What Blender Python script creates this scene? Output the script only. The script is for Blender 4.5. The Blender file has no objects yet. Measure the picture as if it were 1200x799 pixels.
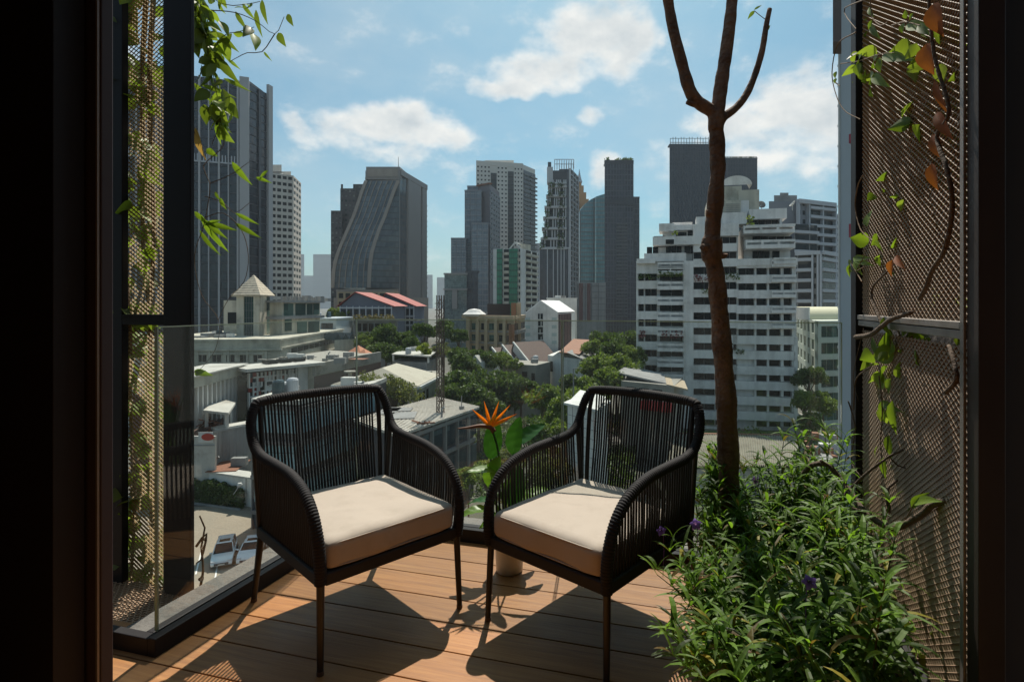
import bpy, bmesh, math, random
from mathutils import Vector, Matrix, Quaternion, noise
R = math.radians
random.seed(7)
rnd = random.Random(11)
sc = bpy.context.scene
col = sc.collection
V = Vector
# ------------------------------------------------------------------ view geometry (photo is 1200 x 799)
FP, HZ, H, CX = 645.0, 357.0, 1.25, 650.0
K = FP/722.0                 # depths below are given for a 722 px lens
YAW = R(15.35)
FWD = V((-math.sin(YAW), math.cos(YAW), 0)); RGT = V((math.cos(YAW), math.sin(YAW), 0))
GZ = -22.0
def at(px, d, z=0.0):
    d = d*K; p = FWD * d + RGT * ((px - CX) / FP * d); return V((p.x, p.y, z))
def atp(px, py, d):
    return at(px, d, H - (py - HZ) / FP * d * K)
def zat(py, d): return H - (py - HZ) / FP * d * K
def ground_pt(px, py, z=0.0): return at(px, (H - z) * FP / (py - HZ) / K, z)

# ------------------------------------------------------------------ mesh builder
class MB:
    def __init__(s): s.v = []; s.f = []; s.uv = {}
    def quad(s, a, b, c, d, uv=None):
        n = len(s.v); s.v += [a, b, c, d]; s.f.append((n, n+1, n+2, n+3))
        if uv: s.uv[len(s.f)-1] = uv
    def poly(s, pts):
        n = len(s.v); s.v += list(pts); s.f.append(tuple(range(n, n+len(pts))))
    def frame_box(s, O, X, Y, Z, x0, x1, y0, y1, z0, z1):
        n = len(s.v)
        for z in (z0, z1):
            for x, y in ((x0, y0), (x1, y0), (x1, y1), (x0, y1)):
                s.v.append(O + X*x + Y*y + Z*z)
        for f in ((0,3,2,1), (4,5,6,7), (0,1,5,4), (1,2,6,5), (2,3,7,6), (3,0,4,7)):
            s.f.append(tuple(n+i for i in f))
    def box(s, x0, x1, y0, y1, z0, z1):
        s.frame_box(V((0,0,0)), V((1,0,0)), V((0,1,0)), V((0,0,1)), x0, x1, y0, y1, z0, z1)
    def prism(s, pts, z0, z1):
        n = len(s.v); k = len(pts)
        for z in (z0, z1):
            for p in pts: s.v.append(V((p[0], p[1], z)))
        s.f.append(tuple(n+i for i in reversed(range(k)))); s.f.append(tuple(n+k+i for i in range(k)))
        for i in range(k):
            j = (i+1) % k; s.f.append((n+i, n+j, n+k+j, n+k+i))
    def bar(s, a, b, w, h=None, up=V((0,0,1))):
        h = h or w; d = (b-a); L = d.length
        if L < 1e-6: return
        d /= L; x = d.cross(up)
        if x.length < 1e-4: x = d.cross(V((1,0,0)))
        x.normalize(); y = x.cross(d)
        s.frame_box(a, x, y, d, -w/2, w/2, -h/2, h/2, 0, L)
    def tube(s, pts, rad, n=8, caps=True):
        m = len(pts)
        if not isinstance(rad, (list, tuple)): rad = [rad]*m
        base = len(s.v); t = (pts[1]-pts[0]).normalized()
        x = t.cross(V((0,0,1)))
        if x.length < 1e-3: x = t.cross(V((1,0,0)))
        x.normalize()
        for i in range(m):
            if i == 0: t = pts[1]-pts[0]
            elif i == m-1: t = pts[-1]-pts[-2]
            else: t = pts[i+1]-pts[i-1]
            t = t.normalized(); x = (x - t*x.dot(t)); x.normalize(); y = t.cross(x)
            for k in range(n):
                a = 2*math.pi*k/n; s.v.append(pts[i] + (x*math.cos(a)+y*math.sin(a))*rad[i])
        for i in range(m-1):
            for k in range(n):
                a = base+i*n+k; b = base+i*n+(k+1) % n; s.f.append((a, b, b+n, a+n))
        if caps:
            s.f.append(tuple(base+k for k in reversed(range(n)))); s.f.append(tuple(base+(m-1)*n+k for k in range(n)))
    def lathe(s, prof, n=32, O=V((0,0,0))):
        base = len(s.v)
        for r, z in prof:
            for k in range(n):
                a = 2*math.pi*k/n; s.v.append(O+V((r*math.cos(a), r*math.sin(a), z)))
        for i in range(len(prof)-1):
            for k in range(n):
                a = base+i*n+k; b = base+i*n+(k+1) % n; s.f.append((a, b, b+n, a+n))
    def build(s, name, mat, parent=None, smooth=False, world=True):
        """world: vertices are world coordinates; they are stored relative to the parent's origin"""
        me = bpy.data.meshes.new(name)
        off = V((0,0,0))
        if parent is not None and world: off = world_loc(parent)
        me.from_pydata([tuple(p-off) for p in s.v], [], s.f)
        if s.uv:
            ul = me.uv_layers.new(name='UVMap')
            for fi, uvs in s.uv.items():
                p = me.polygons[fi]
                for li, uv in zip(p.loop_indices, uvs): ul.data[li].uv = uv
        if smooth: me.polygons.foreach_set('use_smooth', [True]*len(me.polygons))
        if mat: me.materials.append(mat)
        me.update()
        o = bpy.data.objects.new(name, me); col.objects.link(o)
        if parent is not None: o.parent = parent
        return o
def world_loc(o):
    p = V(o.location)
    while o.parent is not None: o = o.parent; p = p + V(o.location)
    return p
def tag(o, label=None, cat=None, group=None, kind=None):
    if label: o['label'] = label
    if cat: o['category'] = cat
    if group: o['group'] = group
    if kind: o['kind'] = kind
    return o
def empty(name, loc, label=None, cat=None, group=None, rz=0):
    o = bpy.data.objects.new(name, None); col.objects.link(o); o.location = loc; o.rotation_euler = (0,0,rz); o.empty_display_size = .2
    return tag(o, label, cat, group)
def kids(o): return [c for c in bpy.data.objects if c.parent == o]
def copy_tree(o, parent=None):
    ch = kids(o); c = o.copy(); col.objects.link(c); c.parent = parent
    for k in ch: copy_tree(k, c)
    return c
def crom(pts, step):
    P = [pts[0]*2-pts[1]] + list(pts) + [pts[-1]*2-pts[-2]]; out = []
    for i in range(1, len(P)-2):
        p0, p1, p2, p3 = P[i-1:i+3]; n = max(1, int((p2-p1).length/step))
        for k in range(n):
            t = k/n
            out.append(.5*((2*p1)+(p2-p0)*t+(2*p0-5*p1+4*p2-p3)*t*t+(3*p1-p0-3*p2+p3)*t**3))
    out.append(pts[-1].copy()); return out
def bevel(o, w, seg=2):
    m = o.modifiers.new('bevel', 'BEVEL'); m.width = w; m.segments = seg; m.limit_method = 'ANGLE'; return o

# ------------------------------------------------------------------ materials
MATS = {}
class NT:
    def __init__(s, m):
        m.use_nodes = True; s.t = m.node_tree; s.t.nodes.clear()
    def n(s, typ, **k):
        x = s.t.nodes.new(typ); ins = k.pop('ins', {})
        for a, b in k.items(): setattr(x, a, b)
        for a, b in ins.items():
            if isinstance(b, bpy.types.NodeSocket): s.t.links.new(b, x.inputs[a])
            else: x.inputs[a].default_value = b
        return x
    def math(s, op, a, b=None, c=None, clamp=False):
        ins = {0: a}
        if b is not None: ins[1] = b
        if c is not None: ins[2] = c
        return s.n('ShaderNodeMath', operation=op, use_clamp=clamp, ins=ins).outputs[0]
    def mix(s, f, a, b, mode='MIX'):
        return s.n('ShaderNodeMixRGB', blend_type=mode, ins={0: f, 1: c4(a), 2: c4(b)}).outputs[0]
    def ramp(s, f, *stops):
        r = s.n('ShaderNodeValToRGB', ins={0: f}); e = r.color_ramp.elements
        while len(e) < len(stops): e.new(.5)
        for el, (p, c) in zip(e, stops): el.position = p; el.color = c4(c)
        return r.outputs[0]
    def out(s, sh, vol=None, disp=None):
        o = s.n('ShaderNodeOutputMaterial')
        if sh: s.t.links.new(sh, o.inputs[0])
        if vol: s.t.links.new(vol, o.inputs[1])
def c4(c):
    if isinstance(c, bpy.types.NodeSocket): return c
    if isinstance(c, (int, float)): return (c, c, c, 1)
    return tuple(c)+(1,) if len(c) == 3 else tuple(c)
def mat(name, color, rough=.6, var=.15, scale=3.0, metal=0., spec=.5, bump=0., bscale=40., coord='Object', streak=0., trans=0., island=0., sheen=0., dirt=None, dscale=None, rare=None):
    if name in MATS: return MATS[name]
    m = bpy.data.materials.new(name); t = NT(m); MATS[name] = m
    tc = t.n('ShaderNodeTexCoord').outputs[coord]
    geo = t.n('ShaderNodeNewGeometry')
    if coord == 'Object': tc = geo.outputs['Position']
    nz = t.n('ShaderNodeTexNoise', ins={'Vector': tc, 'Scale': scale, 'Detail': 6., 'Roughness': .6}).outputs[0]
    fac = t.math('MULTIPLY_ADD', nz, 2*var, 1-var)
    if island: fac = t.math('MULTIPLY', fac, t.math('MULTIPLY_ADD', geo.outputs['Random Per Island'], 2*island, 1-island))
    if streak:
        mp = t.n('ShaderNodeMapping', ins={'Vector': tc, 'Scale': (1, 1, .06)}).outputs[0]
        s2 = t.n('ShaderNodeTexNoise', ins={'Vector': mp, 'Scale': scale*2.2, 'Detail': 5.}).outputs[0]
        fac = t.math('MULTIPLY', fac, t.math('MULTIPLY_ADD', t.n('ShaderNodeMapRange', ins={0: s2, 1: .45, 2: .75, 3: 0., 4: 1.}).outputs[0], -streak, 1.))
    base = t.mix(1., c4(color), t.n('ShaderNodeCombineColor', ins={0: fac, 1: fac, 2: fac}).outputs[0], 'MULTIPLY')
    if dirt:
        dn = t.n('ShaderNodeTexNoise', ins={'Vector': tc, 'Scale': dscale or scale*.5, 'Detail': 8., 'Roughness': .7}).outputs[0]
        base = t.mix(t.n('ShaderNodeMapRange', ins={0: dn, 1: .5, 2: .68, 3: 0., 4: .8}).outputs[0], base, dirt)
    if rare:
        rr = t.n('ShaderNodeTexWhiteNoise', noise_dimensions='1D', ins={'W': t.math('MULTIPLY', geo.outputs['Random Per Island'], 917.)}).outputs[0]
        base = t.mix(t.math('GREATER_THAN', rr, 1-rare[1]), base, rare[0])
        base = t.mix(t.math('MULTIPLY', t.math('LESS_THAN', rr, rare[1]*1.5), .8), base, rare[2])
    b = t.n('ShaderNodeBsdfPrincipled', ins={'Base Color': base, 'Roughness': rough, 'Metallic': metal, 'Specular IOR Level': spec})
    if sheen: b.inputs['Sheen Weight'].default_value = sheen
    if bump:
        bn = t.n('ShaderNodeTexNoise', ins={'Vector': tc, 'Scale': bscale, 'Detail': 6.}).outputs[0]
        t.t.links.new(t.n('ShaderNodeBump', ins={'Height': bn, 'Strength': bump, 'Distance': 1./bscale}).outputs[0], b.inputs['Normal'])
    sh = b.outputs[0]
    if trans:
        tr = t.n('ShaderNodeBsdfTranslucent', ins={'Color': t.mix(1., base, (1.25, 1.3, .55), 'MULTIPLY')}).outputs[0]
        sh = t.n('ShaderNodeMixShader', ins={0: trans, 1: sh, 2: tr}).outputs[0]
    t.out(sh); return m
def glass_mat(name, tint=(.955, .975, .968), rough=.0, ior=1.5, dust=.007):
    if name in MATS: return MATS[name]
    m = bpy.data.materials.new(name); t = NT(m); MATS[name] = m
    bf = t.n('ShaderNodeNewGeometry').outputs['Backfacing']
    fr = t.n('ShaderNodeFresnel', ins={'IOR': t.math('MULTIPLY_ADD', bf, 1/ior-ior, ior)}).outputs[0]
    tr = t.n('ShaderNodeBsdfTransparent', ins={'Color': c4(tint)}).outputs[0]
    gl = t.n('ShaderNodeBsdfGlossy', ins={'Roughness': rough}).outputs[0]
    a = t.n('ShaderNodeMixShader', ins={0: fr, 1: tr, 2: gl}).outputs[0]
    geo = t.n('ShaderNodeNewGeometry').outputs['Position']
    nz = t.n('ShaderNodeTexNoise', ins={'Vector': geo, 'Scale': 1.3, 'Detail': 7., 'Roughness': .65}).outputs[0]
    dm = t.n('ShaderNodeMapRange', ins={0: nz, 1: .35, 2: .8, 3: dust*.3, 4: dust*1.9}).outputs[0]
    df = t.n('ShaderNodeBsdfDiffuse', ins={'Color': (.75, .8, .78, 1)}).outputs[0]
    tl = t.n('ShaderNodeBsdfTranslucent', ins={'Color': (.75, .8, .78, 1)}).outputs[0]
    dd = t.n('ShaderNodeMixShader', ins={0: .5, 1: df, 2: tl}).outputs[0]
    t.out(t.n('ShaderNodeMixShader', ins={0: dm, 1: a, 2: dd}).outputs[0]); return m
def window_mat(name, dark=(.02, .025, .03), light=(.16, .15, .13), frac=.25, rough=.25, cell=2.6, spec=.22):
    """window glass with rooms or curtains behind: the tone changes from window to window"""
    if name in MATS: return MATS[name]
    m = bpy.data.materials.new(name); t = NT(m); MATS[name] = m
    pos = t.n('ShaderNodeNewGeometry').outputs['Position']
    sc_ = t.n('ShaderNodeVectorMath', operation='SCALE', ins={0: pos, 'Scale': 1/cell}).outputs[0]
    fl = t.n('ShaderNodeVectorMath', operation='FLOOR', ins={0: sc_}).outputs[0]
    wn = t.n('ShaderNodeTexWhiteNoise', ins={'Vector': fl}).outputs[0]
    f = t.n('ShaderNodeMapRange', ins={0: wn, 1: 1-frac, 2: 1., 3: 0., 4: 1.}).outputs[0]
    nz = t.n('ShaderNodeTexNoise', ins={'Vector': pos, 'Scale': .9, 'Detail': 4.}).outputs[0]
    base = t.mix(f, dark, light); base = t.mix(t.math('MULTIPLY', nz, .6), base, (.01, .012, .015))
    b = t.n('ShaderNodeBsdfPrincipled', ins={'Base Color': base, 'Roughness': rough, 'Specular IOR Level': spec})
    t.out(b.outputs[0]); return m
def curtain_mat(name, a, b_, cw=1.5, ch=3.2, rough=.15, spec=.5, span=.3, spancol=None, line=(.1, .1, .11), lw=.07, metal=0., reflcol=None):
    """glass facade seen from far: panes (uv in metres) with their own tones, spandrel strip and joints"""
    if name in MATS: return MATS[name]
    m = bpy.data.materials.new(name); t = NT(m); MATS[name] = m
    uv = t.n('ShaderNodeUVMap').outputs[0]; sp = t.n('ShaderNodeSeparateXYZ', ins={0: uv})
    u = t.math('DIVIDE', sp.outputs[0], cw); v = t.math('DIVIDE', sp.outputs[1], ch)
    fu = t.math('FRACT', u); fv = t.math('FRACT', v)
    cell = t.n('ShaderNodeCombineXYZ', ins={0: t.math('FLOOR', u), 1: t.math('FLOOR', v)}).outputs[0]
    wn = t.n('ShaderNodeTexWhiteNoise', ins={'Vector': cell}).outputs[0]
    big = t.n('ShaderNodeTexNoise', ins={'Vector': uv, 'Scale': .06, 'Detail': 4.}).outputs[0]
    f = t.math('ADD', t.math('MULTIPLY', wn, .55), t.math('MULTIPLY', big, .5))
    base = t.mix(f, a, b_)
    if spancol: base = t.mix(t.math('LESS_THAN', fv, span), base, spancol)
    ln = t.math('MAXIMUM', t.math('LESS_THAN', fu, lw), t.math('LESS_THAN', fv, lw*cw/ch))
    base = t.mix(ln, base, line)
    tilt = t.n('ShaderNodeTexWhiteNoise', ins={'Vector': cell}).outputs[1]
    nrm = t.n('ShaderNodeNewGeometry').outputs['Normal']
    off = t.n('ShaderNodeVectorMath', operation='SUBTRACT', ins={0: tilt, 1: (.5, .5, .5)}).outputs[0]
    nn = t.n('ShaderNodeVectorMath', operation='ADD', ins={0: nrm, 1: t.n('ShaderNodeVectorMath', operation='SCALE', ins={0: off, 'Scale': .05}).outputs[0]}).outputs[0]
    nn = t.n('ShaderNodeVectorMath', operation='NORMALIZE', ins={0: nn}).outputs[0]
    b = t.n('ShaderNodeBsdfPrincipled', ins={'Base Color': base, 'Roughness': rough, 'Specular IOR Level': spec, 'Metallic': metal, 'Normal': nn})
    t.out(b.outputs[0]); return m
def wood_mat():
    m = bpy.data.materials.new('deck_wood'); t = NT(m)
    geo = t.n('ShaderNodeNewGeometry'); pos = geo.outputs['Position']; ri = geo.outputs['Random Per Island']
    off = t.n('ShaderNodeCombineXYZ', ins={0: t.math('MULTIPLY', ri, 37.), 1: t.math('MULTIPLY', ri, 11.)}).outputs[0]
    p = t.n('ShaderNodeVectorMath', operation='ADD', ins={0: pos, 1: off}).outputs[0]
    mp = t.n('ShaderNodeMapping', ins={'Vector': p, 'Scale': (1.2, 22, 6)}).outputs[0]
    n1 = t.n('ShaderNodeTexNoise', ins={'Vector': mp, 'Scale': 2.2, 'Detail': 9., 'Roughness': .62, 'Distortion': .5}).outputs[0]
    mp2 = t.n('ShaderNodeMapping', ins={'Vector': p, 'Scale': (2.5, 160, 6)}).outputs[0]
    n2 = t.n('ShaderNodeTexNoise', ins={'Vector': mp2, 'Scale': 2.5, 'Detail': 4.}).outputs[0]
    n3 = t.n('ShaderNodeTexNoise', ins={'Vector': pos, 'Scale': 2.3, 'Detail': 6.}).outputs[0]
    c = t.ramp(n1, (.25, (.22, .085, .022)), (.5, (.38, .162, .042)), (.75, (.49, .235, .068)))
    c = t.mix(t.math('MULTIPLY', n2, .35), c, (.17, .085, .042))
    c = t.mix(1., c, t.ramp(ri, (0, (.80, .80, .80)), (1, (1.16, 1.12, 1.05))), 'MULTIPLY')
    c = t.mix(t.n('ShaderNodeMapRange', ins={0: n3, 1: .52, 2: .75, 3: 0., 4: .35}).outputs[0], c, (.30, .19, .10))
    rg = t.n('ShaderNodeMapRange', ins={0: n3, 1: .3, 2: .7, 3: .42, 4: .62}).outputs[0]
    bp = t.n('ShaderNodeBump', ins={'Height': t.math('ADD', n1, n2), 'Strength': .25, 'Distance': .004}).outputs[0]
    b = t.n('ShaderNodeBsdfPrincipled', ins={'Base Color': c, 'Roughness': rg, 'Specular IOR Level': .4, 'Normal': bp})
    t.out(b.outputs[0]); return m
M_wood = wood_mat()
M_black = mat('black_metal', (.018, .016, .017), .6, .25, 4., spec=.22, bump=.1, bscale=300.)
M_jamb = mat('dark_jamb', (.060, .048, .052), .55, .2, 3., spec=.25)
M_jamb2 = mat('brown_jamb', (.05, .036, .030), .5, .3, 5., spec=.4, streak=.3)
M_dark = mat('dark_interior', (.012, .012, .013), .8)
M_wallg = mat('grey_interior', (.05, .05, .053), .8)
M_chair = mat('black_aluminium', (.020, .018, .018), .45, .2, 30., spec=.45)
M_rope = mat('black_rope', (.017, .015, .016), .75, .4, 260., bump=.5, bscale=700., spec=.3)
M_rope2 = mat('black_cord', (.012, .0105, .011), .7, .3, 200., bump=.3, bscale=600.)
M_cush = mat('beige_canvas', (.45, .38, .31), .92, .10, 7., bump=.35, bscale=650., sheen=.3, dirt=(.39, .325, .26), dscale=9.)
M_glass = glass_mat('railing_glass')
M_gedge = mat('glass_edge', (.40, .46, .445), .15, .1, 4., spec=.9, trans=.25)
M_ledge = mat('weathered_ledge', (.16, .15, .135), .8, .3, 4., bump=.4, bscale=40., dirt=(.06, .055, .05))
M_mesh = mat('expanded_metal', (.43, .30, .20), .6, .25, 12., metal=.0, spec=.25)
M_mesh2 = mat('bronze_mesh', (.38, .265, .12), .5, .3, 12., metal=.0, spec=.3)
M_greyframe = mat('grey_frame', (.33, .29, .26), .5, .25, 5., metal=.4, streak=.4)
M_soil = mat('soil', (.035, .025, .018), .95, .4, 30., bump=.8, bscale=60.)
M_pot = mat('white_ceramic', (.72, .69, .64), .45, .06, 8.)
M_bark = mat('bark', (.21, .125, .080), .9, .6, 14., bump=1., bscale=45., streak=.5, dirt=(.06, .036, .026), dscale=9.)
M_barkd = mat('dark_bark', (.11, .075, .05), .9, .4, 20., bump=.8, bscale=80.)
M_twig = mat('twig', (.16, .10, .055), .85, .4, 30., bump=.5, bscale=120.)
M_leaf = mat('bed_leaf', (.100, .180, .026), .5, .35, 9., spec=.28, trans=.55, island=.7, rare=((.34, .30, .05), .03, (.16, .09, .035)))
M_leafy = mat('yellow_leaf', (.16, .24, .03), .5, .3, 12., trans=.5, island=.35)
M_leafo = mat('olive_leaf', (.17, .23, .04), .5, .3, 12., trans=.45, island=.45)
M_dry = mat('dry_leaf', (.30, .10, .035), .7, .4, 25., trans=.35, island=.35)
M_strel = mat('strelitzia_leaf', (.040, .13, .025), .35, .3, 14., spec=.55, trans=.42)
M_strely = mat('strelitzia_young_leaf', (.15, .28, .035), .4, .2, 14., spec=.5, trans=.45)
M_orange = mat('orange_petal', (.85, .20, .02), .5, .15, 20., trans=.45)
M_yellow = mat('yellow_petal', (.90, .55, .03), .5, .1, 20., trans=.4)
M_beak = mat('flower_beak', (.20, .09, .05), .55, .3, 30., trans=.2)
M_purple = mat('purple_petal', (.26, .13, .55), .6, .2, 40., trans=.4)
# ------------------------------------------------------------------ camera, sky, sun, haze
cam = bpy.data.cameras.new('camera'); co = bpy.data.objects.new('camera', cam); col.objects.link(co)
cam.sensor_width = 36; cam.lens = 36*FP/1200; cam.shift_y = -(399.5-HZ)/1200; cam.shift_x = -(CX-600)/1200; cam.clip_start = .05; cam.clip_end = 9000
co.location = (0, 0, H); co.rotation_euler = (R(90), 0, YAW); sc.camera = co
SUN_AZ, SUN_EL = R(-10.4), R(57.)      # azimuth clockwise from +Y
sd = V((math.sin(SUN_AZ)*math.cos(SUN_EL), math.cos(SUN_AZ)*math.cos(SUN_EL), math.sin(SUN_EL)))
sl = bpy.data.lights.new('sun', 'SUN'); so = bpy.data.objects.new('sun', sl); col.objects.link(so)
sl.energy = 4.6; sl.angle = R(.55); sl.color = (1., .93, .82); so.rotation_euler = sd.to_track_quat('Z', 'Y').to_euler(); so.location = (0, 0, 300)
wd = bpy.data.worlds.new('World'); sc.world = wd; t = NT(wd)
sky = t.n('ShaderNodeTexSky'); sky.sky_type = 'NISHITA'; sky.sun_disc = False; sky.sun_elevation = SUN_EL; sky.sun_rotation = SUN_AZ % (2*math.pi)
sky.altitude = 0; sky.air_density = 1.0; sky.dust_density = 1.8; sky.ozone_density = 2.5
tc = t.n('ShaderNodeTexCoord').outputs['Generated']; sp = t.n('ShaderNodeSeparateXYZ', ins={0: tc})
az = t.math('ARCTAN2', sp.outputs[0], sp.outputs[1]); el = t.math('ARCSINE', sp.outputs[2])
# slow warp of the cloud outlines
wz = t.n('ShaderNodeTexNoise', ins={'Vector': tc, 'Scale': 9., 'Detail': 3.}).outputs[1]
wv = t.n('ShaderNodeSeparateXYZ', ins={0: wz})
azw = t.math('ADD', az, t.math('MULTIPLY_ADD', wv.outputs[0], .12, -.06)); elw = t.math('ADD', el, t.math('MULTIPLY_ADD', wv.outputs[1], .09, -.045))
blobs = [(690,38,75,36,1),(738,48,34,28,.9),(650,80,70,27,1),(598,97,52,16,.9),(715,78,45,20,.7),(690,140,17,10,.7),
         (352,145,32,16,.75),(405,150,50,22,.8),(455,140,60,20,.95),(505,155,42,24,.9),(455,172,85,16,.6),
         (930,120,62,34,1),(975,150,60,45,.9),(860,140,70,20,.8),(900,170,90,30,.75),(705,205,30,18,.7),(770,185,40,12,.4),
         (1120,60,90,50,1),(80,60,110,60,.9),(-150,160,150,40,.9),(1350,150,160,50,.9)]
mask = None
for (px, py, rx, ry, s) in blobs:
    a0 = math.atan((px-CX)/FP); e0 = math.atan((HZ-py)/FP*math.cos(a0)); k = math.cos(a0)**2/FP
    u = t.math('DIVIDE', t.math('SUBTRACT', azw, a0-YAW), rx*k*1.25); v = t.math('DIVIDE', t.math('SUBTRACT', elw, e0), ry/FP*math.cos(a0)*1.3)
    r2 = t.math('ADD', t.math('MULTIPLY', u, u), t.math('MULTIPLY', v, v))
    b = t.math('MULTIPLY', t.math('SUBTRACT', 1., r2, clamp=True), s)
    mask = b if mask is None else t.math('SMOOTH_MAX', mask, b, .25)
vm = t.n('ShaderNodeVectorMath', operation='MULTIPLY', ins={0: tc, 1: (1, 1, 1.7)}).outputs[0]
nz = t.n('ShaderNodeTexNoise', ins={'Vector': vm, 'Scale': 13., 'Detail': 12., 'Roughness': .60}).outputs[0]
offv = t.n('ShaderNodeVectorMath', operation='ADD', ins={0: vm, 1: (sd.x*.012, sd.y*.012, .03)}).outputs[0]
nz2 = t.n('ShaderNodeTexNoise', ins={'Vector': offv, 'Scale': 13., 'Detail': 8., 'Roughness': .55}).outputs[0]
dens = t.math('ADD', t.math('MULTIPLY', mask, 1.05), t.math('MULTIPLY_ADD', nz, 1.5, -.92))
cov = t.n('ShaderNodeMapRange', interpolation_type='SMOOTHSTEP', ins={0: dens, 1: .0, 2: .72, 3: 0., 4: 1.}).outputs[0]
dens2 = t.math('ADD', t.math('MULTIPLY', mask, .80), t.math('MULTIPLY_ADD', nz2, 1.5, -.92))
lit = t.n('ShaderNodeMapRange', ins={0: dens2, 1: .15, 2: .95, 3: 1., 4: .15}).outputs[0]  # cloud self-shadow put into the colour: greyer where it thickens sunward
# thin veil of high cloud and milky air near the horizon
vz = t.n('ShaderNodeTexNoise', ins={'Vector': vm, 'Scale': 3.2, 'Detail': 7., 'Roughness': .6}).outputs[0]
veil = t.n('ShaderNodeMapRange', ins={0: vz, 1: .36, 2: .70, 3: .05, 4: .42}).outputs[0]
SKS = .078
skc = t.n('ShaderNodeVectorMath', operation='SCALE', ins={0: sky.outputs[0], 'Scale': 1.}).outputs[0]
skc = t.mix(1., skc, (.56, .92, .92), 'MULTIPLY')
CL = 9.6
base = t.mix(veil, skc, (CL*.62, CL*.72, CL*.76))
ccol = t.mix(lit, (CL*.42, CL*.50, CL*.56), (CL*1.0, CL*.98, CL*.93))
fin = t.mix(t.math('MULTIPLY', cov, .93), base, ccol)
bg = t.n('ShaderNodeBackground', ins={'Color': fin, 'Strength': SKS})
o = t.n('ShaderNodeOutputWorld'); t.t.links.new(bg.outputs[0], o.inputs[0])
sc.view_settings.view_transform = 'Standard'; sc.view_settings.look = 'None'; sc.view_settings.gamma = 1; sc.view_settings.exposure = 0.40
sc.render.engine = 'CYCLES'; cy = sc.cycles
cy.use_denoising = True; cy.max_bounces = 8; cy.diffuse_bounces = 3; cy.glossy_bounces = 3; cy.transparent_max_bounces = 24; cy.volume_bounces = 0
cy.transmission_bounces = 4; cy.sample_clamp_indirect = 6
def haze():
    m = bpy.data.materials.new('haze'); t = NT(m)
    v = t.n('ShaderNodeVolumePrincipled', ins={'Color': (.72, .84, .92, 1), 'Density': HAZE, 'Anisotropy': .25})
    t.out(None, v.outputs[0])
    b = MB(); b.box(-3400, 3000, -600, 4600, GZ-1, 260)
    tag(b.build('haze', m), kind='stuff')
HAZE = .00012
haze()

# ------------------------------------------------------------------ ground
def ground():
    m = bpy.data.materials.new('city_ground'); t = NT(m)
    pos = t.n('ShaderNodeNewGeometry').outputs['Position']
    n1 = t.n('ShaderNodeTexNoise', ins={'Vector': pos, 'Scale': .02, 'Detail': 8., 'Roughness': .65}).outputs[0]
    n2 = t.n('ShaderNodeTexNoise', ins={'Vector': pos, 'Scale': .6, 'Detail': 8.}).outputs[0]
    c = t.ramp(n1, (.38, (.045, .065, .030)), (.48, (.10, .095, .08)), (.6, (.15, .14, .125)))
    c = t.mix(t.math('MULTIPLY', n2, .5), c, (.07, .065, .055))
    t.out(t.n('ShaderNodeBsdfPrincipled', ins={'Base Color': c, 'Roughness': .9}).outputs[0])
    b = MB(); b.quad(V((-3400, -600, GZ)), V((3000, -600, GZ)), V((3000, 4600, GZ)), V((-3400, 4600, GZ)))
    tag(b.build('ground', m), kind='structure')
    # car park
    b = MB(); z = GZ+.03
    P = [at(100, 30, z), at(480, 40, z), at(430, 71, z), at(100, 71, z)]
    b.poly(P)
    tag(b.build('parking_lot', mat('lot_concrete', (.27, .23, .175), .9, .2, .25, bump=.3, bscale=3., dirt=(.22, .18, .13), dscale=.12)), kind='structure')
    b = MB()
    for i in range(9):
        u = at(236, 58, GZ+.06) + (at(300, 52, GZ+.06)-at(236, 58, GZ+.06))*(i/3.0-1)
        d = (at(222, 48.5, GZ+.06)-at(236, 58, GZ+.06)).normalized()*5
        b.bar(u, u+d, .12, .004)
    tag(b.build('parking_marking', mat('road_paint', (.75, .74, .70), .8, .15, 2.)), kind='structure')
    b = MB(); b.poly([at(925, 70, z), at(1000, 70, z), at(1010, 128, z), at(935, 128, z)])
    tag(b.build('side_road', mat('pale_concrete', (.33, .32, .28), .9, .25, .3, dirt=(.14, .13, .12))), kind='structure')
    b = MB(); b.poly([at(790, 93, z+.3), at(930, 93, z+.3), at(932, 112, z+.3), at(780, 112, z+.3)])
    tag(b.build('grass', mat('lawn', (.07, .12, .035), .9, .5, 1.2)), kind='structure')
ground()

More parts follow.
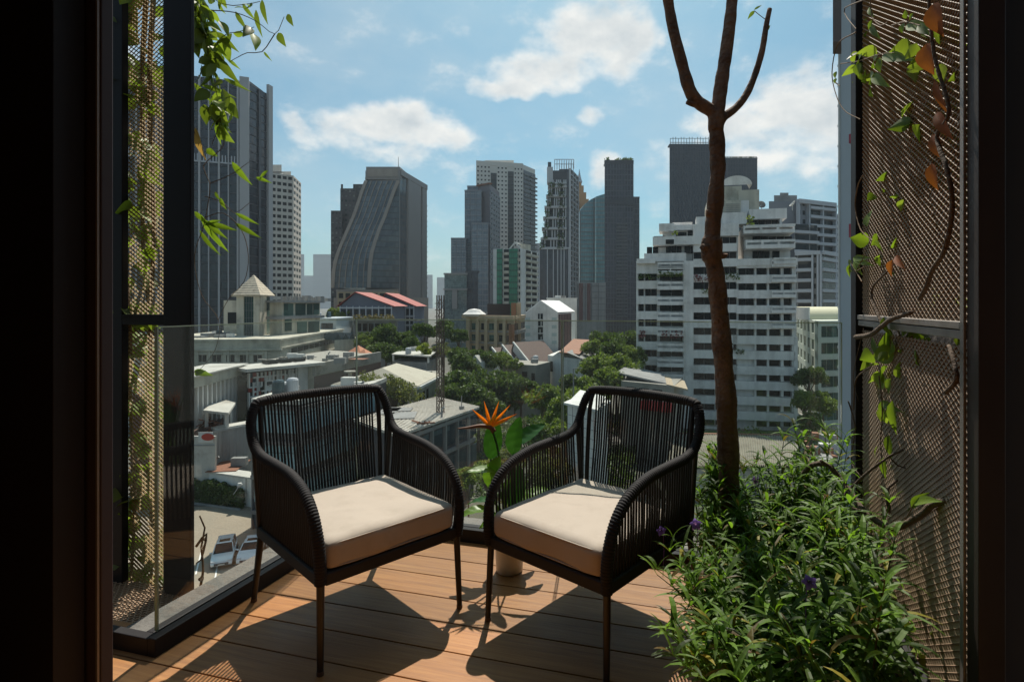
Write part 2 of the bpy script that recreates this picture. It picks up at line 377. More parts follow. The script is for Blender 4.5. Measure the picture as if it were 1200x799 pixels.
# ------------------------------------------------------------------ balcony floor, kerbs
SX, SY = -1.88, 2.676        # inner faces of the glass channel
def deck():
    b = MB(); y = 1.651-.1645*14; k = 0; r = random.Random(3)
    while y < SY-.01:
        y1 = min(y+.1645-.0045, SY-.004); x = -3.2+r.random()*0
        lim = SX-.002 if y > 1.49 else -3.2
        X0 = lim; 
        n = len(b.v); b.box(X0, 1.2, y, y1, -.028, 0)
        y += .1645; k += 1
    o = b.build('deck', M_wood); bevel(o, .0025, 2); tag(o, kind='structure')
    b = MB(); b.box(SX-.09, 1.3, 1.54, SY+.09, -.30, -.034); b.box(-3.3, 1.3, -2.6, 1.539, -.30, -.036)
    tag(b.build('floor_slab', M_dark), kind='structure')
deck()
def rail():
    e = empty('glass_railing', (SX, SY, 0), 'frameless glass balustrade in a black floor channel round the balcony', 'railing')
    b = MB()
    # inner channel kerb
    b.box(SX-.035, SX, 1.505, SY+.035, -.03, .066)
    b.box(SX, .66, SY, SY+.035, -.03, .066)
    b.box(-3.2, SX-.035, 1.505, 1.54, -.03, .062)
    b.box(SX-.090, SX-.055, 1.542, SY+.09, -.03, .060)
    b.box(SX-.055, .66, SY+.055, SY+.09, -.03, .060)
    o = b.build('channel', M_black, e); bevel(o, .003)
    b = MB()
    b.box(SX-.235, SX-.092, 1.542, SY+.235, -.12, .035)
    b.box(SX-.092, .66, SY+.092, SY+.235, -.12, .035)
    bevel(b.build('ledge', M_ledge, e), .006)
    T = 1.166; g = .006
    panes = [('x', SX-.0505, 1.55, SY+.035)]
    b = MB(); b.box(SX-.0515, SX-.0395, 1.55, SY+.034, .02, T); b.build('glass_panel', M_glass, e)
    for x0, x1 in ((SX-.038, -.712), (-.700, .585)):
        b = MB(); b.box(x0, x1, SY+.0395, SY+.0515, .02, T); b.build('glass_panel', M_glass, e)
    b = MB()
    b.box(SX-.0520, SX-.039, 1.546, SY+.034, T+.0005, T+.004)
    b.box(SX-.0520, SX-.039, 1.544, 1.5495, .066, T+.004)
    b.box(SX-.038, -.712, SY+.039, SY+.052, T+.0005, T+.004); b.box(-.700, .585, SY+.039, SY+.052, T+.0005, T+.004)
    for x in (-.7115, -.7035, .5855, SX-.0375): b.box(x, x+.003, SY+.039, SY+.052, .066, T+.004)
    b.build('polished_edge', M_gedge, e)
rail()

# ------------------------------------------------------------------ room behind the camera and the door frames
def room():
    def st(name, m, *a):
        b = MB(); b.box(*a); return tag(b.build(name, m), kind='structure')
    st('interior_wall_left', M_dark, -3.4, -3.2, -2.6, 1.0, -.03, 2.75)
    st('interior_wall_right', M_wallg, 1.45, 1.6, -2.6, 1.0, -.03, 2.75)
    st('interior_wall_back', M_wallg, -3.4, 1.6, -2.8, -2.6, -.03, 2.75)
    st('ceiling', M_wallg, -3.4, 1.6, -2.8, 1.25, 2.75, 2.95)
    Y = 1.05
    px = lambda p, y=Y: y*math.tan(math.atan((p-CX)/FP)-YAW)
    e = empty('sliding_door_frame', (px(100), Y, 0), 'dark reddish brown metal jamb of the sliding door, left edge', 'door frame')
    b = MB()
    xr = px(133, Y+.01); b.box(px(81, Y-.02), xr, Y-.02, Y+.01, -.02, 2.75)
    bevel(b.build('jamb', M_jamb, e), .003)
    b = MB(); b.box(px(76), px(80.5), Y-.045, Y+.02, -.02, 2.75); b.box(px(96), px(97.5), Y-.030, Y-.021, -.02, 2.75)
    b.box(xr-.010, xr-.004, Y-.026, Y-.021, -.02, 2.75)
    b.build('weather_seal', M_greyframe, e)
    b = MB(); b.box(-3.2, px(62, Y-.1), Y-.10, Y-.03, -.02, 2.75); b.box(px(64), px(75), Y-.07, Y, -.02, 2.75)
    bevel(b.build('door_stile', M_black, e), .002)
    b = MB(); b.box(px(67), px(69), Y-.085, Y-.071, 1.62, 1.70); b.build('latch', M_jamb, e)
    Xr = .66
    e = empty('door_frame', (Xr+.05, 1.72, 0), 'dark brown metal post of the door opening beside the mesh screen', 'door frame')
    b = MB(); b.box(.6425, .700, 1.57, 1.634, -.02, 2.75); bevel(b.build('jamb', M_jamb2, e), .003)
    b = MB(); b.box(.7005, .708, 1.60, 1.66, -.02, 2.75); b.build('weather_seal', M_black, e)
    b = MB()
    for z in (.62, .66, .70, 1.02): b.lathe([(.0, .0), (.004, .0), (.004, .003), (0, .003)], 10, V((Xr+.028, 1.55, z)))
    e2 = empty('wall_panel', (Xr+.3, 1.35, 0), 'dark grey wall beside the door opening at the right edge', 'wall panel')
    b = MB(); b.box(.7085, 1.6, 1.62, 1.65, -.02, 2.75); b.build('panel', M_wallg, e2)
room()

# ------------------------------------------------------------------ expanded metal screens
def mesh_panel(O, U, N, w, z0, z1, mat_, parent, cw=.032, ch=.0200, th=.0016, sw=.0050, tilt=.0030, name='expanded_mesh'):
    """diamond lattice of tilted flat strands in the plane O + U*u + Z*v"""
    b = MB(); Z = V((0,0,1)); nu = int(w/cw); nv = int((z1-z0)/ch)
    v = b.v; f = b.f
    for j in range(nv):
        for i in range(nu):
            u0 = i*cw; zz = z0+j*ch
            # four strands would be shared: draw two per cell (a zigzag) and let rows interlock
            for (ua, va, ub, vb) in ((u0, zz, u0+cw/2, zz+ch/2), (u0+cw/2, zz+ch/2, u0+cw, zz), ):
                for s in (0, 1):
                    if s == 1: va2, vb2 = 2*(zz+ch/2)-va, 2*(zz+ch/2)-vb
                    else: va2, vb2 = va, vb
                    a = O+U*ua+Z*va2; c = O+U*ub+Z*vb2
                    k = len(v)
                    up = Z*(sw/2)-N*tilt; dn = Z*(-sw/2)+N*tilt
                    t = N*th
                    v += [a+dn, c+dn, c+up, a+up, a+dn-t, c+dn-t, c+up-t, a+up-t]
                    f += [(k,k+1,k+2,k+3), (k+7,k+6,k+5,k+4), (k+3,k+2,k+6,k+7), (k+4,k+5,k+1,k)]
    return b.build(name, mat_, parent)
def screens():
    X0 = .635
    e = empty('mesh_screen', (X0, 2.5, 0), 'tall expanded metal screen in a grey frame on the right, climbed by vines', 'mesh screen', 'expanded metal screens at the balcony sides')
    y0, y1 = 1.655, 2.66
    N = V((-1,0,0))
    mesh_panel(V((X0+.02, y0, 0)), V((0,1,0)), N, y1-y0, 1.206, 3.05, M_mesh, e, name='upper_mesh')
    mesh_panel(V((X0+.02, y0, 0)), V((0,1,0)), N, y1-y0, -.02, 1.158, M_mesh, e, name='lower_mesh')
    b = MB()
    b.box(X0, X0+.007, y0-.022, y0, -.03, 3.1)
    b.box(X0, X0+.045, y0, y1, 1.186, 1.206); b.box(X0+.004, X0+.041, y0, y1, 1.160, 1.183)
    b.box(X0, X0+.045, y0, y1, 3.05, 3.1); b.box(X0, X0+.045, y0, y1, -.05, -.02)
    bevel(b.build('frame', M_greyframe, e), .002)
    b = MB(); b.box(X0-.005, X0+.065, y1, y1+.085, -.05, 3.1); bevel(b.build('post', M_black, e), .003)
    # dark masonry wall behind the screen
    e2 = empty('side_wall', (1.25, 2.4, 0), 'dark brown side wall behind the right mesh screen', 'wall')
    b = MB(); b.box(1.12, 1.4, 1.66, 3.9, -1.1, 3.6); b.build('masonry', mat('dark_masonry', (.055, .038, .029), .9, .5, 3., bump=.5, bscale=20., dirt=(.03, .03, .025)), e2)
    # left screen
    Y = 1.90; 
    px = lambda p, y=Y: y*math.tan(math.atan((p-CX)/FP)-YAW)
    xa, xb = px(143), px(197)
    e = empty('mesh_screen', (xa, Y, 0), 'narrow bronze expanded metal screen beside the thick black post on the left', 'mesh screen', 'expanded metal screens at the balcony sides')
    N = V((0,-1,0))
    for nm, za, zb in (('upper_mesh', 1.206, 3.2), ('lower_mesh', -.02, 1.158)):
        mesh_panel(V((xa, Y+.03, 0)), V((1,0,0)), N, xb-xa, za, zb, M_mesh2, e, cw=.030, ch=.0200, sw=.0036, name=nm)
    b = MB(); b.box(px(118), xa, Y, Y+.03, -.05, 3.25); b.box(xa, xb, Y, Y+.06, 1.158, 1.206); b.box(xa, xb, Y, Y+.06, 3.2, 3.25)
    bevel(b.build('frame', M_black, e), .003)
    b = MB(); b.box(xb, px(228, Y+.0), Y-.02, Y+.0, -.05, 3.25); b.box(xb-.03, xb+.01, Y+.0005, Y+.06, -.05, 3.25); bevel(b.build('post', M_black, e), .003)
    # grating floor beyond the channel
    e = empty('floor_grating', (-2.4, 1.75, -.02), 'grey perforated steel grating on the floor below the left screen', 'grating')
    b = MB()
    for i in range(46):
        x = -3.15+i*.028
        if x > SX-.33: break
        for j in range(14):
            y = 1.55+j*.028
            b.bar(V((x, y, -.02)), V((x+.014, y+.014, -.02)), .005, .004); b.bar(V((x+.014, y+.014, -.02)), V((x+.028, y, -.02)), .005, .004)
            b.bar(V((x, y, -.02)), V((x+.014, y-.014, -.02)), .005, .004); b.bar(V((x+.014, y-.014, -.02)), V((x+.028, y, -.02)), .005, .004)
    b.box(-3.2, SX-.31, 1.543, 1.95, -.06, -.035)
    b.build('grating', M_mesh, e)
screens()

# ------------------------------------------------------------------ chairs
def chair():
    e = empty('armchair', (0,0,0))
    w = .283; yf = -.30; yb = .29
    def ztop(y):   # height of the arm line at depth y
        pass
    half = [V((-w,yf,.30)), V((-w-.004,yf-.006,.38)), V((-w-.008,yf+.005,.46)), V((-w-.010,yf+.045,.535)), V((-w-.010,yf+.12,.590)), V((-w-.010,yf+.24,.622)),
            V((-w-.014,yf+.38,.632)), V((-w-.020,yb-.085,.640)), V((-w-.024,yb-.015,.665)), V((-w-.026,yb+.020,.712)), V((-w-.022,yb+.042,.765)), V((-w-.004,yb+.060,.814)), V((-w+.040,yb+.070,.839))]
    full = half + [V((0, yb+.084, .846))] + [V((-p.x, p.y, p.z)) for p in reversed(half)]
    pts = crom(full, .0022)
    rad = []; s = 0
    for i, p in enumerate(pts):
        if i: s += (p-pts[i-1]).length
        rad.append(.0182 + .0030*abs(math.sin(math.pi*s/.0105)))
    b = MB(); b.tube(pts, rad, 12); b.build('wrapped_frame', M_rope, e, smooth=True)
    # seat rails, wrapped too
    b = MB()
    for x in (-w, w):
        b.box(x-.013, x+.013, yf+.008, yb+.01, .292, .336)
    b.box(-w+.013, w-.013, yf-.012, yf+.014, .292, .336); b.box(-w+.013, w-.013, yb-.016, yb+.01, .292, .336)
    bevel(b.build('seat_rail', M_rope2, e), .006, 3)
    b = MB(); b.box(-w+.012, w-.012, yf+.012, yb-.014, .322, .333); b.build('seat_deck', M_rope2, e)
    # legs: front nearly plumb, rear raked
    for sx in (-1, 1):
        for fr in (0, 1):
            top = V((sx*(w-.002), yf+.004 if fr else yb-.004, .30)); bot = V((sx*(w+.004), yf-.008 if fr else yb+.065, .012))
            b = MB(); b.tube([top, (top+bot)/2, bot], [.0135, .0125, .0108], 14); lg = b.build('leg', M_chair, e, smooth=False)
            b = MB(); b.tube([bot+V((0,0,.002)), bot+V((0,0,-.012))], [.0122, .0122], 14); b.build('foot_cap', mat('foot_cap', (.12, .07, .05), .6), lg)
    # uprights
    for sx in (-1, 1):
        b = MB(); b.tube(crom([V((sx*(w-.03), yb-.004, .33)), V((sx*(w-.020), yb+.020, .55)), V((sx*(w-.016), yb+.045, .76)), V((sx*(w-.022), yb+.066, .825))], .03), .0105, 10); b.build('upright', M_chair, e, smooth=True); b = MB()
        b.tube(crom([V((sx*(w), yb, .33)), V((sx*(w+.010), yb-.0, .50)), V((sx*(w+.022), yb+.0, .66))], .03), .0125, 10); b.build('upright', M_chair, e, smooth=True)
    # cords of the back (pairs)
    def inter(y):    # arm height at y from the sampled outline (left side)
        best = min(pts[:len(pts)//2], key=lambda p: abs(p.y-y)+(0 if p.z > .45 else 9)); return best
    b = MB()
    n = 36
    for i in range(n):
        f = (i+.5)/n*2-1; x = f*(w-.030)
        zt = .838 - .022*max(0, abs(f)-.82)/.18; j = rnd.uniform(-.0015, .0015)
        top = V((x*1.0+j, yb+.084-.012*abs(f), zt)); bot = V((x*.94, yb-.004, .334)); mid = (top+bot)/2+V((rnd.uniform(-.001, .001), .006, 0))
        b.tube([bot, mid, top], .0047, 6, caps=False)
    b.build('back_cords', M_rope2, e, smooth=True)
    for sx in (-1, 1):
        b = MB(); m = 31
        for i in range(m):
            y = yf+.018+(i+.4)*(yb-yf-.045)/m
            a = inter(y); top = V((-sx*a.x*-1 if False else sx*abs(a.x), y, a.z)); bot = V((sx*(w), y, .334))
            dy = rnd.uniform(-.0015, .0015)
            b.tube([bot, (top+bot)/2+V((sx*.004, dy, 0)), top], .0044, 6, caps=False)
        # closing cords between arm junction and the back
        for i in range(5):
            f = i/5; yy = yb+.004+f*.042; zz = .69+f*.10
            b.tube([V((sx*(w-.004), yb+.0+f*.004, .336)), V((sx*(w+.024-f*.004), yy, zz))], .0042, 6, caps=False)
        b.build('side_cords', M_rope2, e, smooth=True)
    # cushion
    bm = bmesh.new(); nx, ny, nz_ = 30, 30, 6
    cw_, cd, chh = .535, .575, .108
    bmesh.ops.create_cube(bm, size=1.0)
    bmesh.ops.subdivide_edges(bm, edges=bm.edges[:], cuts=24, use_grid_fill=True)
    rr = .030
    for v in bm.verts:
        x, y, z = v.co.x*cw_, v.co.y*cd, v.co.z*chh
        hx, hy, hz = cw_/2-rr, cd/2-rr, chh/2-rr
        cx, cy_, cz = max(-hx, min(hx, x)), max(-hy, min(hy, y)), max(-hz, min(hz, z))
        d = V((x-cx, y-cy_, z-cz))
        if d.length > 1e-6: d = d.normalized()*rr
        p = V((cx, cy_, cz))+d
        ex = 1-(abs(p.x)/(cw_/2))**2.2; ey = 1-(abs(p.y)/(cd/2))**2.2
        if z > 0: p.z += .014*max(0, ex)*max(0, ey)
        nzv = noise.noise(V((p.x*7, p.y*7, p.z*5)))*.0045+noise.noise(V((p.x*22+5, p.y*16, p.z*22)))*.0016
        wr = math.sin((p.x*.8+p.y*.35)*90+noise.noise(V((p.x*5, p.y*5, 0)))*7)*.0009*max(0, (abs(p.y)/(cd/2))-.55)
        p += d.normalized()*(nzv+wr) if d.length > 1e-6 else V((0,0,nzv))
        v.co = p
    me = bpy.data.meshes.new('seat_cushion'); bm.to_mesh(me); bm.free(); me.polygons.foreach_set('use_smooth', [True]*len(me.polygons)); me.materials.append(M_cush)
    cu = bpy.data.objects.new('seat_cushion', me); col.objects.link(cu); cu.parent = e; cu.location = (0, -.022, .334+chh/2-.002)
    b = MB()
    for zz in (chh/2-.014, -chh/2+.014):
        P = []; 
        for k in range(97):
            a = 2*math.pi*k/96; c, s_ = math.cos(a), math.sin(a); ee = .16
            P.append(V((math.copysign(abs(c)**ee, c)*(cw_/2-.0035)*1.0, math.copysign(abs(s_)**ee, s_)*(cd/2-.0035), zz+noise.noise(V((c*3, s_*3, zz*9)))*.002)))
        b.tube(P, .0028, 6, caps=False)
    b.build('piping', M_cush, cu, smooth=True, world=False)
    return e
c1 = chair()
def place_chair(o, fl, fr, label):
    """fl = foot nearest the viewer on the left of the front pair"""
    mid = (fl+fr)/2; d = fr-fl; ang = math.atan2(d.y, d.x)
    # local: front-left foot (-.292,-.304) and front-right (.292,-.304); front faces -Y
    o.rotation_euler = (0, 0, ang); off = Matrix.Rotation(ang, 3, 'Z') @ V((0, -.308, 0)); o.location = mid-off
    tag(o, label, 'armchair', 'rope armchairs on the deck')
c2 = copy_tree(c1)
FLa, FRa = ground_pt(376, 790), ground_pt(538, 712)
place_chair(c1, FLa, FRa, 'black rope armchair with beige cushion, nearer the left glass railing')
place_chair(c2, ground_pt(573.5, 727.6), ground_pt(708, 802), 'black rope armchair with beige cushion, next to the leafy planting bed')
# ------------------------------------------------------------------ plants on the balcony
def blade(mb, base, d, up, L, w, droop=.5, n=5, fold=.25, tipp=.55):
    """lanceolate leaf: starts along d, bends down; V folded"""
    side = d.cross(up)
    if side.length < 1e-3: side = V((1,0,0))
    side.normalize(); p = base.copy(); dirn = d.normalized(); nn = side.cross(dirn).normalized()
    rows = []
    for i in range(n+1):
        t = i/n; ww = w*math.sin(math.pi*min(.985, (t*.93+.05)))**.8*(1-.35*t)
        rows.append((p - side*ww + nn*ww*fold, p.copy(), p + side*ww + nn*ww*fold))
        q = Quaternion(side, -droop/n*(1+.6*t)); dirn = q @ dirn; nn = q @ nn
        p = p + dirn*(L/n)
    k = len(mb.v)
    for r in rows: mb.v += list(r)
    for i in range(n):
        a = k+3*i; mb.f += [(a, a+1, a+4, a+3), (a+1, a+2, a+5, a+4)]
def ovate(mb, base, d, nrm, L, w, cup=.15, n=6, curl=.3):
    side = d.cross(nrm).normalized(); p = base.copy(); dirn = d.normalized(); nn = side.cross(dirn).normalized(); rows = []
    prof = [.12, .78, 1.0, .92, .66, .33, .03]
    for i in range(n+1):
        ww = w*prof[i]
        rows.append((p-side*ww+nn*ww*cup, p-side*ww*.5+nn*ww*cup*.4, p.copy(), p+side*ww*.5+nn*ww*cup*.4, p+side*ww+nn*ww*cup))
        q = Quaternion(side, -curl/n); dirn = q @ dirn; nn = q @ nn; p = p+dirn*(L/n)
    k = len(mb.v)
    for r in rows: mb.v += list(r)
    for i in range(n):
        for j in range(4):
            a = k+5*i+j; mb.f.append((a, a+1, a+6, a+5))
def rdir(r, zmin=-1, zmax=1):
    a = r.uniform(0, 2*math.pi); z = r.uniform(zmin, zmax); s = math.sqrt(max(0, 1-z*z)); return V((math.cos(a)*s, math.sin(a)*s, z))
def planter():
    e = empty('planter', (.33, 2.0, 0), 'low dark planter trough full of soil under the leafy bed', 'planter')
    b = MB(); b.box(.035, .628, 1.32, 1.345, 0, .16); b.box(.035, .628, 2.645, 2.67, 0, .16); b.box(.035, .058, 1.345, 2.645, 0, .16); b.box(.605, .628, 1.345, 2.645, 0, .16)
    bevel(b.build('trough', M_black, e), .003)
    b = MB(); b.box(.059, .604, 1.346, 2.644, .01, .14); b.build('soil', M_soil, e)
planter()
def bed():
    r = random.Random(5); b = MB(); st = MB()
    def stem(x, y, h, lean=None, L0=.130, w0=.0080):
        p0 = V((x, y, .13)); ln = lean or V((r.uniform(-.2, .2), r.uniform(-.2, .2), 0))
        pts = [p0 + V((ln.x*t*t*h*1.2, ln.y*t*t*h*1.2, h*t)) for t in (0, .25, .5, .75, 1.)]
        st.tube(pts, [.0035, .003, .0026, .002, .0012], 5, caps=False)
        nn = int(h/.032); a = r.uniform(0, 6.28)
        for i in range(nn):
            t = (i+1)/nn
            if t < .22: continue
            k = min(3, int(t*4)); q = pts[k].lerp(pts[k+1], t*4-k) if k < 4 else pts[-1]
            a += math.pi/2+r.uniform(-.3, .3)
            for s in (0, math.pi):
                if r.random() < .1: continue
                el_ = .35+.75*t*t+r.uniform(-.25, .2)
                d = V((math.cos(a+s)*math.cos(el_), math.sin(a+s)*math.cos(el_), math.sin(el_)))
                Lf = L0*(1.15-.55*t**3)*r.uniform(.7, 1.25)
                blade(b, q, d, V((0,0,1)), Lf, w0*r.uniform(.75, 1.25), droop=r.uniform(.7, 2.1)*(1.1-.5*t), n=5, fold=r.uniform(.1, .45))
        if r.random() < .5:
            for s in range(3): blade(b, pts[-1], rdir(r, .5, 1), V((0,0,1)), L0*.5, w0*.6, .5, 4)
    # main mass
    n = 0
    while n < 250:
        x = r.uniform(.06, .52); y = r.uniform(1.36, 2.62)
        if x > .44 and y < 1.72: continue
        edge = (x-.06)/.54
        h = (.20+.26*min(1, edge*1.7))*r.uniform(.7, 1.18)
        if y > 2.1: h *= 1.0+.25*(y-2.1)
        ln = V((-.30*max(0, 1-edge*2)+r.uniform(-.18, .10), -.45*max(0, (1.55-y)/.25)+r.uniform(-.25, .2), 0))
        stem(x, y, h, ln); n += 1
    # skirt that spills over the left edge on to the deck
    for i in range(46):
        y = r.uniform(1.4, 2.0); h = r.uniform(.18, .32)
        stem(r.uniform(.05, .12), y, h, V((-r.uniform(.2, .6), r.uniform(-.45, .1), 0)), L0=.13, w0=.0072)
    for i in range(26):
        y = r.uniform(2.38, 2.62); stem(r.uniform(.04, .10), y, r.uniform(.30, .50), V((-r.uniform(.02, .16), r.uniform(-.15, .15), 0)), L0=.13, w0=.0085)
    # taller shoots at the back by the glass
    for (px, py, d) in ((905, 505, 2.72), (895, 560, 2.75), (930, 545, 2.7), (830, 555, 2.78), (875, 545, 2.8), (960, 560, 2.72), (812, 560, 2.78), (985, 585, 2.6), (945, 575, 2.5), (870, 580, 2.6)):
        q = atp(px, py, d); q.x = max(.06, min(.60, q.x)); stem(q.x, min(q.y, 2.62), q.z-.13, V((r.uniform(-.1, .1), r.uniform(-.1, .1), 0)), L0=.135, w0=.009)
    k = len(b.v); b.v += st.v; b.f += [tuple(i+k for i in f) for f in st.f]
    o = b.build('leafy_ground_cover', M_leaf); tag(o, 'dense bed of narrow arching green leaves below the bare tree', 'ground cover', kind='stuff')
    # flowers, each on its stalk
    def flower(px, py, d, sz, label):
        q = atp(px, py, d); e = empty('purple_flower', q, label, 'flower')
        m = MB(); ax = (V((0,0,H))-q).normalized(); ax = (ax+V((r.uniform(-.3, .3), 0, .25))).normalized(); s_ = ax.cross(V((0,0,1))).normalized(); u_ = s_.cross(ax)
        for k in range(5):
            a = 2*math.pi*k/5+r.uniform(-.1, .1); dd = s_*math.cos(a)+u_*math.sin(a)
            ovate(m, q+dd*.003, (dd+ax*.35).normalized(), ax, sz, sz*.42, cup=-.1, curl=.9)
        m.build('petals', M_purple, e, smooth=True)
        m = MB(); m.tube([q-ax*.035, q-ax*.012, q+ax*.004], [.0012, .002, .006], 6, caps=False); m.tube([q-ax*.035, q-ax*.05+V((0,0,-.06)), q-ax*.03+V((0,0,-.16))], .0012, 5); m.build('flower_tube', M_purple, e)
    flower(949, 682, 1.52, .018, 'single violet flower in the middle of the leafy bed')
    flower(815, 614, 2.15, .020, 'violet flower beside the right armchair, the brighter of the two there')
    flower(775, 622, 2.22, .018, 'shaded violet flower closest to the right armchair')
    flower(885, 562, 2.55, .014, 'small pale violet flower just right of the tree trunk')
bed()
def balcony_tree():
    base = at(854, 2.62, .13); e = empty('tree', base, 'bare brown tree trunk forking into three limbs above the leafy bed', 'tree')
    D = 2.62
    P = lambda px, py, dd=0: atp(px, py, D+dd)
    def rad(px): return px/2/FP*D
    r = random.Random(2)
    tr = crom([base, P(854, 560), P(851, 470), P(846, 400), P(840, 330), P(834, 290), P(838, 240), P(841, 200), P(840, 165), P(839, 138)], .012)
    m = len(tr); rads = []
    for i, p in enumerate(tr):
        t = i/m; w = 24*(1-t)+14.5*t
        k = w*(1+.05*math.sin(i*.35)+.045*noise.noise(V((0, 0, i*.16)))*2)
        if abs(p.z-zat(292, D)) < .05: k *= 1.22
        rads.append(rad(k))
    b = MB(); b.tube(tr, rads, 20)
    # knots
    for (px, py, s, dx) in ((826, 290, .020, -1), (836, 250, .012, 1), (848, 300, .012, 1), (846, 480, .010, -1)):
        q = P(px, py, -.02); b.tube([q+RGT*(-dx*.03), q+RGT*(dx*.004), q+RGT*(dx*.016)+V((0,0,.006))], [s*1.3, s, s*.45], 10)
    v = b.v
    for i in range(len(v)):
        n3 = noise.noise(V(v[i])*26)*.0032+noise.noise(V(v[i])*70)*.0014; v[i] = v[i]+V((n3, n3*.5, 0))
    b.build('trunk', M_bark, e, smooth=True)
    def limb(pts, r0, r1, nm='limb'):
        c = crom(pts, .015); n = len(c)
        b = MB(); b.tube(c, [(r0+(r1-r0)*i/n)*(1+.07*noise.noise(V((i*.3, r0*99, 0)))*2) for i in range(n)], 14)
        return b.build(nm, M_bark, e, smooth=True)
    limb([P(838, 152), P(836, 133), P(818, 120, -.01), P(808, 105, -.02), P(798, 70, -.03), P(788, 30, -.04), P(780, -20, -.06), P(772, -90, -.08)], rad(14), rad(8.5))
    limb([P(839, 155), P(841, 132), P(845, 100, .02), P(851, 60, .03), P(857, 10, .04), P(862, -60, .06)], rad(15.5), rad(10.5))
    limb([P(841, 152), P(848, 138), P(862, 127, .03), P(874, 112, .05), P(884, 90, .07), P(893, 60, .08), P(898, 30, .09), P(902, 11, .10)], rad(9), rad(5.2))
    limb([P(822, 124, -.01), P(810, 122, -.03), P(805, 120, -.04)], rad(7), rad(4), 'branch_stub')
    b = MB(); q = P(898, 24, .09)
    b.tube([q, P(890, 18, .09), P(884, 13, .09)], .0016, 6)
    b.build('twig', M_twig, e)
    b = MB(); ovate(b, P(884, 13, .09), (P(876, 22, .09)-P(884, 13, .09)).normalized(), V((0,-1,.3)), .045, .009); ovate(b, P(884, 12, .09), (P(896, 2, .1)-P(884, 12, .09)).normalized(), V((0,-1,.4)), .05, .006)
    ovate(b, P(896, 38, .08), (P(904, 27, .08)-P(896, 38, .08)).normalized(), V((0,-1,.2)), .045, .009)
    b.build('leaves', M_leafy, e, smooth=True)
balcony_tree()
def strelitzia():
    base = ground_pt(597, 668); base.z = 0
    e = empty('flower_pot', base, 'white round ceramic pot behind the right armchair', 'pot')
    b = MB(); b.lathe([(0, 0), (.058, 0), (.062, .006), (.064, .05), (.068, .12), (.095, .19), (.098, .205), (.092, .207), (.088, .198), (.070, .17)], 40, base); b.build('pot', M_pot, e, smooth=True)
    b = MB(); b.lathe([(0, .165), (.078, .170)], 24, base); b.build('soil', M_soil, e)
    e = empty('bird_of_paradise_plant', base+V((0,0,.17)), 'bird of paradise plant with one orange flower and broad leaves between the chairs', 'plant')
    D = base.dot(FWD)/K
    P = lambda px, py, dd=0: atp(px, py, D+dd)
    def bigleaf(p0, p1, w, nrm, m, nm='leaf', curl=.25, cup=.22):
        d = p1-p0; b = MB()
        s = base+V((rnd.uniform(-.03, .03), rnd.uniform(-.03, .03), .17))
        b2 = MB(); b2.tube(crom([s, s.lerp(p0, .55)+V((0,0,.03)), p0], .03), [.006]+[.0045]*(len(crom([s, s.lerp(p0, .55)+V((0,0,.03)), p0], .03))-1), 8)
        # leaf blade with fine cross section
        L = d.length; dirn = d.normalized(); side = dirn.cross(nrm).normalized(); nn = side.cross(dirn).normalized(); p = p0.copy(); rows = []
        n = 14
        for i in range(n+1):
            t = i/n; ww = w*(math.sin(math.pi*(t**.78)*.97+.03)**.75)*(1-.12*t)
            row = []
            for j in range(-4, 5):
                f = j/4; row.append(p+side*ww*f+nn*(abs(f)**1.3*ww*cup+.0016*math.sin(t*60+j)))
            rows.append(row)
            q = Quaternion(side, -curl/n); dirn = q @ dirn; nn = q @ nn; p = p+dirn*(L/n)
        k = len(b.v)
        for r_ in rows: b.v += r_
        for i in range(n):
            for j in range(8):
                a = k+9*i+j; b.f.append((a, a+1, a+10, a+9))
        lf = b.build(nm, m, e, smooth=True)
        b2.build('stalk', m, lf)
    camd = (V((0,0,H))-P(590, 540)).normalized()
    bigleaf(P(575, 538), P(581, 486, .02), .047, camd+V((.25, 0, .1)), M_strel)
    bigleaf(P(601, 533), P(606, 489, -.02), .052, camd+V((-.6, 0, .2)), M_strel)
    bigleaf(P(603, 520, .03), P(637, 494, .05), .042, camd+V((0, 0, 1.2)), M_strel)
    bigleaf(P(586, 551, -.02), P(549, 548, -.10), .036, camd*.3+V((0, 0, 1)), M_strely)
    bigleaf(P(572, 570, -.03), P(583, 535, -.05), .048, camd+V((-.3, 0, .6)), M_strely)
    bigleaf(P(575, 598, -.02), P(540, 588, -.08), .035, camd*.2+V((0, 0, 1)), M_strely, curl=1.0)
    bigleaf(P(578, 588, .0), P(546, 577, .05), .030, camd*.2+V((0, 0, 1)), M_strel, curl=.8)
    bigleaf(P(612, 590, .0), P(640, 560, .08), .040, camd*.4+V((0, 0, 1)), M_strely, curl=.8)
    bigleaf(P(600, 600, .0), P(612, 545, .08), .045, camd*1+V((0.4, 0, .3)), M_strel, curl=.3)
    bigleaf(P(592, 606, .0), P(560, 606, -.05), .034, camd*.3+V((0, 0, 1)), M_strely, curl=.9)
    bigleaf(P(606, 610, .05), P(632, 596, .12), .036, camd*.4+V((0, 0, 1)), M_strel, curl=.9)
    bigleaf(P(596, 590, .04), P(598, 556, .08), .040, camd*1+V((-.3, 0, .3)), M_strely, curl=.4)
    # flower head
    h0 = P(575, 501)
    b = MB(); b.tube(crom([base+V((0,0,.17)), P(588, 560), P(582, 520), h0], .03), .005, 8); st = b.build('flower_stalk', M_strel, e)
    b = MB(); c = crom([P(579, 506), h0, P(563, 499, -.01), P(548, 501, -.03), P(536, 502, -.05)], .008); n = len(c)
    b.tube(c, [.0115*(1-i/n)**.8+.0012 for i in range(n)], 10); b.build('flower_beak', M_beak, e, smooth=True)
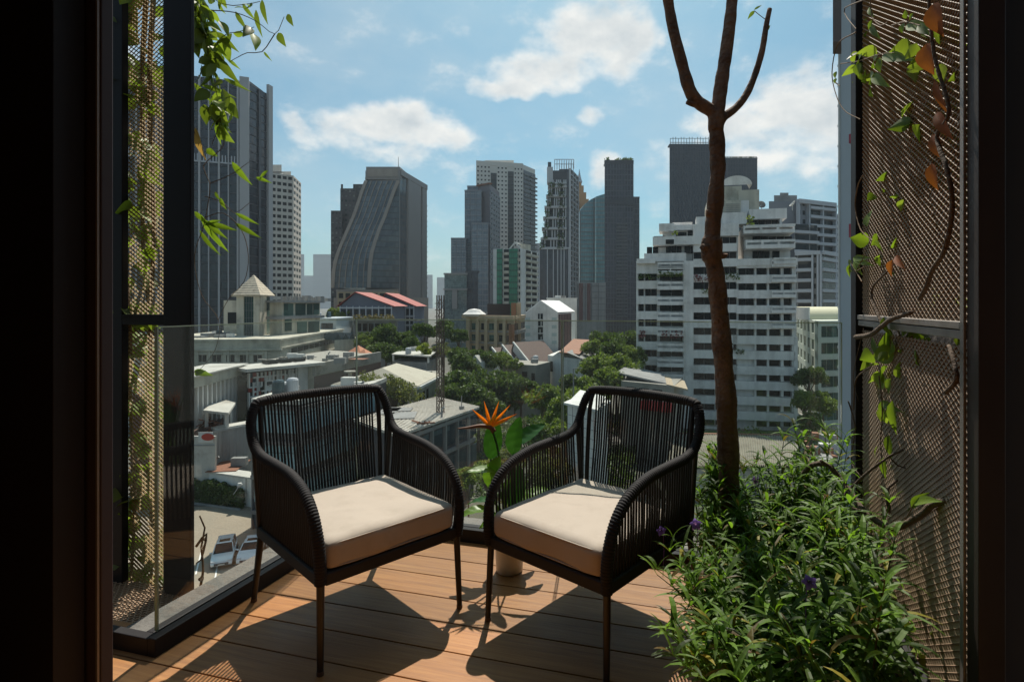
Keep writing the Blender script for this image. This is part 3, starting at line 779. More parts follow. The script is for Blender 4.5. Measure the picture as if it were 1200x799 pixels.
    for (tx, ty, dd, w, m) in ((553, 480, -.03, .0085, 0), (567, 470, .0, .0075, 0), (585, 470, .02, .0075, 0), (598, 475, -.01, .007, 0), (607, 485, .03, .008, 0), (602, 487, -.03, .006, 0)):
        tip = P(tx, ty, dd); b = MB(); d = (tip-h0); 
        nrm = camd; ovate(b, h0+V((0,0,.004)), d.normalized(), nrm, d.length*.98, w, cup=.5, curl=.10)
        b.build('petal', M_orange, e, smooth=True)
        b = MB(); ovate(b, h0+camd*.003+V((0,0,.002)), (d+V((0,0,-.008))).normalized(), nrm, d.length*.62, w*.75, cup=.4, curl=.05); b.build('petal', M_yellow, e, smooth=True)
strelitzia()

# ------------------------------------------------------------------ climbing vines
def vine(label, paths, leaves, m_leaf, name='climbing_vine', tw=.0025, group=None):
    """paths: stem polylines; leaves: (pos, dir, normal, L, w)"""
    e = empty(name, paths[0][0], label, 'vine', group); b = MB()
    for P in paths:
        c = crom(P, .03); n = len(c); b.tube(c, [tw*(1-.5*i/n) for i in range(n)], 6)
    b.build('stem', M_twig, e)
    b = MB()
    for (p, d, nn, L, w) in leaves: ovate(b, p, d, nn, L, w, cup=.25, curl=.5)
    if b.v: b.build('leaves', m_leaf, e, smooth=True)
    return e
def leafset(r, pts, n, L=(.05, .09), wr=.3, spread=.05, down=.5):
    out = []
    for i in range(n):
        k = r.randrange(len(pts)-1); p = pts[k].lerp(pts[k+1], r.random())+rdir(r)*spread*r.random()
        d = (rdir(r)+V((0, 0, -down))).normalized(); nn = rdir(r, .0, 1)
        if abs(nn.dot(d)) > .9: nn = V((1, 0, 0))
        l = r.uniform(*L); out.append((p, d, nn, l, l*wr*r.uniform(.8, 1.3)))
    return out
def vines():
    r = random.Random(21)
    A = lambda px, py, d: atp(px, py, d)
    # hanging vine, top left, beyond the black post
    D = 2.95
    p1 = [A(205, -60, D), A(228, 0, D), A(243, 50, D), A(252, 100, D), A(258, 140, D), A(248, 170, D-.05)]
    p2 = [A(222, -20, D), A(262, 5, D), A(290, 5, D), A(305, 2, D)]
    p3 = [A(243, 12, D), A(275, 15, D), A(300, 25, D), A(322, 40, D), A(333, 20, D)]
    p4 = [A(322, 40, D), A(307, 61, D), A(290, 62, D), A(270, 72, D)]
    p5 = [A(238, 70, D), A(262, 42, D), A(278, 38, D), A(298, 32, D)]
    L = leafset(r, p1[1:5], 80, (.05, .12), .22, .07, 1.1)+leafset(r, p1[:3], 80, (.05, .10), .28, .11, .8)+leafset(r, p2, 6, (.05, .09), .26, .02, .8)+leafset(r, p5, 7, (.05, .12), .24, .03, .9)
    def lf(px, py, qx, qy, w, d=D, nrm=V((0,-1,.2))):
        a = A(px, py, d); c = A(qx, qy, d-.02); return (a, (c-a).normalized(), nrm, (c-a).length, w)
    L += [lf(307, 0, 308, 26, .015), lf(300, 12, 301, 41, .014), lf(284, 5, 296, 22, .010), lf(276, 14, 286, 34, .012), lf(337, 17, 341, 29, .015), lf(326, 39, 332, 53, .019), lf(309, 61, 316, 70, .006),
          lf(254, 38, 275, 58, .017), lf(250, 50, 262, 64, .014), lf(255, 68, 275, 96, .022), lf(228, 98, 243, 118, .013), lf(236, 100, 272, 110, .012), lf(268, 70, 279, 80, .008), lf(262, 92, 290, 104, .010)]
    vine('leafy vine with long olive leaves hanging at the top left beside the black post', [p1, p2, p3, p4, p5], L, M_leafo)
    # second strand lower, thin with few leaves
    p1 = [A(258, 140, D), A(262, 170, D), A(238, 195, D), A(246, 215, D), A(240, 260, D), A(228, 300, D), A(236, 345, D), A(256, 375, D), A(252, 410, D), A(228, 440, D)]
    p2 = [A(246, 215, D), A(270, 205, D), A(292, 190, D)]; p3 = [A(240, 255, D), A(262, 250, D), A(283, 270, D), A(291, 300, D), A(286, 330, D), A(268, 350, D), A(256, 375, D)]
    p4 = [A(240, 230, D), A(262, 238, D), A(275, 250, D), A(292, 238, D)]
    L = [lf(272, 190, 290, 216, .016), lf(314, 200, 300, 210, .010), lf(300, 208, 316, 213, .009), lf(276, 262, 302, 278, .013), lf(276, 250, 300, 262, .010), lf(244, 262, 274, 268, .014), lf(240, 258, 262, 280, .014), lf(236, 252, 250, 290, .014),
         lf(234, 270, 252, 300, .012), lf(240, 264, 256, 256, .012), lf(246, 268, 262, 296, .013), lf(258, 232, 262, 245, .011), lf(228, 248, 240, 262, .012), lf(252, 225, 256, 235, .008), lf(256, 140, 252, 168, .018), lf(242, 175, 252, 182, .016), lf(264, 145, 260, 165, .014)]
    vine('thin bare vine curling down in front of the dark striped tower with yellow green leaves', [p1, p2, p3, p4], L, M_leafy, tw=.0022)
    vine('single large pale leaf poking past the black post on the left', [[A(222, 140, D-.1), A(226, 150, D-.1), A(229, 158, D-.1)]], [lf(229, 150, 232, 186, .020, D-.1, V((0,-1,0)))], mat('peach_leaf', (.42, .25, .13), .7, .1, 20., trans=.4), name='leaf_sprig')
    vine('bright green leaf above the mansion wall at the left post', [[A(222, 440, D), A(228, 436, D), A(232, 434, D)]], [lf(228, 434, 246, 440, .016), lf(228, 438, 238, 434, .016)], M_leafy, name='leaf_sprig')
    vine('dry woody tendril rising in front of the car park at the left', [[A(232, 700, 2.75), A(238, 668, 2.75), A(236, 640, 2.75), A(240, 618, 2.75), A(234, 604, 2.75)], [A(230, 640, 2.75), A(242, 625, 2.75), A(236, 655, 2.75), A(230, 660, 2.75)]], leafset(r, [A(236, 690, 2.75), A(240, 620, 2.75)], 7, (.015, .03), .4, .02), M_barkd, tw=.006)
    # foliage behind the left screen
    for i, (x0, lab, m, n) in enumerate(((150, 'dark olive vine leaves crowding behind the left mesh screen, far side', M_leafo, 170), (182, 'yellow green vine leaves behind the left mesh screen, near the post', M_leafy, 120))):
        pts = [A(x0+r.uniform(-8, 8), y, 2.95+r.uniform(-.1, .2)) for y in (-40, 80, 180, 280, 380, 480, 580, 690)]
        L = leafset(r, pts, n, (.06, .12), .38, .12, .6)
        vine(lab, [pts, [p+V((.06, .05, 0)) for p in pts]], L, m, tw=.012)
    # right screen: fresh leaves in front
    X = .60
    def S(px, py, x=X):   # point on plane X = x seen at pixel
        a = math.atan((px-CX)/FP)-YAW; y = x/math.tan(a); d = (-x*math.sin(YAW)+y*math.cos(YAW))/K; return V((x, y, zat(py, d)))
    def lr(px, py, qx, qy, w, x=X, nrm=V((-1,-.6,.2))):
        a = S(px, py, x); c = S(qx, qy, x-.01); return (a, (c-a).normalized(), nrm, (c-a).length, w)
    vine('yellow green leaves at the upper far edge of the right mesh screen', [[S(985, 75), S(1005, 72), S(1030, 64), S(1048, 62)], [S(1020, 0), S(1022, 20), S(1032, 30), S(1040, 26)], [S(1045, 30), S(1060, 26), S(1078, 30)]],
         [lr(1010, 64, 994, 80, .022), lr(1006, 74, 1003, 90, .022), lr(1028, 66, 1013, 80, .020), lr(1024, 86, 1012, 99, .022), lr(1022, 88, 1031, 98, .018), lr(1034, 66, 1054, 64, .018), lr(1030, 70, 1028, 84, .014), lr(1022, 24, 1016, 40, .015), lr(1020, 30, 1024, 43, .012),
          lr(1018, 10, 1019, 18, .010), lr(1062, 22, 1059, 12, .010), lr(1062, 30, 1078, 28, .016), lr(1058, 28, 1055, 38, .012), lr(1076, 30, 1082, 38, .012), lr(1070, 16, 1064, 24, .008)], M_leafy)
    vine('cluster of bright leaves sticking out past the far edge of the right screen', [[S(1010, 330), S(1003, 318), S(996, 306)], [S(1003, 318), S(1014, 312)], [S(1003, 318), S(1013, 300)]],
         [lr(998, 306, 986, 318, .020), lr(996, 310, 992, 326, .015), lr(1002, 304, 1004, 320, .016), lr(1000, 304, 1008, 300, .015), lr(1000, 302, 1010, 308, .015)], M_leafy)
    vine('wiry bare tendril looping over the sky at the far edge of the right screen', [[S(1012, 0), S(990, 10, .62), S(992, 20, .62), S(1003, 34)], [S(1003, 38), S(982, 52, .58), S(975, 85, .57), S(980, 112, .57), S(990, 130, .58), S(1008, 140)], [S(978, 96, .57), S(984, 101, .57)], [S(1012, 205), S(1006, 215), S(1002, 240), S(1008, 268), S(1022, 282)]],
         [lr(980, 84, 977, 92, .013, .57), lr(980, 92, 977, 98, .012, .57)], M_leafo, tw=.003)
    vine('string of long yellow leaves hanging on the lower right mesh', [[S(1030, 440), S(1034, 480), S(1032, 520), S(1036, 560)]],
         [lr(1044, 444, 1032, 466, .018, .61), lr(1046, 470, 1041, 512, .020, .61), lr(1034, 470, 1030, 494, .014, .61), lr(1042, 510, 1038, 538, .018, .61), lr(1036, 536, 1032, 562, .017, .61), lr(1022, 395, 1026, 425, .012, .61), lr(1032, 470, 1044, 480, .014, .61)], M_leafy)
    vine('single curled bright leaf in front of the lower right mesh', [[S(1060, 610), S(1066, 600), S(1072, 590)]], [lr(1072, 590, 1086, 577, .016, .60, V((-1,-.3,.8))), lr(1068, 594, 1076, 578, .014)], M_leafy, name='leaf_sprig')
    for i, (a, lab) in enumerate((((1094, 5, 1096, 40, .026), 'orange dry leaf, topmost on the right mesh screen'), ((1086, 52, 1086, 86, .028), 'broad orange dry leaf hanging second from the top of the right screen'), ((1095, 95, 1101, 132, .010), 'thin rolled dry leaf between the broad orange leaf and the pale ones'),
                                  ((1098, 132, 1106, 160, .016), 'pale curled dry leaf halfway up the upper right mesh'), ((1094, 158, 1099, 186, .018), 'brown dry leaf below the pale curled one'), ((1092, 192, 1092, 222, .017), 'greyish dry leaf near the middle of the upper right mesh'),
                                  ((1046, 305, 1040, 325, .016), 'small rust red leaf beside the thick twig on the right mesh'), ((1050, 300, 1054, 313, .013), 'rust red leaf just above the thick twig'))):
        q = S(a[0], a[1], .60); e = empty('dry_leaf', q, lab, 'leaf'); b = MB(); l = lr(*a); ovate(b, l[0], l[1], l[2], l[3], l[4], cup=.5, curl=.5); b.build('blade', M_dry, e, smooth=True)
        b = MB(); b.tube([q, q+V((.02, .01, .015))], .0014, 5); b.build('stalk', M_twig, e)
    def branch(label, paths, r0, r1, m=M_barkd):
        e = empty('woody_vine', paths[0][0], label, 'branch'); b = MB()
        for k, P in enumerate(paths):
            c = crom(P, .012); n = len(c); f = 1 if k == 0 else .5
            b.tube(c, [f*(r0+(r1-r0)*i/n)*(1+.18*noise.noise(V((i*.45, k*9, r0*300)))) for i in range(n)], 9)
        for i in range(len(b.v)): b.v[i] = b.v[i]+V((1, 1, 1))*noise.noise(V(b.v[i])*60)*.0015
        b.build('stem', m, e, smooth=True)
    T = lambda px, py, d: atp(px, py, d)
    branch('arched woody vine stem rising out of the leafy bed and up to the mesh', [[T(940, 556, 2.35), T(952, 545, 2.3), T(970, 545, 2.25), T(990, 568, 2.2), T(1015, 600, 2.05), T(1045, 618, 1.95), T(1075, 606, 1.85), T(1095, 590, 1.80), T(1118, 586, 1.72)], [T(1015, 600, 2.05), T(1000, 596, 2.0)], [T(970, 545, 2.25), T(962, 540, 2.2)]], .0085, .011)
    branch('straight woody twig slanting up from the bed across the mesh', [[T(975, 600, 2.2), T(990, 580, 2.2), T(1015, 555, 2.15), T(1042, 535, 2.1), T(1058, 527, 2.05)], [T(1042, 535, 2.1), T(1052, 545, 2.1), T(1062, 548, 2.1)]], .006, .004)
    branch('short forked stem standing against the lower right mesh', [[T(1042, 600, 2.05), T(1040, 575, 2.05), T(1045, 568, 2.05), T(1052, 562, 2.05)]], .006, .004)
    branch('thick brown vine stem crossing the middle rail of the right screen', [[S(1003, 395), S(1020, 392, .6), S(1034, 382, .6), S(1045, 374, .6), S(1068, 366, .62)], [S(1034, 382, .6), S(1022, 350, .6), S(1024, 335), S(1040, 318)]], .010, .007)
    branch('dark vine stem climbing the upper right mesh', [[S(1078, 350, .615), S(1086, 335, .61), S(1092, 318, .61), S(1108, 290, .61), S(1116, 240, .61), S(1110, 200, .6), S(1098, 160, .6), S(1112, 130, .61), S(1096, 70, .6), S(1090, 20, .6), S(1088, -30, .6)]], .007, .004)
    branch('thin stem hooked on the lower right mesh', [[S(1112, 405, .62), S(1118, 425, .61), S(1121, 445, .61), S(1108, 460, .61)]], .005, .006)
    branch('wispy vine stem dropping beside the far post of the right screen', [[S(1020, 430), S(1003, 445), S(1000, 480), S(994, 470, .58), S(1002, 500), S(998, 540), S(1010, 560)], [S(1012, 385), S(1000, 440, .58), S(1006, 470)]], .003, .002)
    # foliage behind the right screen
    for (x, ys, n, m, lab) in ((.73, (-40, 250), 210, M_leafo, 'olive vine leaves seen through the upper right mesh'), (.76, (150, 420), 170, M_leafy, 'yellow green vine leaves seen through the mesh around the middle rail'), (.74, (380, 700), 190, M_leafo, 'dim green vine leaves behind the lower right mesh')):
        pts = []
        for k in range(8):
            y = r.uniform(1.8, 2.65); pts.append(V((x+r.uniform(-.06, .06), y, H-( ys[0]+(ys[1]-ys[0])*k/7-HZ)/FP*2.3)))
        vine(lab, [pts], leafset(r, pts, n, (.04, .08), .4, .16, .4), m, tw=.006)
vines()
# ------------------------------------------------------------------ the city
M_win = window_mat('window_glass'); M_wind = window_mat('window_dark', (.012, .014, .016), (.07, .06, .05), .2)
M_wing = window_mat('window_green', (.02, .06, .05), (.12, .22, .18), .5); M_winb = window_mat('window_blue', (.03, .06, .08), (.12, .18, .2), .4)
M_white = mat('white_render', (.66, .66, .63), .8, .08, .4, streak=.25, dirt=(.42, .41, .38), dscale=.15)
M_whitec = mat('condo_white', (.76, .735, .70), .8, .07, .5, streak=.22, dirt=(.45, .43, .40), dscale=.3)
M_cream = mat('cream_render', (.52, .49, .40), .85, .12, .3, streak=.4, dirt=(.22, .21, .17), dscale=.25)
M_greyc = mat('grey_concrete', (.27, .27, .265), .85, .15, .2, streak=.35, dirt=(.15, .145, .14), dscale=.2)
M_taupe = mat('taupe_cladding', (.27, .25, .24), .6, .08, .1)
M_stone = mat('brown_stone', (.33, .28, .24), .7, .15, .2, streak=.2)
M_dgrey = mat('dark_cladding', (.055, .055, .065), .5, .1, .1)
M_fin = mat('pale_fin', (.42, .44, .47), .6, .08, .2)
M_mull = mat('mullion', (.12, .12, .125), .5, .1, .5)
M_roofw = mat('white_roof', (.48, .465, .425), .8, .25, .5, dirt=(.22, .20, .165), dscale=.35)
M_roofr = mat('red_roof', (.27, .040, .028), .7, .15, .8, streak=.1)
M_roofb = mat('brown_tiles', (.12, .075, .062), .8, .25, 2.)
M_roofo = mat('orange_roof', (.27, .12, .07), .8, .3, 1.)
M_slab = mat('stained_slab', (.30, .285, .25), .9, .25, .3, dirt=(.13, .12, .10), dscale=.3)
M_rust = mat('rust', (.22, .09, .05), .8, .35, 4.)
M_beige = mat('beige_render', (.47, .37, .24), .85, .1, .3, streak=.25)
M_brownp = mat('brown_panel', (.25, .12, .06), .7, .1, .5)
M_treeg = mat('tree_leaf', (.075, .115, .028), .6, .35, .6, trans=.35, island=.5)
M_treel = mat('light_tree_leaf', (.135, .185, .042), .6, .35, .6, trans=.4, island=.45)
M_treey = mat('yellow_tree_leaf', (.21, .25, .03), .6, .25, .6, trans=.4, island=.4)
M_treeo = mat('sparse_tree_leaf', (.15, .165, .06), .6, .3, .6, trans=.35, island=.45)

class Face:
    """a wall plane: A (left) -> B (right) as seen from the balcony"""
    def __init__(s, A, B):
        s.A = V((A.x, A.y, 0)); s.B = V((B.x, B.y, 0)); s.w = (s.B-s.A).length; s.U = (s.B-s.A)/s.w; s.N = V((s.U.y, -s.U.x, 0)); s.Z = V((0,0,1))
    def u(s, px):
        d = FWD+RGT*((px-CX)/FP); den = d.x*(-s.U.y)+d.y*s.U.x       # A + u U = t d
        den = -(s.U.x*d.y - s.U.y*d.x)
        t = (s.U.x*s.A.y-s.U.y*s.A.x)/(s.U.x*d.y-s.U.y*d.x); P = d*t; return (P-s.A).dot(s.U)
    def d(s, u): return (s.A+s.U*u).dot(FWD)/K
    def z(s, py, px=None, u=None):
        if u is None: u = s.u(px) if px is not None else s.w/2
        return zat(py, s.d(u))
    def box(s, mb, u0, u1, z0, z1, n0, n1): mb.frame_box(s.A, s.U, s.N, s.Z, u0, u1, n0, n1, z0, z1)
    def pbox(s, mb, x0, x1, y0, y1, n0, n1):   # pixel columns/rows (rows at the middle of the piece)
        u0, u1 = s.u(x0), s.u(x1); um = (u0+u1)/2; s.box(mb, u0, u1, s.z(y1, u=um), s.z(y0, u=um), n0, n1)
    def panel(s, mb, u0, u1, z0, z1, n):
        a = s.A+s.U*u0+s.N*n; b = s.A+s.U*u1+s.N*n
        mb.quad(a+s.Z*z0, b+s.Z*z0, b+s.Z*z1, a+s.Z*z1, uv=[(u0, z0), (u1, z0), (u1, z1), (u0, z1)])
def building(name, label, loc, cat='building', group=None): return empty(name, V((loc.x, loc.y, GZ)), label, cat, group)
WB = {}
def windows(parent, rects, m=None, name='window', group=None, cap=100):
    """rects: (face, u0, u1, z0, z1, n) - each a thin glazed box of its own; beyond the cap one mesh"""
    m = m or M_win
    cnt = WB.get(parent.name, 0); rest = MB()
    for k, (F, u0, u1, z0, z1, n) in enumerate(rects):
        if cnt < cap:
            b = MB(); F.box(b, u0, u1, z0, z1, n, n+.06); b.build(name, m, parent); cnt += 1
        else: F.box(rest, u0, u1, z0, z1, n, n+.06)
    WB[parent.name] = cnt
    if rest.v: tag(rest.build('window_field', m, parent), kind='stuff')
def grid_face(mb, F, z0, z1, cols, rows, wf=.6, hf=.55, proud=.3, u0=0., u1=None, sill=.25, ext=0.):
    """piers and spandrels round a grid of openings; returns the openings"""
    u1 = F.w if u1 is None else u1; cw = (u1-u0)/cols; ch = (z1-z0)/rows; out = []
    for j in range(rows+1):
        a = z0+j*ch-(ch*(1-hf)-ch*sill if j else 0); b_ = z0+j*ch+(ch*sill if j < rows else 0)
        if j == rows: a = z0+rows*ch-ch*(1-hf-sill); b_ = z1
        F.box(mb, u0-ext, u1+ext, a, b_, 0, proud)
    for i in range(cols+1):
        a = u0+i*cw-cw*(1-wf)/2; b_ = u0+i*cw+cw*(1-wf)/2
        a = max(a, u0); b_ = min(b_, u1); F.box(mb, a, b_, z0, z1, 0, proud-.02)
    for j in range(rows):
        for i in range(cols):
            out.append((F, u0+i*cw+cw*(1-wf)/2+.03, u0+(i+1)*cw-cw*(1-wf)/2-.03, z0+j*ch+ch*sill+.02, z0+j*ch+ch*(sill+hf)-.02, .03))
    return out
def rfoot(L, N, Rr):
    b = L+Rr-N; return [N, Rr, b, L]
def foot2(L, Rr, depth):
    D = L if L.dot(RGT) > 0 else (Rr if Rr.dot(RGT) < 0 else FWD)
    D = V((D.x, D.y, 0)).normalized(); L, Rr = V((L.x, L.y, 0)), V((Rr.x, Rr.y, 0)); return [L, Rr, Rr+D*depth, L+D*depth]

# ---- far left striped tower
def striped_tower():
    L, N, Rr = at(118, 205), at(290, 222), at(317, 236); e = building('tower', 'tall dark tower with pale vertical fins at the far left, behind the vines', N)
    zt = zat(93, 222); b = MB(); b.prism(rfoot(L, N, Rr), GZ, zt-1.2); b.build('core', M_dgrey, e)
    F = Face(L, N); F2 = Face(N, Rr)
    cm = curtain_mat('striped_glass', (.018, .020, .026), (.055, .062, .075), 1.1, 3.15, span=.28, spancol=(.03, .03, .036), line=(.06, .06, .07))
    b = MB(); F.panel(b, 0, F.w, GZ, zt-1.2, .05); F2.panel(b, 0, F2.w, GZ, zt-1.5, .05); b.build('curtain_wall', cm, e)
    b = MB(); zb0, zb1 = F.z(190, 255), F.z(182, 255)
    k = 0; x = 133
    us = [F.u(p) for p in (135, 147, 160, 172, 184, 196, 208, 221, 234, 245, 257, 268, 279)]
    for i, u in enumerate(us):
        w = .6 if i % 2 == 0 else .35
        F.box(b, u-w/2, u+w/2, GZ, zt-1, .05, .8)
    F.box(b, F.w-2.4, F.w+.6, GZ, zt+.4, .05, .95); 
    F2.box(b, F2.w-2.4, F2.w, GZ, zt+2.2, .05, 1.0)
    b.build('fin', mat('striped_fin', (.37, .37, .375), .6, .08, .2), e)
    b = MB(); u = 0
    while u < F.w-3: F.box(b, u, u+.35, zb0, zb1, .06, .5); u += .95
    F.box(b, 0, F.w-2.4, zb0-.5, zb0, .05, .5); b.build('louvre_band', M_fin, e)
    b = MB()
    for j in range(33):
        z = GZ+3+j*3.15
        if z < zt-2: F.box(b, 0, F.w, z, z+.3, .05, .30); F2.box(b, 0, F2.w-2.4, z, z+.3, .05, .28)
    F2.box(b, F2.w*.42, F2.w*.52, GZ, zt-1.5, .05, .55)
    b.build('floor_band', M_dgrey, e)
    b = MB(); b.prism([p for p in rfoot(at(276, 226), at(290, 224), at(308, 236))], zt-1.2, zt+.6); b.build('parapet', M_dgrey, e)
striped_tower()
def grid_tower(name, label, L, N, Rr, ytop, c1, r1, c2, wf=.6, hf=.5, m=M_white, wm=M_wind, roof=(), ybot=None, fh=3.1, dark_bays=(), proud=.35):
    dN = (N.dot(FWD)/K); zt = zat(ytop, dN); e = building(name, label, N)
    b = MB(); fp = rfoot(L, N, Rr); b.prism(fp, GZ, zt); b.build('core', m, e)
    F, F2 = Face(L, N), Face(N, Rr); b = MB(); rows = r1; z0 = zt-rows*fh-.8
    o1 = grid_face(b, F, z0, zt, c1, rows, wf, hf, proud, ext=proud-.02 if Rr is not None else 0); o2 = grid_face(b, F2, z0, zt, c2, rows, wf, hf, proud) if c2 else []
    b.build('facade_grid', m, e); o1 = list(reversed(o1)); o2 = list(reversed(o2))
    windows(e, o1, wm); windows(e, o2, wm)
    for (x0, x1, y0) in roof:
        A, B = at(x0, dN+4), at(x1, dN+4); bb = MB(); bb.prism(foot2(A, B, 6), zt-.1, zat(y0, dN)); bb.build('roof_block', m, e)
    return e, F, F2, zt
grid_tower('tower', 'slim pale office tower with rows of small dark windows beside the dark striped tower', at(304, 290), at(343, 300), at(352, 318), 206, 6, 22, 3, .72, .5, mat('pale_concrete_tower', (.60, .56, .50), .8, .08, .3, streak=.15), M_wind, roof=((316, 341, 199), (316, 330, 191)))
# ---- dark tower behind the curved one
def dark_step():
    e = building('tower', 'dark brown stepped tower behind the curved glass building', at(405, 420)); M = mat('dark_brown_tower', (.05, .042, .045), .7, .1, .2)
    rects = []
    for (x0, x1, y, d, c) in ((388, 401, 247, 425, 3), (399, 417, 221, 432, 4), (414, 434, 216, 440, 4)):
        F = Face(at(x0, d), at(x1, d)); zt = zat(y, d); b = MB(); b.prism(foot2(at(x0, d), at(x1, d), 22), GZ, zt-.5); b.build('block', M, e)
        b = MB(); rr = int((zt+10)/3.4); o = grid_face(b, F, zt-rr*3.4, zt, c, rr, .55, .45, .3); b.build('facade_grid', M, e)
        rects += list(reversed(o))[:60]
    b = MB(); b.box(0,0,0,0,0,0) if False else None
    windows(e, rects, window_mat('dim_windows', (.03, .035, .04), (.30, .29, .27), .7))
    b = MB(); p = at(402, 434); b.prism(foot2(at(399.5, 436), at(402, 436), 2), zat(221, 436), zat(216, 436)); b.build('roof_block', M, e)
dark_step()
# ---- curved glass building
def curved():
    d = 350.; e = building('tower', 'tower with a glass front that sweeps outward like a wave towards its foot', at(450, d))
    F = Face(at(395, d), at(468, d)); D = 44.
    prof = [(197, 430, 468), (212, 429.5, 467), (225, 425, 462), (240, 421, 457.5), (255, 417, 453), (270, 412, 448), (285, 407.5, 444.5), (297, 404, 442), (308, 401.5, 441), (320, 400, 440.5), (338, 399.2, 440)]
    # side wall silhouette: the glazed front also leans towards us at the foot
    def pt(px, py, n): 
        u = F.u(px); return F.A+F.U*u+F.N*n+V((0,0,zat(py, d)))
    lean = [0, 0, .6, 1.6, 3., 4.8, 7, 8.6, 9.6, 10.2, 10.6]
    b = MB()
    for i in range(1, len(prof)-1):
        (y0, l0, r0), (y1, l1, r1) = prof[i], prof[i+1]; n = 6
        z0, z1 = zat(y0, d), zat(y1, d)
        for k in range(n):
            a, c = k/n, (k+1)/n
            P = [pt(l1+(r1-l1)*a, y1, lean[i+1]), pt(l1+(r1-l1)*c, y1, lean[i+1]), pt(l0+(r0-l0)*c, y0, lean[i]), pt(l0+(r0-l0)*a, y0, lean[i])]
            b.quad(*P, uv=[(a*18, z1), (c*18, z1), (c*18, z0), (a*18, z0)])
    b.build('curved_glass', curtain_mat('curved_glass', (.045, .06, .075), (.19, .235, .26), 1.5, 3.3, span=.12, spancol=(.09, .10, .11), line=(.10, .10, .10), rough=.1, lw=.05), e)
    b = MB()
    for k in range(7):
        P = [pt(l+(r-l)*k/6, y, lean[i]+.15) for i, (y, l, r) in enumerate(prof) if i >= 1]
        w = 1.9 if k in (0, 6) else .45
        for p, q in zip(P, P[1:]): 
            x = F.U*w/2; n = F.N*(.8 if k in (0, 6) else .4); s = len(b.v)
            b.v += [p-x, p+x, q+x, q-x, p-x+n, p+x+n, q+x+n, q-x+n]; b.f += [(s+4,s+5,s+6,s+7), (s,s+3,s+7,s+4), (s+1,s+5,s+6,s+2)]
    b.build('rib', M_stone, e)
    # body behind
    b = MB(); pr = [pt(l, y, lean[i]-.3) for i, (y, l, r) in enumerate(prof)]; pr2 = [pt(r+.3, y, lean[i]-.3) for i, (y, l, r) in enumerate(prof)]
    n0 = len(b.v); 
    m = len(pr)
    back = -D
    def bk(p): return V((p.x, p.y, p.z))-F.N*((p-F.A).dot(F.N)-back)
    L0 = [p.copy() for p in pr]; L1 = [bk(p) for p in pr]; R0 = [p.copy() for p in pr2]; 
    xr = F.u(468); R1 = []
    # flat right flank (glass terraces seen under the curve)
    for i in range(m-1):
        b.quad(R0[i+1], F.A+F.U*xr+V((0,0,R0[i+1].z)), F.A+F.U*xr+V((0,0,R0[i].z)), R0[i], uv=[(0, R0[i+1].z), (15, R0[i+1].z), (15, R0[i].z), (0, R0[i].z)])
        b.quad(L1[i+1], L0[i+1], L0[i], L1[i], uv=[(0, L0[i+1].z), (30, L0[i+1].z), (30, L0[i].z), (0, L0[i].z)])
    b.build('side_glass', curtain_mat('curved_side', (.035, .045, .05), (.11, .13, .14), 1.6, 3.3, span=.2, spancol=(.05, .05, .05), line=(.08, .08, .08)), e)
    b = MB(); F.box(b, F.u(430)-.2, F.u(468)+.5, zat(208, d), zat(196, d), -D, .8); F.box(b, F.u(428), F.u(468)+.3, zat(210.5, d), zat(208, d), -D, .3)
    b.build('crown', M_taupe, e)
    b = MB(); F.box(b, F.u(431.5), F.u(466.5), zat(207, d), zat(198.5, d), .8, 1.0); b.build('louvre_panel', M_stone, e)
    # right hand side block
    Nn = F.A+F.U*(F.u(468)); Rr = at(499, d+46); F2 = Face(Nn, Rr); zt = zat(197, d)
    b = MB(); fp = [Nn-F.N*0, Rr, Rr-F.U*30, Nn-F.U*30-F.N*2]; b.prism([Nn, Rr, Rr-F.U*26, Nn-F.U*20-F.N*2], GZ, zt-1); b.build('core', M_taupe, e)
    b = MB(); F2.panel(b, F2.w*.02, F2.w*.25, GZ, zt-1, .06); F2.panel(b, F2.w*.74, F2.w*.80, GZ, zt-9, .06); b.build('glass_strip', curtain_mat('curved_strip', (.04, .045, .05), (.12, .13, .14), 1.5, 3.3, span=.3, spancol=(.1, .095, .09)), e)
    b = MB(); F2.box(b, F2.w*.26, F2.w*.73, GZ, zt-4, .0, 1.0); F2.box(b, 0, F2.w, zt-4, zt-.9, .0, 1.2)
    F2.box(b, F2.w*.81, F2.w, GZ, zt-3.9, 0, .8); b.build('flank_wall', M_taupe, e)
    b = MB(); j = GZ+14
    F3 = Face(Rr, Rr+(F2.U*14)); 
    while j < zt-12: F2.box(b, F2.w, F2.w+2.2, j, j+.5, -6, .4); j += 3.3
    b.build('balcony_fin', M_taupe, e)
    b = MB(); q = F.A+F.U*F.u(461)-F.N*10; b.tube([V((q.x, q.y, zt)), V((q.x, q.y, zt+9))], [.25, .1], 6); b.build('mast', M_greyc, e)
    # podium
    P = Face(at(391, d-18), at(502, d-18)); b = MB(); zt2 = zat(338, d-18)
    b.prism(foot2(at(391, d-18), at(502, d-18), 16), GZ, zat(349, d-18)); b.prism(foot2(at(394, d-16), at(466, d-16), 12), GZ, zt2-.5); b.build('podium', M_stone, e)
    b = MB(); o = grid_face(b, P, zat(362, d-18), zat(342, d-18), 9, 2, .7, .6, .6, u0=P.u(396), u1=P.u(468)); b.build('podium_frame', M_beige, e); windows(e, o, M_wind)
curved()
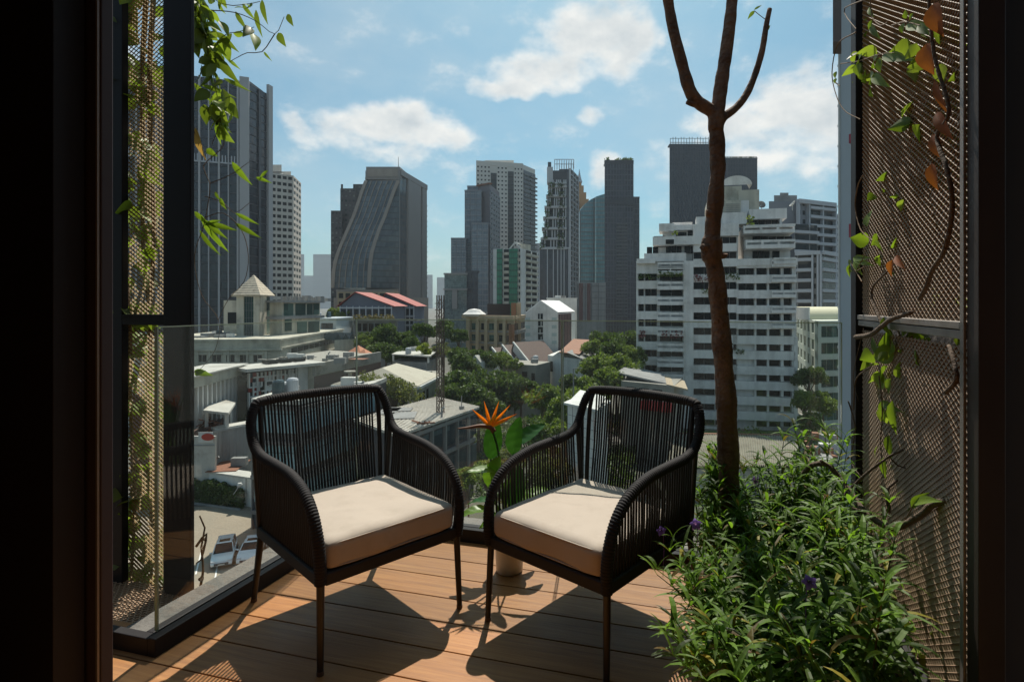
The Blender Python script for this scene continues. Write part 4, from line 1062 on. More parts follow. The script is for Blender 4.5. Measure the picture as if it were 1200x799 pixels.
def box_tower(name, label, blocks, extra=None):
    """blocks: (x0, x1, ytop, d, depth, material-or-curtain, storey, floor-band material)"""
    e = building(name, label, at((blocks[0][0]+blocks[0][1])/2, blocks[0][3]))
    for (x0, x1, y, d, dep, m, fh, bm, fins) in blocks:
        A, B = at(x0, d), at(x1, d); F = Face(A, B); zt = zat(y, d); b = MB(); fp = foot2(A, B, dep); b.prism(fp, GZ, zt); b.build('core', M_mull if m.name.startswith('cg') else m, e)
        if m.name.startswith('cg'):
            b = MB(); F.panel(b, 0, F.w, GZ, zt-.3, .08)
            Fr = Face(fp[1], fp[2]); Fl = Face(fp[3], fp[0]); Fr.panel(b, 0, Fr.w, GZ, zt-.3, .08); Fl.panel(b, 0, Fl.w, GZ, zt-.3, .08); b.build('curtain_wall', m, e)
        b = MB(); z = GZ+4
        while z < zt-1.5:
            if bm and z > -14:
                F.box(b, -.15, F.w+.15, z, z+fh*.16, 0, .28); Face(fp[1], fp[2]).box(b, 0, dep, z, z+fh*.16, 0, .26); Face(fp[3], fp[0]).box(b, 0, dep, z, z+fh*.16, 0, .26)
            z += fh
        if bm:
            F.box(b, -.3, F.w+.3, zt-.3, zt+.7, -dep*.2, .32)
            for k in range(fins+1):
                u = F.w*k/max(1, fins); F.box(b, u-.18, u+.18, GZ, zt-.3, 0, .36)
            b.build('facade_grid', bm, e)
    return e
cgA = curtain_mat('cg_greyblue', (.10, .13, .165), (.22, .26, .30), 1.5, 3.4, span=.25, spancol=(.26, .28, .31), line=(.07, .08, .09), rough=.2)
cgD = curtain_mat('cg_dark', (.010, .010, .016), (.075, .075, .10), 1.4, 3.4, span=.22, spancol=(.045, .043, .055), line=(.085, .083, .095), rough=.25)
cgT = curtain_mat('cg_teal', (.08, .21, .25), (.18, .38, .42), 1.6, 3.0, span=.30, spancol=(.22, .26, .26), line=(.05, .08, .09), rough=.15)
cgN = curtain_mat('cg_navy', (.030, .036, .052), (.050, .058, .078), 1.5, 3.3, span=.2, spancol=(.04, .046, .062), line=(.05, .056, .07), rough=.35, spec=.4)
M_slate = mat('slate_wall', (.21, .22, .245), .7, .08, .2)
e = box_tower('tower', 'stepped blue grey office tower left of the off white grid tower', [
    (545, 564, 224, 392, 20, cgA, 3.6, M_slate, 3), (529, 546, 280, 386, 18, cgA, 3.6, M_slate, 3), (553, 572, 262, 384, 8, cgA, 3.6, M_slate, 3), (548, 560, 219, 400, 12, cgA, 3.6, M_slate, 2)])
b = MB(); b.prism([at(560, 400), at(574, 392), at(585, 420), at(566, 428)], GZ, zat(217, 395)); b.build('shear_wall', mat('mauve_wall', (.20, .185, .20), .8, .08, .2), e)
F = Face(at(574, 391.5), at(585.5, 419.5)); b = MB(); op = grid_face(b, F, zat(330, 391), zat(222, 391), 4, 18, .6, .4, .4); b.build('facade_grid', M_slate, e); windows(e, list(reversed(op)), M_wind)
b = MB(); F = Face(at(559, 399), at(574, 391)); F.box(b, 0, F.w, zat(217, 395), zat(215.5, 395), -2, .5); b.build('roof_sign_wall', M_rust, e)
# glass podium building at its foot
e = box_tower('building', 'dark reflective glass building at the foot of the blue grey tower', [
    (521, 547, 321, 300, 16, curtain_mat('cg_mirror', (.05, .075, .085), (.22, .27, .26), .8, .9, span=.0, line=(.06, .07, .07), rough=.08), 3.4, None, 0), (546, 560, 319, 302, 16, cgD, 3.4, M_dgrey, 2)])
b = MB(); F = Face(at(521, 299), at(547, 299)); F.pbox(b, 520, 548, 320, 322, 0, .5); F.pbox(b, 520, 548, 338, 340, 0, 1.); F.pbox(b, 530, 536, 340, 362, .1, .6); b.build('floor_band', M_taupe, e)
# ---- white grid tower with dark recess stripes
def white_grid():
    L, N, Rr = at(558, 470), at(613, 480), at(627, 498); zt = zat(193, 480)
    e = building('tower', 'tall off white tower with a grid of small square windows and two dark vertical strips', N); M = mat('offwhite_tower', (.60, .57, .52), .8, .06, .2)
    b = MB(); b.prism(rfoot(L, N, Rr), GZ, zt); b.build('core', M, e); F, F2 = Face(L, N), Face(N, Rr)
    strips = [(558, 575), (582, 595), (602, 613)]; rects = []; b = MB(); rows = 30; z0 = zt-rows*3.35
    for (a, c), cc in zip(strips, (4, 3, 3)):
        rects += list(reversed(grid_face(b, F, z0, zt-2, cc, rows, .45, .40, .4, u0=max(0, F.u(a)), u1=min(F.w, F.u(c)))))
    F.box(b, 0, F.w, zt-2.2, zt+.8, .0, .42); b.build('facade_grid', M, e)
    Md = mat('dark_glass_strip', (.035, .04, .045), .4, .2, .3)
    for a, c in ((575, 582), (595, 602)):
        b = MB(); F.box(b, F.u(a), F.u(c), GZ, zt-8 if a == 575 else zt-6, 0, .3)
        for k in range(32):
            z = zt-10-k*3.35; F.box(b, F.u(a)+.2, F.u(c)-.2, z, z+1.0, .3, .9)
        b.build('glazed_strip', Md, e)
    b = MB(); F2.panel(b, 0, F2.w, GZ, zt-4, .4); b.build('curtain_wall', cgD, e)
    b = MB()
    for k in range(32):
        z = zt-8-k*3.35; F2.box(b, 0, F2.w*.45, z, z+1.1, .3, 1.2); F2.box(b, F2.w*.5, F2.w+1.5, z, z+1.1, .3, 1.4)
    b.build('balcony_stack', Md, e)
    b = MB(); b.prism(foot2(at(568, 486), at(602, 486), 12), zt, zat(188, 486)); b.build('roof_block', M, e)
    windows(e, rects, M_wind)
white_grid()
# ---- green striped block
def green():
    L, N, Rr = at(578, 300), at(610, 296), at(630, 320); zt = zat(291, 296); e = building('building', 'white apartment block with green glass stripes and a gabled roof frame', N)
    b = MB(); b.prism(rfoot(L, N, Rr), GZ, zt); b.build('core', M_white, e); F, F2 = Face(L, N), Face(N, Rr)
    Mg = curtain_mat('green_glass', (.012, .12, .065), (.03, .22, .12), 1.2, 2.9, span=.25, spancol=(.015, .09, .05), line=(.01, .05, .03), rough=.2)
    for a, c in ((583, 589), (597.5, 607)):
        b = MB(); F.panel(b, F.u(a), F.u(c), GZ, zat(292, 298), 1.0); q = F.u(a); F.box(b, q, F.u(c), GZ, zat(292, 298), .0, .95); b.build('green_glazing', Mg, e)
    b = MB(); rows = 13; rects = []; ww = []
    for a, c in ((590, 597), (607.4, 610)):
        for k in range(16):
            z = zt-3-k*2.95; b = MB(); F.box(b, F.u(a), F.u(c), z, z+1.15, 0, 1.1); b.build('balcony', M_cream, e); ww.append((F, F.u(a)+.2, F.u(c)-.2, z+1.2, z+2.7, .02))
    for k in range(16):
        z = zt-3-k*2.95; b = MB(); F2.box(b, F2.w*.28, F2.w*.95, z, z+1.2, 0, 1.0); b.build('balcony', M_cream, e); ww.append((F2, F2.w*.30, F2.w*.58, z+1.25, z+2.75, .02)); ww.append((F2, F2.w*.66, F2.w*.94, z+1.25, z+2.75, .02))
    windows(e, ww, M_wind)
    b = MB(); z = zat(292, 298); p = at(597, 298.0); pk = at(603.5, 298, zat(284, 298)); q = at(611, 298)
    b.bar(V((p.x, p.y, z)), pk, .6); b.bar(V((q.x, q.y, z)), pk, .6); b.bar(V((p.x, p.y, z)), V((q.x, q.y, z)), .5); b.bar(pk, pk-F.N*10, .6); b.build('gable_frame', M_white, e)
    b = MB(); b.prism(foot2(at(610, 304), at(622, 310), 8), zt, zat(286, 306)); b.build('roof_block', M_cream, e)
green()
# ---- tower with planted terraces leaning to the left
def terraced():
    d = 400.; e = building('tower', 'narrow white framed tower with planted terraces and a lattice crown', at(655, d)); M = mat('terrace_white', (.50, .50, .51), .7, .06, .3)
    F = Face(at(631, d), at(667, d)); Rr = at(676.5, d+26); F2 = Face(at(667, d), Rr); zt = zat(198, d)
    b = MB(); b.prism([at(655, d+1), at(667, d), Rr, Rr-F.U*12], GZ, zt); b.build('core', cgD, e)
    lv = [(212, 219, 645), (221.5, 230, 643), (233, 243, 641), (245.5, 255.5, 639.5), (258, 268, 638), (270.5, 280, 636.5), (281, 291, 634)]
    xs0, xs1 = 641, 667; b = MB(); g = MB(); w = MB(); r = random.Random(4)
    for i, (y0, y1, xl) in enumerate(lv):
        F.pbox(b, xl-3, 664-(i % 2), y1-1.2, y1+1.4, -8, 2.0); F.pbox(w, xl, 667, y0-1, y1-1, -8, -.2)
        for k in range(9):
            x = xl+1+(662-xl)*k/8; F.pbox(b, x-.7, x+.7, y0-1, y1-1, -.2, .6) if k not in (2, 6) else None
        for k in range(60):
            x = r.choice([xl+r.uniform(-1, 5), 655+r.uniform(-2, 6)]); y = r.uniform(y0+2, y1)
            p = atp(x, y, d-3); s = r.uniform(.4, .9); q1 = rdir(r)*s; q2 = rdir(r)*s; g.quad(p-q1, p-q2, p+q1, p+q2)
    w.build('recess', M_wind, e); 
    g.build('terrace_planting', M_treeg, e)
    F.pbox(b, 641, 648, 196, 214, -8, .6); F.pbox(b, 648, 664, 214, 216, -8, 1.4)
    b.build('terrace', M, e)
    b = MB(); F.pbox(b, 648, 664, 200, 213, -8, .1); F.pbox(b, 642, 646, 190, 197, -8, .0); b.build('upper_storeys', M_dgrey, e)
    # lower shaft
    b = MB(); F.box(b, F.u(631.5), F.u(667), GZ, zat(291, d), -22, .0); b.build('lower_shaft', cgD, e)
    b = MB(); F.panel(b, F.u(631.5), F.u(667), GZ, zat(291, d), .1); F2.panel(b, 0, F2.w, GZ, zt, .1); b.build('curtain_wall', cgD, e)
    b = MB()
    for x in (632, 641.5, 648.5, 653.5, 657.5, 661, 666.5): F.pbox(b, x-.55, x+.55, 291, 420, .1, 1.0)
    F.pbox(b, 631, 668, 290, 292, 0, 1.2)
    z = -10
    while z < zt:
        F2.box(b, 0, F2.w+.4, z, z+.7, .0, 1.0); z += 3.3
    for k in range(4): F2.box(b, F2.w*k/3-.35, F2.w*k/3+.35, GZ, zt, .0, 1.2)
    b.build('white_frame', M, e)
    b = MB(); z0, z1 = zt, zat(187, d); 
    for k in range(9):
        p = at(650+k*2.8, d); b.bar(V((p.x, p.y, z0)), V((p.x, p.y, z1)), .35); q = p+FWD*10; b.bar(V((q.x, q.y, z0)), V((q.x, q.y, z1)), .35); b.bar(V((p.x, p.y, z1)), V((q.x, q.y, z1)), .3)
    for z in (z0+(z1-z0)*.5, z1): 
        p, q = at(650, d), at(672.4, d); b.bar(V((p.x, p.y, z)), V((q.x, q.y, z)), .35)
    b.build('lattice_crown', M_fin, e)
terraced()
def gold():
    e = building('tower', 'ochre tower with stepped top and a spire, half hidden behind the teal glass tower', at(683, 600)); M = mat('ochre_stone', (.42, .22, .085), .7, .1, .15)
    b = MB()
    for (x0, x1, y) in ((672, 690, 232), (673, 687, 224), (675, 684, 216), (677, 681.5, 210)):
        b.prism(foot2(at(x0, 600+x0*.01), at(x1, 600+x0*.01), 16), GZ if x0 == 672 else zat(233, 600), zat(y, 600))
    b.build('shaft', M, e)
    p = at(679, 608); b = MB(); b.lathe([(3., zat(212, 600)), (1.6, zat(206, 600)), (.9, zat(202, 600)), (.1, zat(196, 600))], 10, V((p.x, p.y, 0))); b.build('spire', M_fin, e)
    F = Face(at(672, 606), at(690, 606)); b = MB()
    for k in range(7): F.box(b, F.w*k/6-.5, F.w*k/6+.5, GZ, zat(236, 600), .0, .8)
    b.build('pilaster', M, e)
gold()
def teal():
    d = 450.; e = building('tower', 'teal glass tower with a slanting curved roof between the terraced and the dark tower', at(695, d)); F = Face(at(680, d), at(711, d))
    tops = [(680, 246), (684, 241), (688, 237), (693, 233.5), (698, 231), (704, 229), (711, 227)]
    b = MB()
    for (x0, y0), (x1, y1) in zip(tops, tops[1:]):
        n = 1.2 if x0 >= 696 else 0
        a, c = F.u(x0), F.u(x1); P = F.A+F.U*a+F.N*n; Q = F.A+F.U*c+F.N*n; z0, z1 = zat(y0, d), zat(y1, d)
        b.quad(P+V((0,0,GZ)), Q+V((0,0,GZ)), Q+V((0,0,z1)), P+V((0,0,z0)), uv=[(a, GZ), (c, GZ), (c, z1), (a, z0)])
        P2, Q2 = P-F.N*22, Q-F.N*22; b.quad(P+V((0,0,z0)), Q+V((0,0,z1)), Q2+V((0,0,z1+3)), P2+V((0,0,z0+3)), uv=[(a, 0), (c, 0), (c, 22), (a, 22)])
    b.quad(F.A-F.N*22+V((0,0,GZ)), F.A+V((0,0,GZ)), F.A+V((0,0,zat(246, d))), F.A-F.N*22+V((0,0,zat(244, d))), uv=[(0,0),(22,0),(22,60),(0,60)])
    b.build('curtain_wall', cgT, e)
    b = MB(); F.box(b, F.u(695.5), F.u(696.6), GZ, zat(233, d), 0, 1.8); F.box(b, F.u(679.6), F.u(680.6), GZ, zat(247, d), -10, .8); z = 0
    while z < zat(250, d): F.box(b, 0, F.u(696), z, z+.5, 0, .3); z += 6
    b.build('floor_band', mat('teal_frame', (.13, .16, .17), .5), e)
    d = 330.; e = building('building', 'low grey paneled block with brown vertical strips at the foot of the teal tower', at(690, d)); F = Face(at(675, d), at(710, d))
    b = MB(); b.prism(foot2(at(675, d), at(710, d), 20), GZ, zat(331, d)); b.build('walls', M_greyc, e)
    b = MB(); F.pbox(b, 678.5, 683, 332, 376, 0, .5); F.pbox(b, 688, 692, 332, 376, 0, .5); b.build('brown_strip', mat('brown_strip', (.12, .06, .055), .7), e)
    b = MB(); 
    for y in (335, 342, 349, 356, 363, 370): F.pbox(b, 693, 709.5, y, y+.5, 0, .3)
    for x in (676.5, 685.5, 693, 701): F.pbox(b, x, x+.7, 332, 376, 0, .35)
    b.build('panel_joint', M_mull, e)
teal()
def dark_tower():
    d = 380.; e = box_tower('tower', 'dark mullioned glass tower with trees on its flat roof, left of the white stepped condominium', [(709, 742, 192, d, 30, cgD, 3.3, mat('dark_grid', (.085, .083, .10), .5), 10), (741, 749, 232, d+8, 24, cgD, 3.3, mat('dark_grid', (.085, .083, .10)), 3)])
    F = Face(at(709, d), at(742, d)); b = MB(); F.pbox(b, 708.5, 742.5, 188, 192, -1.5, .5); F.pbox(b, 709.5, 733, 236, 239.5, .3, .8); F.pbox(b, 709.5, 742, 233, 236, .3, .45)
    F.pbox(b, 733, 741, 232, 241, .3, 1.); F.pbox(b, 729, 731.5, 256, 370, .3, .9)
    b.build('parapet', M_dgrey, e)
    b = MB()
    for k in range(28): F.pbox(b, 722, 735, 262+k*4, 263.4+k*4, .3, 1.2)
    b.build('balcony_stack', M_mull, e)
    r = random.Random(9); g = MB()
    for (x, s) in ((712, 2.2), (724.5, 2.2), (731, 1.8), (735, 2.6), (739, 2.2)):
        for k in range(70):
            p = at(x, d+3)+V((0,0,zat(187.5, d))); q = p+rdir(r, -.4, 1)*s*r.uniform(.3, 1); a1 = rdir(r)*.6; a2 = rdir(r)*.6; g.quad(q-a1, q-a2, q+a1, q+a2)
    g.build('roof_trees', M_treeg, e)
dark_tower()
def navy():
    d = 430.
    e = box_tower('tower', 'broad navy tower with a bare steel frame on its roof, behind the tree trunk', [(785, 833, 170, d, 30, cgN, 3.3, mat('navy_line', (.05, .057, .075), .6), 16), (831, 887, 186, d+6, 26, cgN, 3.3, mat('navy_line', (.05, .057, .075)), 18)])
    b = MB(); z0, z1 = zat(170, d), zat(162, d)
    for k in range(15):
        for o in (1, 12):
            p = at(785.5+k*3.2, d+o); b.bar(V((p.x, p.y, z0)), V((p.x, p.y, z1+(1. if k % 3 else 0))), .35)
    for z in (z0+2, z1):
        for o in (1, 12): p, q = at(785.5, d+o), at(830, d+o); b.bar(V((p.x, p.y, z)), V((q.x, q.y, z)), .3)
    z0, z1 = zat(186, d+6), zat(183, d+6)
    for k in range(20): p = at(833+k*2.8, d+8); b.bar(V((p.x, p.y, z0)), V((p.x, p.y, z1)), .25)
    p, q = at(833, d+8), at(887, d+8); b.bar(V((p.x, p.y, z1)), V((q.x, q.y, z1)), .3)
    b.build('roof_frame', M_mull, e)
    r = random.Random(19); g = MB()
    for k in range(160): p = at(r.uniform(835, 886), d+10)+V((0,0,z0+r.uniform(0, 1.8))); a1 = rdir(r)*.7; a2 = rdir(r)*.7; g.quad(p-a1, p-a2, p+a1, p+a2)
    g.build('roof_shrubs', M_treeg, e)
navy()

# ---- the white stepped condominium
def condo():
    d = 116.; e = building('condominium', 'white stepped condominium with long balcony bands right behind the bare tree', at(845, d)); F = Face(at(740, 119), at(940, 111.5))
    PB = F.pbox; wall = MB(); par = []; wins = []; dark = MB()
    p_ = 17.85
    # core volumes
    b = MB()
    PB(b, 747, 775, 306, 560, -14, -1.4); PB(b, 774, 801, 300, 560, -14, -1.0); PB(b, 812.5, 866, 262, 560, -14, -1.6); PB(b, 864, 934.5, 303, 560, -16, -1.2)
    PB(b, 765, 812, 288, 306, -14, -2.5); PB(b, 776, 866, 266, 290, -14, -3); PB(b, 788, 812, 257, 268, -14, -4)
    PB(b, 874, 930, 262, 304, -16, -3.0); b.build('core', M_whitec, e)
    b = MB(); PB(b, 801, 812.5, 306, 560, -12, .6); PB(b, 745.5, 747.5, 306, 560, -10, -.2); PB(b, 930.5, 935, 395, 560, -10, .0); PB(b, 854, 859, 404, 520, -8, .2); b.build('pier', M_whitec, e)
    b = MB(); PB(b, 846, 853, 404, 520, -1.2, -.9); b.build('dark_shaft', M_dgrey, e)
    def par_(x0, x1, y0, y1, n1=.8, n0=-1.2, slots=0, name='balcony_parapet'):
        b = MB()
        if slots:
            h = y1-y0; ys0, ys1 = y0+h*.28, y0+h*.56
            PB(b, x0, x1, y0, ys0, n1-.25, n1); PB(b, x0, x1, ys1, y1, n1-.25, n1)
            k = slots; g = (x1-x0)
            for i in range(k+1):
                xc = x0+g*i/k; PB(b, max(x0, xc-g*.025), min(x1, xc+g*.025), ys0, ys1, n1-.24, n1-.01)
            PB(b, x0, x1, y1-1.2, y1, n0, n1-.26)
            PB(b, x0, x0+.7, y0, y1-1.3, n0, n1-.26); PB(b, x1-.7, x1, y0, y1-1.3, n0, n1-.26)
        else:
            PB(b, x0, x1, y0, y1, n0, n1)
        b.build(name, M_whitec, e)
    def win(x0, x1, y0, y1, n=-1.1, k=1):
        for i in range(k):
            a = x0+(x1-x0)*i/k+.25; c = x0+(x1-x0)*(i+1)/k-.25
            u0, u1 = F.u(a), F.u(c); um = (u0+u1)/2; wins.append((F, u0, u1, F.z(y1, u=um), F.z(y0, u=um), n))
    # lower left stack
    for k in range(12):
        yb = 311+k*p_          # bottom of window band
        y0 = yb-8.2
        if k > 0:
            par_(746, 776, yb-17.85+.1, y0, .0)
            if k < 9: par_(770.5, 801, yb-17.85+1.5, y0+1.2, 1.6, slots=2)
            else: par_(776, 801, yb-17.85+.1, y0, .0)
            win(748, 754, y0, yb, -1.35); win(755.5, 769.5, y0, yb, -1.35, 2); win(773, 800, y0, yb, -.95, 2)
        if k == 0:
            par_(746, 775, yb-8, yb, .0); par_(771, 801, 308, 316, 1.6, slots=2)
    # middle recess
    for k in range(14):
        y0 = 277+k*p_; par_(812.5, 864, y0+8.5, y0+p_, (.0 if k % 2 == 0 else .5), -1.6); win(813, 838, y0, y0+8.3, -1.55, 2); win(839, 864, y0, y0+8.3, -1.55, 3)
    par_(812.5, 866, 262, 276.6, .0, -1.6)
    # right stack
    for k in range(11):
        y0 = 314+k*17.9
        lo = 863 if k < 5 else 859
        par_(lo, 933 if k < 5 else 932, y0-9.9, y0, (.3 if k < 5 else 0), -1.2)
        if k < 5: par_(903, 931.5, y0-9.2, y0-1.0, 1.3, .31, slots=2)
        if k < 5: win(866, 884, y0, y0+8, -1.1, 2)
        win(887, 899, y0, y0+8, -1.1); win(902, 915, y0, y0+8, -1.1); win(919, 928, y0, y0+8, -1.1)
        for (a, c) in ((884.5, 886.7), (899.3, 901.7), (915.3, 918.7), (928.5, 931)): b = MB(); PB(b, a, c, y0, y0+8, -1.2, -.3); b.build('window_pier', M_whitec, e)
    b = MB(); PB(b, 886, 905, 511, 535, -1.2, -.9); b.build('entrance_screen', M_dgrey, e)
    # terraces above
    par_(864, 934, 303, 311, .5); par_(905, 931, 302.5, 310, 1.5, .51, slots=2)
    par_(873, 930, 282, 292, 1.6, -3, slots=3); win(884, 905, 292.5, 302.5, -2.9, 3); win(908, 917, 292.5, 302.5, -2.9)
    par_(871, 930, 265, 274, 1.2, -3, slots=3); win(884, 932, 275, 282, -2.9, 5)
    b = MB(); PB(b, 881, 924, 243, 255, -14, -1.5); PB(b, 879, 882, 244, 256, -14, -1.2); PB(b, 876, 933, 262.5, 264.6, -14, -.5); PB(b, 916, 918.5, 254, 264, -6, -1.8); b.build('roof_parapet', M_whitec, e)
    win(884, 915, 255.5, 263.5, -3.0, 4)
    # left stepped terraces
    for (x0, x1, y0, y1, n) in ((755, 804, 297, 306.5, .6), (765, 832, 277, 287, .4), (787, 832, 262, 268, -1.5), (772, 790, 261, 270, -1.), (746.5, 768, 303.5, 309, 1.), (816, 832, 253, 270, -1), (846, 876, 248, 262, -.8), (846, 880, 232, 249, -3)):
        par_(x0, x1, y0, y1, n, -6, name='terrace_wall')
    win(757, 771, 288, 297, -2.4, 2); win(780, 799, 287.2, 296.5, -2.4, 3); win(802, 824, 287.2, 296, -2.0, 3); win(766, 780, 277-1, 281, -1); win(792, 805, 270, 277, -2.9, 1); win(806, 812, 268, 277, -2.9, 1); win(824, 832, 262, 271, -1.5+.6)
    win(780, 790, 281, 286.5, .42)
    # penthouse and dome
    b = MB(); PB(b, 829, 850, 234, 262, -10, -3); PB(b, 850, 872, 213, 236, -12, -4); PB(b, 868, 893, 218, 250, -12, -3.6); PB(b, 846, 870, 232, 246, -9, -2.6); b.build('penthouse', M_cream, e)
    b = MB(); c = at(863, d+8); n0 = 24; cz = zat(217, d+8); rr = 2.9
    pts = [(3.0*math.cos(a), 1.9*math.sin(a)) for a in [math.pi*k/16 for k in range(17)]]
    for (u0, z0), (u1, z1) in zip(pts, pts[1:]):
        for n1, n2 in ((-5, 0),):
            O = V((c.x, c.y, cz)); q = [O+F.U*u0+F.Z*z0+F.N*n2, O+F.U*u1+F.Z*z1+F.N*n2, O+F.U*u1+F.Z*z1+F.N*n1, O+F.U*u0+F.Z*z0+F.N*n1]; b.quad(*q)
            b.quad(O+F.N*n2-F.U*0, q[0], q[1], O+F.N*n2-F.U*0+V((0,0,.01)))
    b.build('vaulted_roof', M_white, e)
    b = MB()
    for i in range(11):
        for j in range(5): PB(b, 852+i*1.55, 852.8+i*1.55, 236+j*2.2, 237.1+j*2.2, -2.58, -2.5)
    b.build('lattice_screen', M_taupe, e)
    b = MB(); c = V((at(895, d).x, at(895, d).y, zat(236.5, d)))+F.N*-3; 
    for rr_, nz_ in ((.55, .0),):
        b.lathe([(.05, -.35), (.45, -.25), (.75, .0), (.80, .05)], 20)
        M3 = Matrix.Rotation(R(65), 3, 'X'); b.v = [c+(Matrix.Rotation(YAW, 3, 'Z') @ (M3 @ p)) for p in b.v]
    dish = MB(); dish.v = b.v; dish.f = b.f; dish.bar(c+V((0,0,-1.)), c, .1); 
    dd = dish.build('satellite_dish', M_greyc, e)
    b = MB(); q = c+F.U*5.6+V((0,0,.0)); b.lathe([(.05, -.3), (.5, -.15), (.7, .05)], 16); M3 = Matrix.Rotation(R(-50), 3, 'Y'); b.v = [q+(Matrix.Rotation(YAW, 3, 'Z') @ (M3 @ p)) for p in b.v]; b.bar(q+V((0,0,-1.4)), q, .1); b.build('satellite_dish', M_white, e)
    # balcony planting
    r = random.Random(12); 
    for (x0, x1, y0, y1, n, kk) in ((772, 800, 318, 324, 1.5, 120), (748, 772, 320, 326, .4, 70), (812, 838, 322, 330, .6, 90), (848, 866, 320, 328, .8, 60), (776, 800, 388, 396, 1.4, 90), (748, 756, 388, 396, .4, 40), (874, 882, 256, 266, 1.5, 60), (787, 794, 270, 274, .5, 30), (822, 838, 339, 344, .7, 60), (860, 872, 408, 414, .5, 50)):
        g = MB()
        for k in range(kk):
            p = F.A+F.U*F.u(r.uniform(x0, x1))+F.N*(n+r.uniform(-.4, .5))+V((0,0,F.z(r.uniform(y0, y1)))); a1 = rdir(r)*r.uniform(.12, .3); a2 = rdir(r)*r.uniform(.12, .3); g.quad(p-a1, p-a2, p+a1, p+a2)
        g.build('balcony_plants', r.choice([M_treeg, M_treel, mat('bougainvillea', (.22, .06, .07), .7, .3, 2., trans=.3, island=.5)]) if y0 > 300 else M_treel, e)
    windows(e, sorted(wins, key=lambda w: -(w[2]-w[1])*(w[4]-w[3])), window_mat('condo_window', (.010, .009, .010), (.07, .045, .04), .3, cell=2.1), cap=100)
condo()
def right_group():
    # slate block behind the condo with white balconied wing
    e = box_tower('tower', 'pale slate apartment tower with white balconies behind the condominium', [(901, 935, 236, 215, 20, M_slate, 3.2, None, 0), (907, 934, 229, 220, 10, M_greyc, 3.2, None, 0), (914, 924, 226, 224, 6, M_greyc, 3.2, None, 0)])
    F = Face(at(933, 213), at(976, 222)); b = MB(); zt = zat(237, 214); b.prism(foot2(at(933, 213), at(976, 222), 16), GZ, zt); b.build('core', M_slate, e)
    b = MB(); ww = []
    for k in range(28):
        z = zt-2.2-k*3.1
        F.box(b, F.w*.30, F.w*1.02, z, z+1.0, 0, 1.5); ww.append((F, F.w*.34, F.w*.98, z+1.1, z+2.9, .03)); ww.append((F, F.w*.05, F.w*.11, z+1., z+2.5, .03)); ww.append((F, F.w*.17, F.w*.23, z+1., z+2.5, .03))
    for u in (0, .27, .64, 1.0): F.box(b, F.w*u, F.w*u+.6, GZ, zt, 0, 1.2)
    F.box(b, 0, F.w, zt-.6, zt+.8, 0, 1.6); b.build('balcony_stack', M_fin, e); windows(e, ww, M_win)
    e = building('tower', 'lower pale balconied block in front of the slate tower', at(957, 180)); F = Face(at(934, 180), at(962, 176)); F2 = Face(at(962, 176), at(979, 186)); zt = zat(297, 178)
    b = MB(); b.prism(rfoot(at(934, 180), at(962, 176), at(979, 186)), GZ, zt-.2); b.prism(foot2(at(931, 196), at(958, 200), 12), GZ, zat(266, 198)); b.build('core', M_greyc, e)
    F0 = Face(at(931, 196), at(958, 200)); b = MB(); ww = []
    for k in range(6):
        z = zat(266, 198)-2.2-k*3.1; F0.box(b, 0, F0.w, z, z+.9, 0, .8); ww.append((F0, .3, F0.w*.62, z+1, z+2.9, .03)); ww.append((F0, F0.w*.68, F0.w-.3, z+1, z+2.9, .03))
    for k in range(24):
        z = zt-2.2-k*3.0
        F.box(b, 0, F.w*.62, z, z+.9, 0, .9); F2.box(b, 0, F2.w, z, z+.9, 0, .9); ww.append((F, .3, F.w*.6, z+1, z+2.8, .03)); ww.append((F, F.w*.72, F.w*.80, z+1., z+2.4, .03)); ww.append((F2, .3, F2.w*.95, z+1, z+2.8, .03))
    for u in (.63, .85, .97): F.box(b, F.w*u, F.w*u+.5, GZ, zt, 0, 1.)
    F.box(b, -.3, F.w, zt-.5, zt+.6, 0, 1.2); F2.box(b, 0, F2.w, zt-.5, zt+.6, 0, 1.2)
    b.build('balcony_stack', M_fin, e); windows(e, ww, M_win)
    grid_tower('tower', 'sliver of a far pale tower just left of the near column', at(970, 330), at(984, 330), at(999, 345), 251, 4, 34, 4, .6, .5, M_fin, M_win)
    # cream building with a barrel roof
    d = 118.; e = building('building', 'pale green cream building with a barrel vaulted roof at the right', at(955, d)); Lp, Np, Rp = at(935, d+34), at(957, d), at(1015, d+3); F, F2 = Face(Lp, Np), Face(Np, Rp); zt = zat(376, d)
    Mc = mat('pale_green_render', (.50, .54, .46), .8, .08, .4, streak=.2)
    b = MB(); b.prism(rfoot(Lp, Np, Rp), GZ, zt); b.build('walls', Mc, e)
    b = MB(); o = grid_face(b, F, zt-16.5, zt, 5, 5, .5, .62, .3); b.build('facade_grid', Mc, e); windows(e, o, M_wing)
    b = MB(); o = []
    for k in range(6):
        z = zt-1.0-k*3.2; F2.box(b, 0, F2.w, z, z+1.0, 0, .4); o += [(F2, .8+i*1.5, .8+i*1.5+1.35, z-2.1, z-.1, .03) for i in range(5)]
    F2.box(b, 0, .7, GZ, zt, 0, .42); b.build('cornice', Mc, e); windows(e, o, M_wing)
    b = MB(); A0 = Np+(Lp-Np)*.30; n = 12; rr = zat(360, d)-zt
    for k in range(n):
        a0, a1 = math.pi/2*k/n, math.pi/2*(k+1)/n; q = []
        for a in (a0, a1): q.append((A0-F2.N*0)+F.U*0+(-F2.N)*(0)+V((0,0,zt+rr*math.sin(a)))+F.U*(-(1-math.cos(a))*0)+(F2.N*-1)*((1-math.cos(a))*rr*1.6))
        b.quad(q[0], q[0]+F2.U*14, q[1]+F2.U*14, q[1])
        b.poly([A0+V((0,0,zt)), q[0], q[1]]) if k else None
